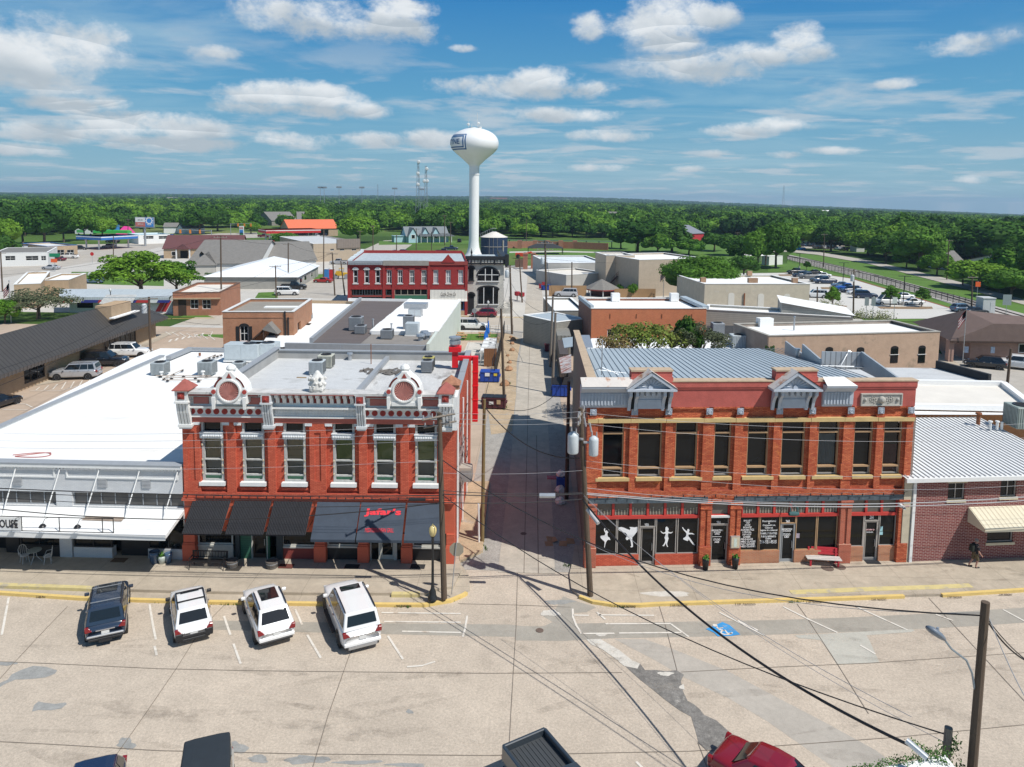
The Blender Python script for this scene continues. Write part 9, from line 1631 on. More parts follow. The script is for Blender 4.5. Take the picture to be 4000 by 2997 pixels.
def pot(label,p,r,h,m_,plant=1,group=None,name='flower_pot'):
 t=thn(name,label,'pot',p,0,group);LA([(.01,0),(r*.72,0),(r,h*.75),(r*.97,h),(r*.86,h),(r*.8,h-.05),(.01,h-.05)],n=14).b('pot',m_,t,smooth=True)
 if plant:leaves(MB(),(0,0,h-.02),r*.45,50,.07).b('plant',pl_m,t)
pot('tall black planter left of office door',g(2755,2225,.15),.21,.72,BK);pot('tall black planter by notice case pillar',g(2871,2221,.15),.21,.72,BK);bl_=mat('blue glazed pot',(.07,.12,.2),.25,.2,2,coat=.6)
pot('large blue glazed pot, left of three at white shop door',g(604,2199,.3),.3,.72,bl_,0,'three pots by white shop');pot('pale round pot with orange flower between two blue pots',g(634,2200,.3),.24,.46,mat('pale celadon pot',(.45,.5,.46),.3,.08,3,coat=.5),1,'three pots by white shop');pot('smaller blue glazed pot, right of three at white shop door',g(659,2198,.3),.22,.6,bl_,0,'three pots by white shop')
def cafe_chair(label,p,rz):
 m_=mat('white garden iron',(.55,.55,.53),.5,.08,4);t=thn('garden_chair',label,'chair',p,rz,'white iron cafe set');LA([(.01,.44),(.23,.44),(.23,.46),(.01,.46)],n=14).b('seat',m_,t)
 b_=TU([(-.2,.2,.45),(-.22,.25,.8),(-.12,.27,.98),(0,.28,1.02),(.12,.27,.98),(.22,.25,.8),(.2,.2,.45)],.016,5)
 for x in(-.1,0,.1):b_.tube([(x,.22,.45),(x,.27,.98)],.01,4)
 b_.tube([(-.22,.24,.7),(-.27,-.05,.66),(-.2,-.15,.46)],.013,4).tube([(.22,.24,.7),(.27,-.05,.66),(.2,-.15,.46)],.013,4);b_.b('backrest',m_,t)
 for a in(.8,2.3,3.9,5.5):TU([(.18*cos(a),.18*sin(a),.44),(.26*cos(a),.26*sin(a),0)],.015,5).b('leg',m_,t)
cafe_chair('white iron chair left of round cafe table',g(97,2197,.3),rad(60));cafe_chair('white iron chair right of round cafe table',g(187,2200,.3),rad(-60))
t=thn('cafe_table','round white iron table between two chairs','table',g(137,2196,.3),0,'white iron cafe set');LA([(.01,.72),(.38,.72),(.38,.74),(.01,.74)],n=20).b('tabletop',mat('grey green table top',(.3,.34,.31),.5,.1,3),t)
for a in(.5,2.6,4.7):TU([(.06*cos(a),.06*sin(a),.72),(.1*cos(a),.1*sin(a),.35),(.36*cos(a),.36*sin(a),0)],.016,5).b('leg',MT('white garden iron'),t)
for(px,py,z,lb,c_)in((466,2189,.3,'brown door mat at white shop double door',(.12,.08,.05)),(1118,2213,.3,'dark red door mat under third awning',(.13,.04,.03)),(1375,2214,.3,'black door mat before turquoise lettered window',(.03,.03,.03)),(1632,2214,.3,'black door mat near corner pier',(.035,.03,.03)),(3408,2196,.15,'black rubber mat at far right shop door',(.025,.025,.028)),(912,2222,.3,'dark mat beside half barrel',(.04,.035,.03))):
 o=B(-.42,.42,-.25,.25,0,.025).b('door_mat',mat('mat %02d'%int(c_[0]*100),c_,.95,.2,8));o.location=g(px,py,z)+V((0,0,.002));tag(o,lb,'mat')
for px,py,lb in((3232,2220,'left round cover under red bench'),(3279,2215,'right round cover beside red bench')):
 o=CY((0,0,0),(0,0,.012),.36,n=20).b('manhole_cover',mat('rusty iron cover',(.14,.1,.08),.8,.25,6));o.location=g(px,py,.152);tag(o,lb,'cover','round iron covers in right sidewalk')
for px,py,lb,z in((2108,2463,'small iron cover in grey patch of street',.02),(2045,2085,'small iron cover in shaded alley',.03)):
 o=CY((0,0,0),(0,0,.012),.2,n=16).b('valve_cover',MT('rusty iron cover'));o.location=g(px,py,z);tag(o,lb,'cover')
rb_=mat('red bench paint',(.55,.035,.05),.5,.08,3);t=thn('red_bench','red painted wooden bench with bare pale seat before brick building','bench',g(3214,2205,.15),rad(-4));m_=MB()
for k in rg(3):m_.box(-.95-.06,.95+.06,-.32+k*.18,-.16+k*.18,.42,.46)
m_.b('seat',mat('bare pale seat boards',(.55,.52,.48),.8,.12,4),t);b_=MB()
for k in rg(3):b_.box(-.97,.97,.24+k*.03,.28+k*.03,.52+k*.15,.65+k*.15)
b_.b('backrest',rb_,t)
for x in(-.8,.8):B(x-.05,x+.05,-.32,-.24,0,.42).box(x-.05,x+.05,.2,.28,0,.95).box(x-.05,x+.05,-.32,.28,.34,.42).b('leg',rb_,t)
def person(p,rz):
 t=thn('person','walking man in black t-shirt and olive shorts with dark backpack','person',p,rz);skin=mat('skin',(.48,.26,.19),.6,.06,8)
 J=[(0,0,.92,.15),(0,0,1.12,.135),(0,0,1.34,.155),(0,0,1.47,.065),(.03,0,1.54,.06),(.045,0,1.63,.095),(.04,0,1.69,.085),(-.02,-.1,.88,.1),(.1,-.11,.5,.06),(0,-.11,.1,.043),(.1,-.11,.035,.042),(.16,-.11,.03,.03),(0,.1,.88,.1),(-.06,.11,.49,.06),(-.28,.11,.13,.043),(-.2,.11,.045,.04),(-.13,.11,.03,.03),(0,-.2,1.38,.062),(.02,-.24,1.12,.045),(.17,-.25,.9,.035),(.24,-.25,.82,.026),(0,.2,1.38,.062),(-.08,.25,1.12,.045),(.02,.27,.9,.035),(.06,.27,.82,.026)]
 E_=[(0,1),(1,2),(2,3),(3,4),(4,5),(5,6),(0,7),(7,8),(8,9),(9,10),(10,11),(0,12),(12,13),(13,14),(14,15),(15,16),(2,17),(17,18),(18,19),(19,20),(2,21),(21,22),(22,23),(23,24)]
 for hb,(hx,hy,hz)in((20,(.24,-.25,.82)),(24,(.06,.27,.82))):
  for k in rg(4):n0=len(J);L_=(.055,.065,.06,.045)[k];J+=[(hx+.02+k*.008,hy+(-.024+k*.016),hz-.035,.0095),(hx+.035+k*.008,hy+(-.026+k*.017),hz-.035-L_,.0085)];E_+=[(hb,n0),(n0,n0+1)]
  n0=len(J);J+=[(hx+.05,hy,hz-0,.01),(hx+.075,hy,hz-.03,.009)];E_+=[(hb,n0),(n0,n0+1)]
 me=bpy.data.meshes.new('body');me.from_pydata([j[:3]for j in J],E_,[]);o=link('body',me,t);me.materials.append(skin);sk=o.modifiers.new('skin','SKIN');lay=me.skin_vertices[0].data if me.skin_vertices else None
 if lay is None:bm=bmesh.new();bm.from_mesh(me);bm.verts.layers.skin.verify();bm.to_mesh(me);bm.free();lay=me.skin_vertices[0].data
 for i,j in en(J):lay[i].radius=(j[3],j[3]*(.72 if i in(1,2,0)else 1));lay[i].use_root=(i==0)
 o.modifiers.new('sub','SUBSURF').render_levels=1;me.polygons.foreach_set('use_smooth',[True]*len(me.polygons));sk.use_smooth_shade=True
 ts=mat('black t-shirt',(.02,.02,.024),.9,.1,6);LA([(.165,.93),(.17,1.05),(.175,1.2),(.2,1.34),(.19,1.42),(.12,1.48),(.07,1.5)],n=14).b('shirt',ts,t,smooth=True).scale=(.78,1.15,1)
 TU([(0,-.17,1.43),(0,-.23,1.34),(.015,-.25,1.18)],[.08,.082,.075],8).b('sleeve',ts,t);TU([(0,.17,1.43),(-.02,.23,1.34),(-.06,.26,1.18)],[.08,.082,.075],8).b('sleeve',ts,t)
 sh=mat('olive brown shorts',(.13,.1,.055),.9,.12,6);LA([(.155,.8),(.17,.88),(.16,.97)],n=12).tube([(-.01,-.09,.9),(.06,-.11,.66),(.09,-.115,.5)],[.12,.105,.1],10).tube([(0,.09,.9),(-.03,.11,.66),(-.055,.115,.5)],[.12,.105,.1],10).b('shorts',sh,t)
 MB().sph((.035,0,1.665),.112,12,8,1.).b('hair',mat('short grey hair',(.24,.22,.2),.9,.1,20),t).location=(-.018,0,.022)
 f=AD([(.135,-.018,1.62),(.135,.018,1.62),(.155,0,1.605),(.125,0,1.655)],[(0,2,3),(2,1,3),(0,1,2)]).b('nose',skin,t);e_=MB()
 for s_ in PM:e_.sph((.125,s_*.033,1.648),.012,6,4)
 e_.b('eye',mat('dark eye',(.03,.02,.02),.3,0),t);B(.122,.137,-.025,.025,1.572,1.58).b('mouth',mat('lip',(.35,.12,.1),.6,0),t)
 for s_ in PM:MB().sph((.035,s_*.095,1.63),.026,6,4,1.3).b('ear',skin,t)
 bp=mat('dark green backpack',(.028,.032,.025),.85,.15,8);B(-.34,-.13,-.15,.15,1.,1.45).b('backpack',bp,t,bev=.05);B(-.385,-.335,-.1,.1,1.05,1.25).b('backpack_pocket',bp,t,bev=.02)
 for s_ in PM:TU([(-.13,s_*.11,1.42),(0,s_*.12,1.5),(.13,s_*.12,1.36),(.12,s_*.13,1.15),(-.1,s_*.14,1.05)],.02,5).b('strap',bp,t)
 for(x,y,z,a)in((.08,-.11,0,0),(-.22,.11,0,0)):B(x-.1,x+.17,y-.05,y+.05,z,z+.08).b('shoe',mat('black shoe',(.015,.015,.015),.6,0),t,bev=.03)
person(g(3806,2216,.15),rad(3))
wd,ow=M_['wood'],M_['oldwood']
porc=mat('grey porcelain insulator',(.35,.35,.36),.3,.05,3)
def pole(label,base,top,r=.16,m_=None,arms=(),z0=0.,tf=(),name='utility_pole',group=None,ins=True):
 p=g(*base,z0)if len(base)==2 else V(base);tp=at(*top,p.y);t=thn(name,label,'utility pole',p,0,group);d=tp-p
 TU([(0,0,0),tuple(d*.33),tuple(d*.66),tuple(d)],[r,r*.92,r*.84,r*.75],10).b('shaft',m_ or wd,t)
 for(f,half,dy,rz)in arms:
  c_=d*f;cs,sn=cos(rz),sin(rz);a_=MB();a_.tube([(c_.x-half*cs,c_.y-half*sn-dy,c_.z),(c_.x+half*cs,c_.y+half*sn-dy,c_.z)],.06,4);ao=a_.b('crossarm',ow,t)
  if ins:
   i_=MB()
   for q in(-.92,-.4,.4,.92):i_.cyl((c_.x+half*cs*q,c_.y+half*sn*q-dy,c_.z+.04),(c_.x+half*cs*q,c_.y+half*sn*q-dy,c_.z+.24),.05,.03,6)
   i_.b('insulator',porc,ao)
 for(dx,dy,z,r2,h2)in tf:
  c_=d*(z/d.z);tf_=LA([(.01,0),(r2*.9,0),(r2,.06),(r2,h2-.1),(r2*.95,h2),(r2*.4,h2+.12),(.01,h2+.14)],c_.x+dx,c_.y+dy,z,16).b('transformer',mat('pale grey transformer',(.52,.56,.58),.45,.06,2,stain=((.4,.28,.16),.74,2)),t,smooth=True)
  CY((c_.x+dx-.1,c_.y+dy,z+h2),(c_.x+dx-.1,c_.y+dy,z+h2+.4),.05,.03,6).cyl((c_.x+dx+.15,c_.y+dy,z+h2),(c_.x+dx+.15,c_.y+dy,z+h2+.35),.05,.03,6).box(min(c_.x,c_.x+dx),max(c_.x,c_.x+dx),c_.y+dy-.04,c_.y+dy+.04,z+h2*.7,z+h2*.8).b('bushing',porc,tf_)
 return p,tp,t
p1,t1_,P1t=pole('tall brown street pole with crossarms left of alley mouth',(1735,2338),(1716,1612),.165,arms=((.985,1.,.25,rad(38)),(.93,1.,-.25,rad(38))),z0=.3)
p2,t2_,P2t=pole('street pole with two transformers right of alley mouth',(2306,2327),(2268,1594),.165,arms=((.975,.85,.22,rad(75)),(.925,.85,-.22,rad(75))),z0=.15,tf=((-.55,-.15,8.15,.3,1.05),(.55,-.15,8.05,.26,.95)))
cu=MB()
for k in rg(3):z=t2_.z-.5-k*.3;cu.cyl((-.35+k*.3-.45,-.5,z-.2),(-.45+k*.3-.45,-.55,z+.3),.05,.05,6)
cu.b('fuse_cutout',porc,P2t)
p3,t3_,P3t=pole('yellowish pole against red building wall in alley',(1884,2117),(1892,1560),.125,mat('yellow brown pole wood',(.2,.14,.06),.9,.3,5,stretch=(6,6,.6)),z0=.1);CY((-.2,-.2,0),(-.25,-.2,2.6),.06,n=6).b('conduit',WH,P3t)
p4,t4_,P4t=pole('dark slim pole by right building wall in alley',(2213,1950),(2222,1490),.15,mat('dark brown steel pole',(.055,.035,.03),.7,.15,3));p5,t5_,P5t=pole('dark pole beside maroon dumpster',(1970,1583),(1957,1206),.16)
p6,t6_,P6t=pole('pole with transformer in front of grey bank',(2000,1306),(1992,1036),.18,arms=((.97,.9,.2,.3),),tf=((-.55,-.1,9.2,.32,1.1),));p7,t7_,_=pole('slim pole left of alley beyond rear street',(2040,1182),(2028,1000),.16)
p8a,t8a,_=pole('tall double crossarm pole behind rear street on right',(2137,1312),(2129,940),.18,arms=((.97,1.3,.2,.1),(.9,1.3,.2,.1)),tf=((-.5,0,11.5,.3,1.),));p8b,t8b,_=pole('grey alley pole left of blue tin awning',(2149,1434),(2160,1160),.17,ow);p8c,t8c,_=pole('grey alley pole at tilted blue dumpster',(2157,1538),(2170,1222),.17,ow)
pm=at(3798,2996,20.8);pT=at(3850,2352,20.8);dd=(pT-pm);base8=pm-dd*(pm.z/dd.z);p9,t9_,P8t=pole('near brown street pole at lower right with curved lamp arm',(base8 .x,base8 .y,0),(3850,2352),.155);
sT=at(3706,2842,21.2);sp_,st_,P9t=pole('short stump pole wrapped in green vine at lower right',(sT.x-.05,21.2,0),(3706,2842),.15,ow)
vb_=MB()
for k in rg(16):leaves(vb_,(sT.x-sp_.x+.18+R_.gauss(0,.08),R_.u(-.2,.2),sT.z-.5-k*.16),.1,42,.045,.5)
o=vb_.b('vine',mat('vine leaf',(.05,.14,.015),.6,.35,5,stain=((.16,.07,.03),.6,6)));o.location=sp_;tag(o,'green vine climbing short stump pole','vine')
A_=at(3806,2690,20.8);H_=at(3690,2500,19.6);t=thn('street_lamp','grey cobra head lamp on a thin curved arm at lower right','street lamp',A_);e_=H_-A_;M_1=at(3775,2580,20.4)-A_;TU([(0,0,0),tuple(M_1*.55+V((.06,0,0))),tuple(M_1),tuple(e_*.8+V((.02,0,.03))),tuple(e_)],.03,7).b('arm',mat('blue grey lamp arm',(.25,.32,.38),.4,.05,3,metal=.5),t)
hd=MB();dr=(at(3618,2450,19.2)-H_).normalized();up=V((0,0,1));sd_2=dr.cross(up).normalized();n_=12;vs=[];pr=[(0,.05,.05),(.12,.11,.09),(.36,.21,.14),(.62,.24,.15),(.8,.16,.11),(.88,.02,.02)]
for(d_,w_,h_)in pr:
 for k in rg(n_):a=2*pi*k/n_;v=e_+dr*d_+sd_2*(w_*cos(a))+up*(h_*sin(a)*(1 if sin(a)>0 else .6));vs.append(tuple(v))
hd.add(vs,[(i*n_+k,i*n_+(k+1)%n_,(i+1)*n_+(k+1)%n_,(i+1)*n_+k)for i in rg(len(pr)-1)for k in rg(n_)]+[list(rg(n_))[::-1],list(rg(len(vs)-n_,len(vs)))]);hd.b('lamp_head',mat('slate lamp housing',(.15,.18,.22),.45,.05,4),t,smooth=True)
c_=e_+dr*.42+up*.12;CY(c_,c_+up*.09,.05,.04,8).b('photocell',GV,t)
CA='cables over alley'
def wire(label,a,b,sag=.3,r=.02,m_=None,group='overhead wires over street',n=18,name='power_line',via=None):
 a,b=V(a),V(b);pts=[a.lerp(b,i/n)-V((0,0,sag*4*(i/n)*(1-i/n)))for i in rg(n+1)];o=TU([p-a for p in pts],r,5).b(name,m_ or M_['wire']);o.location=a;return tag(o,label,'wire',group)
Yw=p1 .y;LW=lambda x,y:at(x,y,Yw-.1);sw=M_['steelwire']
for k,(y0,y1,sg_,r_,m_)in en(((1895,1935,.25,.028,None),(1905,1945,.35,.02,None),(1925,1968,.45,.018,None),(1958,1962,1.,.028,None))):wire(['upper black cable','second black cable','third thin cable','lowest sagging thick cable'][k]+' crossing in front of left shops',LW(-250,y0),LW(1733,y1),sg_,r_,m_)
for k,(y0,y1)in en(((1690,1662),(1718,1690),(1745,1720),(1830,1800))):wire(['first','second','third','fourth'][k]+' thin pale wire from top crossing left facade',LW(-250,y0),LW(1722,y1),.25,.009,sw)
for k,(ya,yb_,r_,m_)in en(((1612,1608,.009,sw),(1634,1630,.009,sw),(1652,1650,.009,sw),(1848,1838,.008,sw),(1917,1925,.02,None),(1930,1929,.026,None),(1963,1950,.022,None))):wire(['top','second','third','fourth','fifth','sixth','lowest'][k]+' wire spanning alley between two street poles',LW(1720 if k<3 else 1730,ya),at(2275,yb_,p2 .y-.1),.12,r_,m_)
RW=lambda x,y:at(x,y,p2 .y+2.)
for k,(ya,yb_,r_,m_)in en(((1612,1632,.009,sw),(1655,1690,.009,sw),(1800,1822,.009,sw),(1825,1870,.009,sw),(1905,1905,.012,sw),(1925,1915,.022,sw),(1930,1930,.028,sw))):wire(['top','second','third','fourth','fifth','sixth','lowest thick'][k]+' wire running right from transformer pole',at(2280,ya,p2 .y-.1),at(4300,yb_,p2 .y+3.4),.75 if k not in(3,4)else .95,r_,m_)
o=CY((-.42,0,0),(.42,0,.02),.13,n=12).b('splice_case',GV);o.location=at(2138,1937,Yw-.1);tag(o,'silver splice cylinder hanging on alley cables','splice case');o=CY((-.45,0,0),(.45,0,.03),.09,n=10).b('splice_case',BK);o.location=at(1629,1952,Yw-.1);tag(o,'black splice case left of brown street pole','splice case')
P8=lambda x,y:at(x,y,20.8)
wire('black cable from brown pole to near pole top',at(1729,1798,p1 .y),P8(3845,2405),1.9,.024);wire('thin strand wrapped along cable to near pole',at(2290,2120,32),P8(3845,2395),.9,.01,sw);wire('black cable from brown pole to stump pole',at(1735,1938,p1 .y),at(3703,2872,21.2),1.2,.022)
hv=wire('thick black trunk cable from transformer pole to lower right',at(2276,1952,p2 .y),at(3575,2922,20.2),1.35,.05,n=24);wire('thin wire just above thick trunk cable',at(2276,1935,p2 .y),at(3560,2800,20.8),.8,.01,sw);wire('second thin wire above thick trunk cable',at(2276,1930,p2 .y),at(3690,2900,21.2),.9,.009,sw)
a_,b_=at(3540,2892,20.3),at(3622,2962,19.9);o=CY((0,0,0),b_-a_,.095,n=14).b('splice_case',GV);o.location=a_;tag(o,'silver splice cylinder at end of thick cable lower right','splice case');a_,b_=at(2296,1990,p2 .y-.5),at(2338,2044,p2 .y-1.2);o=CY((0,0,0),b_-a_,.13,n=14).b('splice_case',mat('pale splice casing',(.5,.5,.5),.5,.05,2));o.location=a_;tag(o,'white splice cylinder just below transformer pole cables','splice case')
wire('black cable sagging from yellowish pole to transformer pole',at(1895,1592,p3 .y),at(2262,1790,p2 .y),.9,.035,group=CA);wire('cable from yellowish pole to dark alley pole',at(1893,1565,p3 .y),at(2170,1540,60),1.,.022,group=CA);
wire('wire between tall double crossarm pole and grey pole',t8a,t8b,.8,.018,group=CA);wire('wire from transformer pole by bank to crossarm pole',t6_,t8a-V((0,0,4)),1.2,.02,group=CA);wire('wire from bank pole to grey alley pole',t6_-V((0,0,2.5)),t8c,1.5,.02,group=CA);wire('wire between maroon dumpster pole and bank pole',t5_,t6_-V((0,0,1)),.8,.018,group=CA);wire('wire from maroon dumpster pole to yellowish pole',t5_,t3_,.8,.02,group=CA)
wire('wire from far slim pole to bank pole',t7_,t6_,.8,.02,group=CA);wire('slack loop across alley by rear street',t6_-V((0,0,6.5)),at(2158,1250,p8b.y),1.6,.025,group=CA);pass
wire('wire at lower right leaving near pole downward',P8(3862,2410),at(4080,2850,19),.2,.014,sw);wire('second wire at lower right leaving near pole',P8(3862,2425),at(4120,2640,22),.25,.016);wire('third wire at lower right leaving near pole',P8(3862,2435),at(4090,2600,23),.35,.026)
q=[at(3250,3010,19.8),at(3480,2986,20.3),at(3690,2974,20.8),at(3720,3090,19.)];zr_=sum(p.z for p in q[:3])/3;t=thn('roof_corner','white roof corner with vine at bottom edge','roof',(0,0,0));MB().prism([(q[0].x,q[0].y-.2),(q[1].x,q[1].y),(q[2].x,q[2].y),(q[2].x+.1,q[2].y-3),(q[0].x,q[0].y-3)],zr_-.2,zr_).b('sheet',WM,t);MB().prism([(q[0].x+.3,q[0].y-.6),(q[2].x-.2,q[2].y-.5),(q[2].x-.2,q[2].y-2.8),(q[0].x+.3,q[0].y-2.8)],0,zr_-.201).b('shed_wall',ow,t)
vm=MB()
for k in rg(30):f=k/29;c0=q[0].lerp(q[2],f);leaves(vm,(c0 .x,c0 .y,zr_+.02),.05+.05*R_.random(),int(16+34*f),.032,.6)
for k in rg(14):f=k/13;c0=at(3560,2905,20.5).lerp(at(3700,2990,20.4),f);leaves(vm,tuple(c0),.07,16,.035,.5)
tag(vm.b('creeper',MT('vine leaf')),'reddish green creeper along white roof corner','creeper')
for k,(bx,by,tx,ty,arm,lb)in en(((588,1392,582,1160,2,'pole with wide crossarm and transformer by dark metal roof'),(865,1209,862,920,1,'brown pole before small brick office'),(98,925,98,838,1,'far pole in front of left wood'),(500,917,500,856,1,'pole left of billboard'),(443,1001,443,922,0,'pole before blue fuel canopy'),(10,1140,2,985,1,'pole at left edge by tan building'),(1126,1125,1126,949,1,'tall pole behind white hipped roof'),(1079,1164,1076,1038,1,'leaning pole at white suv corner'),(1264,1089,1265,894,0,'tall pole by portable toilets'),(1308,1155,1298,987,1,'pole left of dark red shop row'),(1347,1155,1331,1019,1,'leaning pole at corner of dark red shop row'),(1406,996,1406,901,1,'dark pole by fire station end'),(1457,994,1457,881,1,'pole behind fire station'),(1549,998,1549,917,1,'pole behind dark red row'),(1626,1003,1626,892,1,'pole in front of pale blue house'),(1686,1001,1686,906,0,'pole right of pale blue house porch'),(1737,958,1737,840,1,'tall pole at right of pale blue house'),(1760,962,1760,867,1,'pole left of water tower shaft'),(3217,1044,3220,913,1,'pole across railway by park road'),(3333,1243,3336,1054,2,'tall pole in front of parking lot'),(3192,1189,3193,1121,0,'short pole at cream building corner'),(3698,1092,3708,936,1,'tall leaning pole by park road trees'),(3795,1214,3799,1080,1,'dark pole at crossing by signal cabinet'),(3932,1530,3949,1362,0,'brown pole in right hand side lot'),(2881,985,2881,908,1,'pole behind great round tree'),(2777,1075,2777,999,2,'pole with transformers against round tree'),(2234,1157,2234,1024,0,'dark pole in front of timber fence'),(2056,945,2056,855,0,'far pole above park wall'),(2400,925,2400,858,1,'far pole in central trees'),)):
 p,tp,t=pole(lb,(bx,by),(tx,ty),.17 if by>1000 else .2,arms=(((.97,1.2,.15,.2),)if arm else()),group=None,ins=by>1100)
 if arm==2:h=tp.z-1.8;LA([(.01,0),(.34,0),(.34,1.1),(.2,1.25),(.01,1.28)],-.6,0,h-.4,12).b('transformer',MT('pale grey transformer'),t)
for k,(bx,by,ty,lb)in en(((3292,1112,1026,'left twin headed lot lamp'),(3527,1194,1078,'twin headed lot lamp in island bed'),(3122,1048,990,'far twin headed lot lamp'))):
 p=g(bx,by);h=at(bx,ty,p.y).z;t=thn('lot_lamp',lb,'lamp',p,0,'twin headed lamps of parking lot');CY((0,0,.7),(0,0,h),.09,n=6).b('pole',BK,t);CY((0,0,0),(0,0,.7),.3,n=10).b('footing',M_['conc'],t);B(-1.3,1.3,-.15,.15,h-.1,h).b('lamp_head',BK,t)
Z_=[(g(588,1392),1160,582),(g(865,1209),920,862),(g(1126,1125),949,1126),(g(1079,1164),1038,1076),(g(1298,1155),987,1298)]
tops=[at(x,y,p.y)for p,y,x in Z_]
for k,(a,b,s_,lb)in en(((tops[0],tops[3],1.6,'long wire from crossarm pole toward white roofed shop'),(tops[0],tops[4],2.2,'long wire from crossarm pole to dark red row'),(tops[0]-V((0,0,.8)),at(-200,1500,60),1.,'wire crossing above dark metal roof'),(tops[0]-V((0,0,1.2)),at(-200,1580,55),1.,'lower wire crossing above dark metal roof'),(tops[0],at(-300,1290,90),.8,'upper wire over ridge of dark metal roof'),(tops[0]-V((0,0,2)),at(860,1268,96),.5,'drop wire to brown brick building'),(tops[1],tops[2],.8,'wire between two tall poles by shingled roofs'),(tops[1],at(-100,1080,150),1.5,'wire from brick office pole over bright tree'),(tops[2],tops[4],.8,'wire over white hipped roof'),(tops[3],tops[4],.5,'low wire past bright red coupe'),(at(3333,1056,g(3333,1243).y),at(2777,1000,g(2777,1075).y),1.5,'wire across front of parking lot'),(at(3333,1060,g(3333,1243).y),at(3797,1085,g(3795,1214).y),1.,'wire from lot pole toward crossing'),(at(2777,1000,g(2777,1075).y),at(2130,1010,150),1.5,'wire above beige building'),(at(3218,915,g(3217,1044).y),at(3706,938,g(3698,1092).y),2.,'wire along park road'))):
 wire(lb,a,b,s_,.022,group='far wires over town')
def post_sign(label,base,h,w_,hs,m_,txt=None,tm=None,name='road_sign',n=0,cat='sign'):
 p=g(*base);t=thn(name,label,cat,p);CY((0,.04,0),(0,.04,h),.05,n=6).b('pole',GV,t)
 if n:PY([(w_/2*cos(a),h-hs/2+w_/2*sin(a))for a in[pi/n+k*2*pi/n for k in rg(n)]],-.02,0).b('plate',m_,t)
 else:B(-w_/2,w_/2,-.02,0,h-hs,h).b('plate',m_,t)
 if txt:text(txt,tm,t,-w_*.42,w_*.42,h-hs*.75,h-hs*.25,-.03)
gs=mat('green sign',(.01,.22,.1),.5,.05,2);post_sign('green street sign before small brick office',(777,1232),3.,1.1,1.2,gs,'Parking\nAhead',WH);post_sign('green direction sign with orange plate by highway',(216,1060),5.,3.,1.,gs);post_sign('orange plate below green direction sign',(213,1062),3.6,1.8,1.,mat('orange sign',(.75,.12,.03),.5,0));post_sign('round sign on rear street kerb pole',(1853,1262),2.6,.9,.9,GV,n=8)
post_sign('red stop sign on far highway corner',(361,1030),3.6,1.2,1.2,mat('stop red',(.5,.02,.02),.5,0),n=8);post_sign('orange and white diamond sign beyond crossing',(3816,1172),4.4,1.6,1.6,MT('orange sign'),n=4);post_sign('square sign back beside railway at right',(3928,1254),5.,1.6,2.,GV);post_sign('left narrow sign before lot shrubs',(3382,1248),4.2,.8,1.6,GV);post_sign('middle narrow sign before lot shrubs',(3408,1248),4.2,.8,1.6,GV);post_sign('right white sign before lot shrubs',(3491,1247),4.2,.9,1.2,DW)
fl_m=mat('flag stripe red',(.42,.05,.06),.8,0);
def flag(label,base,top,L_=2.4):
 p=g(*base)if len(base)==2 else V(base);h=at(*top,p.y).z;t=thn('flagpole',label,'flagpole',p);CY((0,0,0),(0,0,h),.07,.04,8).sph((0,0,h+.1),.12,8,6).b('pole',GV,t);st=[MB(),MB(),MB()]
 for k in rg(7):
  z0,z1=h-.4-k*.2,h-.2-k*.2;dx=lambda q,z=z0:(q*L_*.42,.1*sin(q*5),-q*L_*.55)
  for q in rg(6):a,b=dx(q/6),dx((q+1)/6);st[0 if k%2==0 else 1].add([(-a[0],a[1],z0+a[2]),(-b[0],b[1],z0+b[2]),(-b[0],b[1],z1+b[2]),(-a[0],a[1],z1+a[2])],Q8)
 a,b=(0,0,0),(L_*.18,.05,-L_*.22);st[2].add([(0,-.03,h-1.),(-b[0],-.03,h-1.+b[2]),(-b[0],-.03,h-.2+b[2]),(0,-.03,h-.2)],Q8);fo=st[0].b('flag',fl_m,t);st[1].b('white_stripe',WH,fo);st[2].b('blue_canton',mat('canton blue',(.02,.04,.2),.8,0),fo)
flag('flagpole with drooping striped flag before brown hip roof',(3760,1420),(3765,1205));flag('flagpole with drooping flag at far left edge',(44,1262),(38,1100));flag('flag standing out against beige building',(2590,1185),(2592,1055),1.8)
for k,(bx,by,ax)in en(((828,970,700),(902,930,985))):
 p=g(bx,by);Y=p.y;h=7.5;ex=at(ax,by,Y).x-p.x;t=thn('traffic_signal',['left','right'][k]+' traffic signal arm over far highway','traffic light',p);CY((0,0,0),(0,0,h),.16,n=6).cyl((0,0,h-.5),(ex,0,h),.1,n=5).b('mast_arm',GV,t)
 for f in(.35,.65,.95):B(ex*f-.3,ex*f+.3,-.3,.3,h-1.6,h-.1).b('signal_head',mat('signal orange',(.65,.22,.03),.5,0),t)
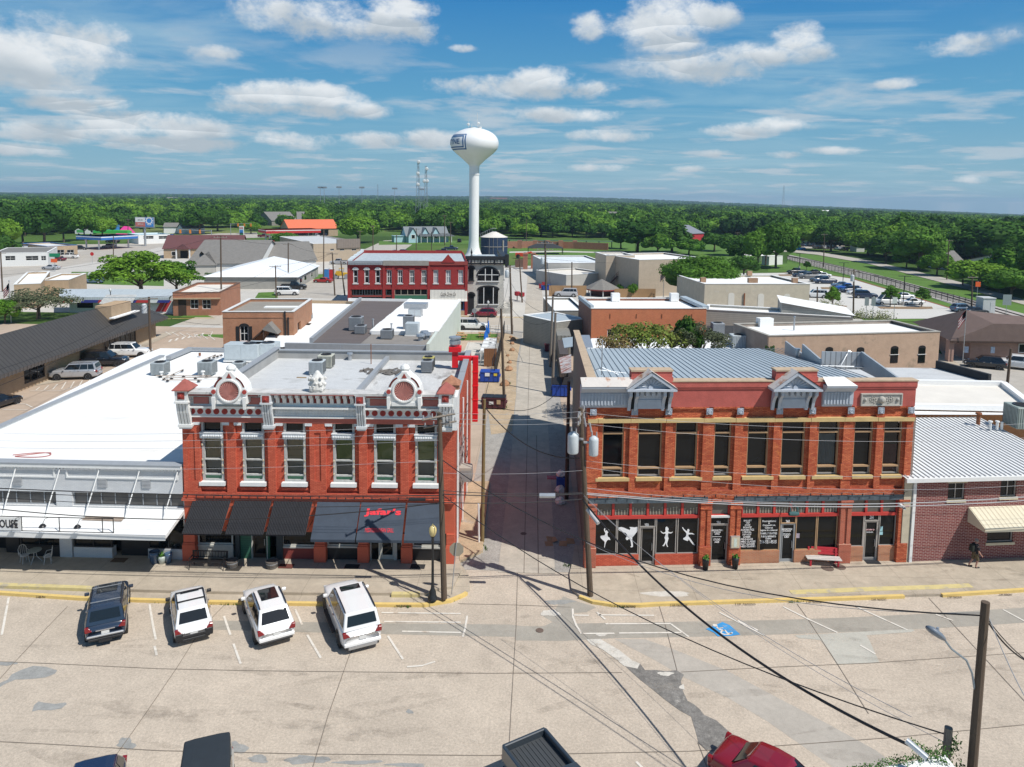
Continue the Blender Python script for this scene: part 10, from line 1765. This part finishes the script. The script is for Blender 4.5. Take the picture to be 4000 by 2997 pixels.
def dumpster(label,p,rz,w_,d,h,m_,lid=True,open_=False,slope=0,group='dumpsters in alley'):
 t=thn('dumpster',label,'dumpster',p,rz,group);fr=h;bk=h+slope;b_=PX([(-d/2,.12),(d/2,.12),(d/2,bk-.02),(-d/2,fr)],-w_/2,w_/2);b_.b('bin',m_,t,bev=.03);r_=MB()
 for x in[-w_/2+.1+k*(w_-.2)/4 for k in rg(5)]:r_.box(x-.04,x+.04,-d/2-.05,-d/2,.15,h-.12)
 r_.box(-w_/2-.05,w_/2+.05,-d/2-.07,-d/2,h-.14,h-.02).box(-w_/2-.14,-w_/2,-d*.3,d*.3,h*.5,h*.62).box(w_/2,w_/2+.14,-d*.3,d*.3,h*.5,h*.62);r_.b('rib',m_,t)
 for x in(-w_/2+.15,w_/2-.15):CY((x,-d/2+.2,.06),(x+.08,-d/2+.2,.06),.08,n=8).b('caster',BK,t)
 if lid and not open_:
  for s_ in PM:PX([(-d/2-.04,fr+.01),(d/2,bk-0),(d/2,bk+.05),(-d/2-.04,fr+.06)],s_*.02,s_*w_/2).b('lid',BK,t)
 if open_:B(-w_/2+.08,w_/2-.08,-d/2+.08,d/2-.08,h-.1,h-.02).b('dark_inside',DK,t)
 return t
dbl=mat('dumpster blue',(.018,.06,.32),.5,.1,2,stain=((.12,.09,.08),.74,3));dmr=mat('dumpster maroon',(.085,.022,.03),.55,.15,2,stain=((.2,.17,.15),.72,3))
t=dumpster('open blue dumpster with white notice beside timber gate',g(1912,1496)+V((0,.8,0)),0,2.3,1.5,1.35,dbl,open_=True);B(-.55,-0,-.83,-.805,.8,1.2).b('notice',WH,t);B(.5,.9,-.83,-.805,.85,1.15).b('notice',mat('yellow notice',(.65,.5,.05),.6,0),t)
t=dumpster('maroon dumpster with black slatted lid beside dark pole',g(1928,1602)+V((0,.8,0)),rad(-3),2.5,1.3,1.25,dmr);B(-.45,0,-.73,-.705,.55,.85).b('notice',WH,t);B(.35,.75,-.73,-.705,.6,1.05).b('notice',mat('tan notice',(.5,.35,.2),.6,0),t)
dumpster('tilted blue dumpster against right wall of alley',g(2192,1552)+V((0,.7,0)),rad(-2),2.,1.5,1.4,dbl,slope=.5);dumpster('blue dumpster far up alley on right',g(2131,1106)+V((0,1,0)),0,3.2,1.8,1.8,dbl,group='bins far up alley');dumpster('small blue dumpster in front of far blue one',g(2136,1135)+V((0,.6,0)),0,1.9,1.2,1.1,dbl,group='bins far up alley')
def bin_(label,p,rz,m_,group):t=thn('wheelie_bin',label,'bin',p,rz,group);AD([(-.26,-.28,.08),(.26,-.28,.08),(.26,.28,.08),(-.26,.28,.08),(-.33,-.38,1.05),(.33,-.38,1.05),(.33,.36,1.05),(-.33,.36,1.05)],[(0,3,2,1),(4,5,6,7),(0,1,5,4),(1,2,6,5),(2,3,7,6),(3,0,4,7)]).b('bin',m_,t);B(-.36,.36,-.42,.4,1.06,1.13).b('lid',m_,t,bev=.02);[CY((x,.3,.12),(x+.06,.3,.12),.12,n=10).b('wheel',BK,t)for x in(-.34,.28)]
bm1=mat('maroon bin plastic',(.1,.012,.025),.45,.05,2);bm2=mat('bright red bin plastic',(.35,.02,.03),.45,.05,2)
for k,(px,py)in en(((2136,1374),(2134,1358),(2134,1344),(2156,1412),(2157,1398),(2106,1085))):bin_(['nearest maroon bin of row on right of alley','second maroon bin of row','farthest maroon bin of row','maroon bin squeezed behind grey pole','second maroon bin behind grey pole','lone maroon bin beside far blue dumpster'][k],g(px,py),.1*k,bm1,'maroon wheelie bins in alley')
for k,(px,py,m_)in en(((2110,1128,bm2),(2122,1120,bm2),(2120,1133,dbl),(2143,1130,dbl))):bin_(['left red bin far up alley','second red bin far up alley','left blue bin far up alley','right blue bin far up alley'][k],g(px,py),.2*k,m_,'red and blue bins far up alley')
t=thn('wheelie_bin','overflowing bin with its red lid flung open in shaded alley','bin',g(2190,1912));B(-.33,.33,-.35,.35,.05,1.).b('bin',dbl,t,bev=.03);B(-1.05,-.36,-.3,.35,.88,.94).b('lid',bm2,t,bev=.02)
def bag(label,p,s_,m_=WH):
 me=MB().sph((0,0,0),s_,10,7,.8);rr=RR(int(p.x*100));me.v=[(x*(1+rr.u(-.25,.25)),y*(1+rr.u(-.25,.25)),max(-s_*.5,z*(1+rr.u(-.3,.3))))for x,y,z in me.v];o=me.b('rubbish_bag',m_);o.location=p+V((0,0,s_*.5));tag(o,label,'rubbish bag','white rubbish bags in alley')
bag('white bag spilling out on top of open bin',g(2190,1910)+V((0,0,1.)),.35);bag('white bag on ground before open bin',g(2188,1922),.38);bag('torn white bag lying farther forward on gravel',g(2188,1968),.36);bag('small white bag right of open bin',g(2206,1915),.25)
m_=MB();rr=RR(3)
for k in rg(5):x,y,a=rr.u(-.8,.7),rr.u(-.4,.4),rr.u(0,3);c_,s_=cos(a)*.35,sin(a)*.35;m_.add([(x-c_,y-s_,.03),(x+s_,y-c_,.05+.2*rr.random()),(x+c_,y+s_,.25*rr.random()+.05),(x-s_,y+c_,.03)],Q8)
o=m_.b('cardboard_scraps',mat('brown cardboard',(.38,.22,.12),.9,.15,3));o.location=g(2186,2118);tag(o,'crumpled brown cardboard on shaded gravel','cardboard')
for k,(px,py,s_)in en(((2005,1330,.8),(2001,1345,.6),(2000,1371,.7),(1984,1392,.45),(1991,1419,.6),(1988,1447,.9),(1972,1506,1.),(1996,1320,.5))):
 me=MB().sph((0,0,0),s_*.55,8,6,.8);rr=RR(k);me.v=[(x*(1+rr.u(-.2,.2)),y*(1+rr.u(-.2,.2)),z*(1+rr.u(-.2,.2)))for x,y,z in me.v];o=me.b('boulder',mat('rusty sandstone boulder',(.36,.2,.11),.9,.3,2));o.location=g(px,py)+V((0,0,s_*.2));tag(o,['large pale boulder at head of sandy strip','second boulder near head of strip','rounded boulder in middle of strip','smallest pointed boulder on strip','flat reddish boulder on strip','blocky tall reddish boulder on strip','long low boulder nearest maroon dumpster','small boulder hidden behind large pale one'][k],'boulder','sandstone boulders along sandy strip')
xg0,xg1=g(1900,1400).x,g(1955,1400).x;yg0,yg1=g(1930,1430).y,g(1930,1335).y
sheet('patio_slab',lightc_m,.04,[rect(xg0-3.5,xg1-.4,yg0+.3,yg1-1)],px=False);fc=MB()
for k in rg(46):y=yg0-8+(yg1-yg0+14)*k/45;fc.box(xg1-.2,xg1-.12,y-.15,y+.12,0,2.2)
tag(fc.b('garden_fence',BK),'black slatted fence between beer garden and sandy strip','fence')
for k in rg(4):
 y=yg0+1.2+k*2.3;t=thn('slatted_screen',['nearest','second','third','farthest'][k]+' white screen panel with black cut out pattern','screen',(xg1-1.6,y,0),0,'white patterned screens in beer garden');B(-.9,.9,-.9,.9,1.9,1.98).b('panel',WH,t);s_=MB()
 for q in rg(26):a,b=R_.u(-.2,.8),R_.u(-.75,.75);s_.box(a,a+.28,b,b+.06,1.981,1.99)
 s_.b('cut_out',BK,t)
 for a,b in((-.85,-.85),(.85,.85),(-.85,.85),(.85,-.85)):CY((a,b,0),(a,b,1.9),.04,n=5).b('post',WH,t)
pt_m=mat('tan picnic timber',(.4,.24,.12),.8,.15,3)
for k,(px,py)in en(((1905,1372),(1912,1350),(1900,1395),(1922,1340),(1788,1317),(1800,1326),(1893,1318))):
 t=thn('picnic_table',['white patio table nearest fan','brown patio table under blue umbrellas','white patio table by timber gate','brown table at lawn edge','tan picnic table on small lawn','second tan picnic table on small lawn','tan table at right of small lawn'][k],'table',g(px,py),0,'picnic tables in beer garden');tm_=WH if k in(0,2)else pt_m;B(-1.,1.,-.4,.4,.72,.77).b('tabletop',tm_,t);[B(-1.,1.,s_*.6,s_*.85,.42,.46).b('seat',tm_,t)for s_ in PM];[PX([(-.8,0),(-.65,0),(0,.7),(.65,0),(.8,0),(.15,.72),(-.15,.72)],x-.04,x+.04).b('leg',tm_,t)for x in(-.7,.7)]
ub=mat('blue umbrella canvas',(.01,.13,.5),.7,.1,3)
for k,(px,py)in en(((1907,1300),(1900,1320),(1896,1345),(1893,1352))):p=g(px,py+28);t=thn('garden_umbrella',['farthest','second farthest','second nearest','nearest'][k]+' closed blue umbrella of beer garden','umbrella',p,0,'closed blue umbrellas');CY((0,0,0),(0,0,3.1),.035,n=5).b('pole',WH,t);LA([(.2,1.),(.24,1.3),(.14,1.9),(.13,2.4),(.05,3.),(.01,3.1)],n=8).b('canopy',ub,t)
rl=MB();a,b=g(1915,1303),g(2004,1300)
for k in rg(5):p=a.lerp(b,k/4);rl.cyl(p,p+V((0,0,1.3)),.04,n=5)
for z in(.35,.65,.95,1.25):rl.tube([a+V((0,0,z)),b+V((0,0,z))],.025,4)
tag(rl.b('pipe_railing',GV),'grey pipe railing along rear street kerb','railing')
for k,(px,py)in en(((2020,1152),(2038,1156))):t=thn('raised_planter',['left','right'][k]+' red raised planter at alley corner past rear street','planter',g(px,py+22),0,'red raised planters');LA([(.35,1.),(.6,1.2),(.6,1.9),(.01,1.85)],n=10).b('tub',bm2,t);CY((0,0,0),(0,0,1.),.1,n=6).b('stand',BK,t)
wm=MB()
for(x0,y0,x1,y1,n)in((3540,2322,3676,2318,260),(2285,2342,2420,2372,170),(2420,2372,2500,2368,60),(570,2350,700,2356,50),(820,2360,1000,2362,70),(1770,2345,1800,2335,40),(1600,2352,1640,2352,60),(1540,2368,1600,2372,50),(3080,2352,3140,2350,50),(2200,2210,2240,2212,60),(1888,2130,1900,2150,30),(1965,1600,1985,1590,60),(1975,1490,1995,1500,60)):
 for k in rg(n):f=R_.random();p=g(x0+(x1-x0)*f+R_.gauss(0,3),y0+(y1-y0)*f+R_.gauss(0,2.5),.03);a=R_.u(0,6.28);s_=R_.u(.03,.09);wm.add([(p.x-s_*cos(a)*.4,p.y-s_*sin(a)*.4,.02),(p.x+s_*cos(a)*.4,p.y+s_*sin(a)*.4,.02),(p.x+R_.gauss(0,.05),p.y+R_.gauss(0,.05),.04+s_*1.6)],[(0,1,2),(2,1,0)])
tag(wm.b('weeds',mat('kerb weeds',(.08,.19,.02),.8,.3,5)),'green weeds along kerbs and cracks','weeds',kind='stuff')
sm_=MB()
for(x0,x1,y)in((3330,3400,1243),(3400,3490,1246),(3200,3290,1198)):
 for k in rg(14):f=R_.random();p=g(x0+(x1-x0)*f,y+R_.u(-3,3));leaves(sm_,tuple(p),.5,40,.14,.7)
tag(sm_.b('bed_planting',mat('straw green grasses',(.22,.24,.09),.8,.35,1)),'ornamental grasses in parking lot beds','planting',kind='stuff')
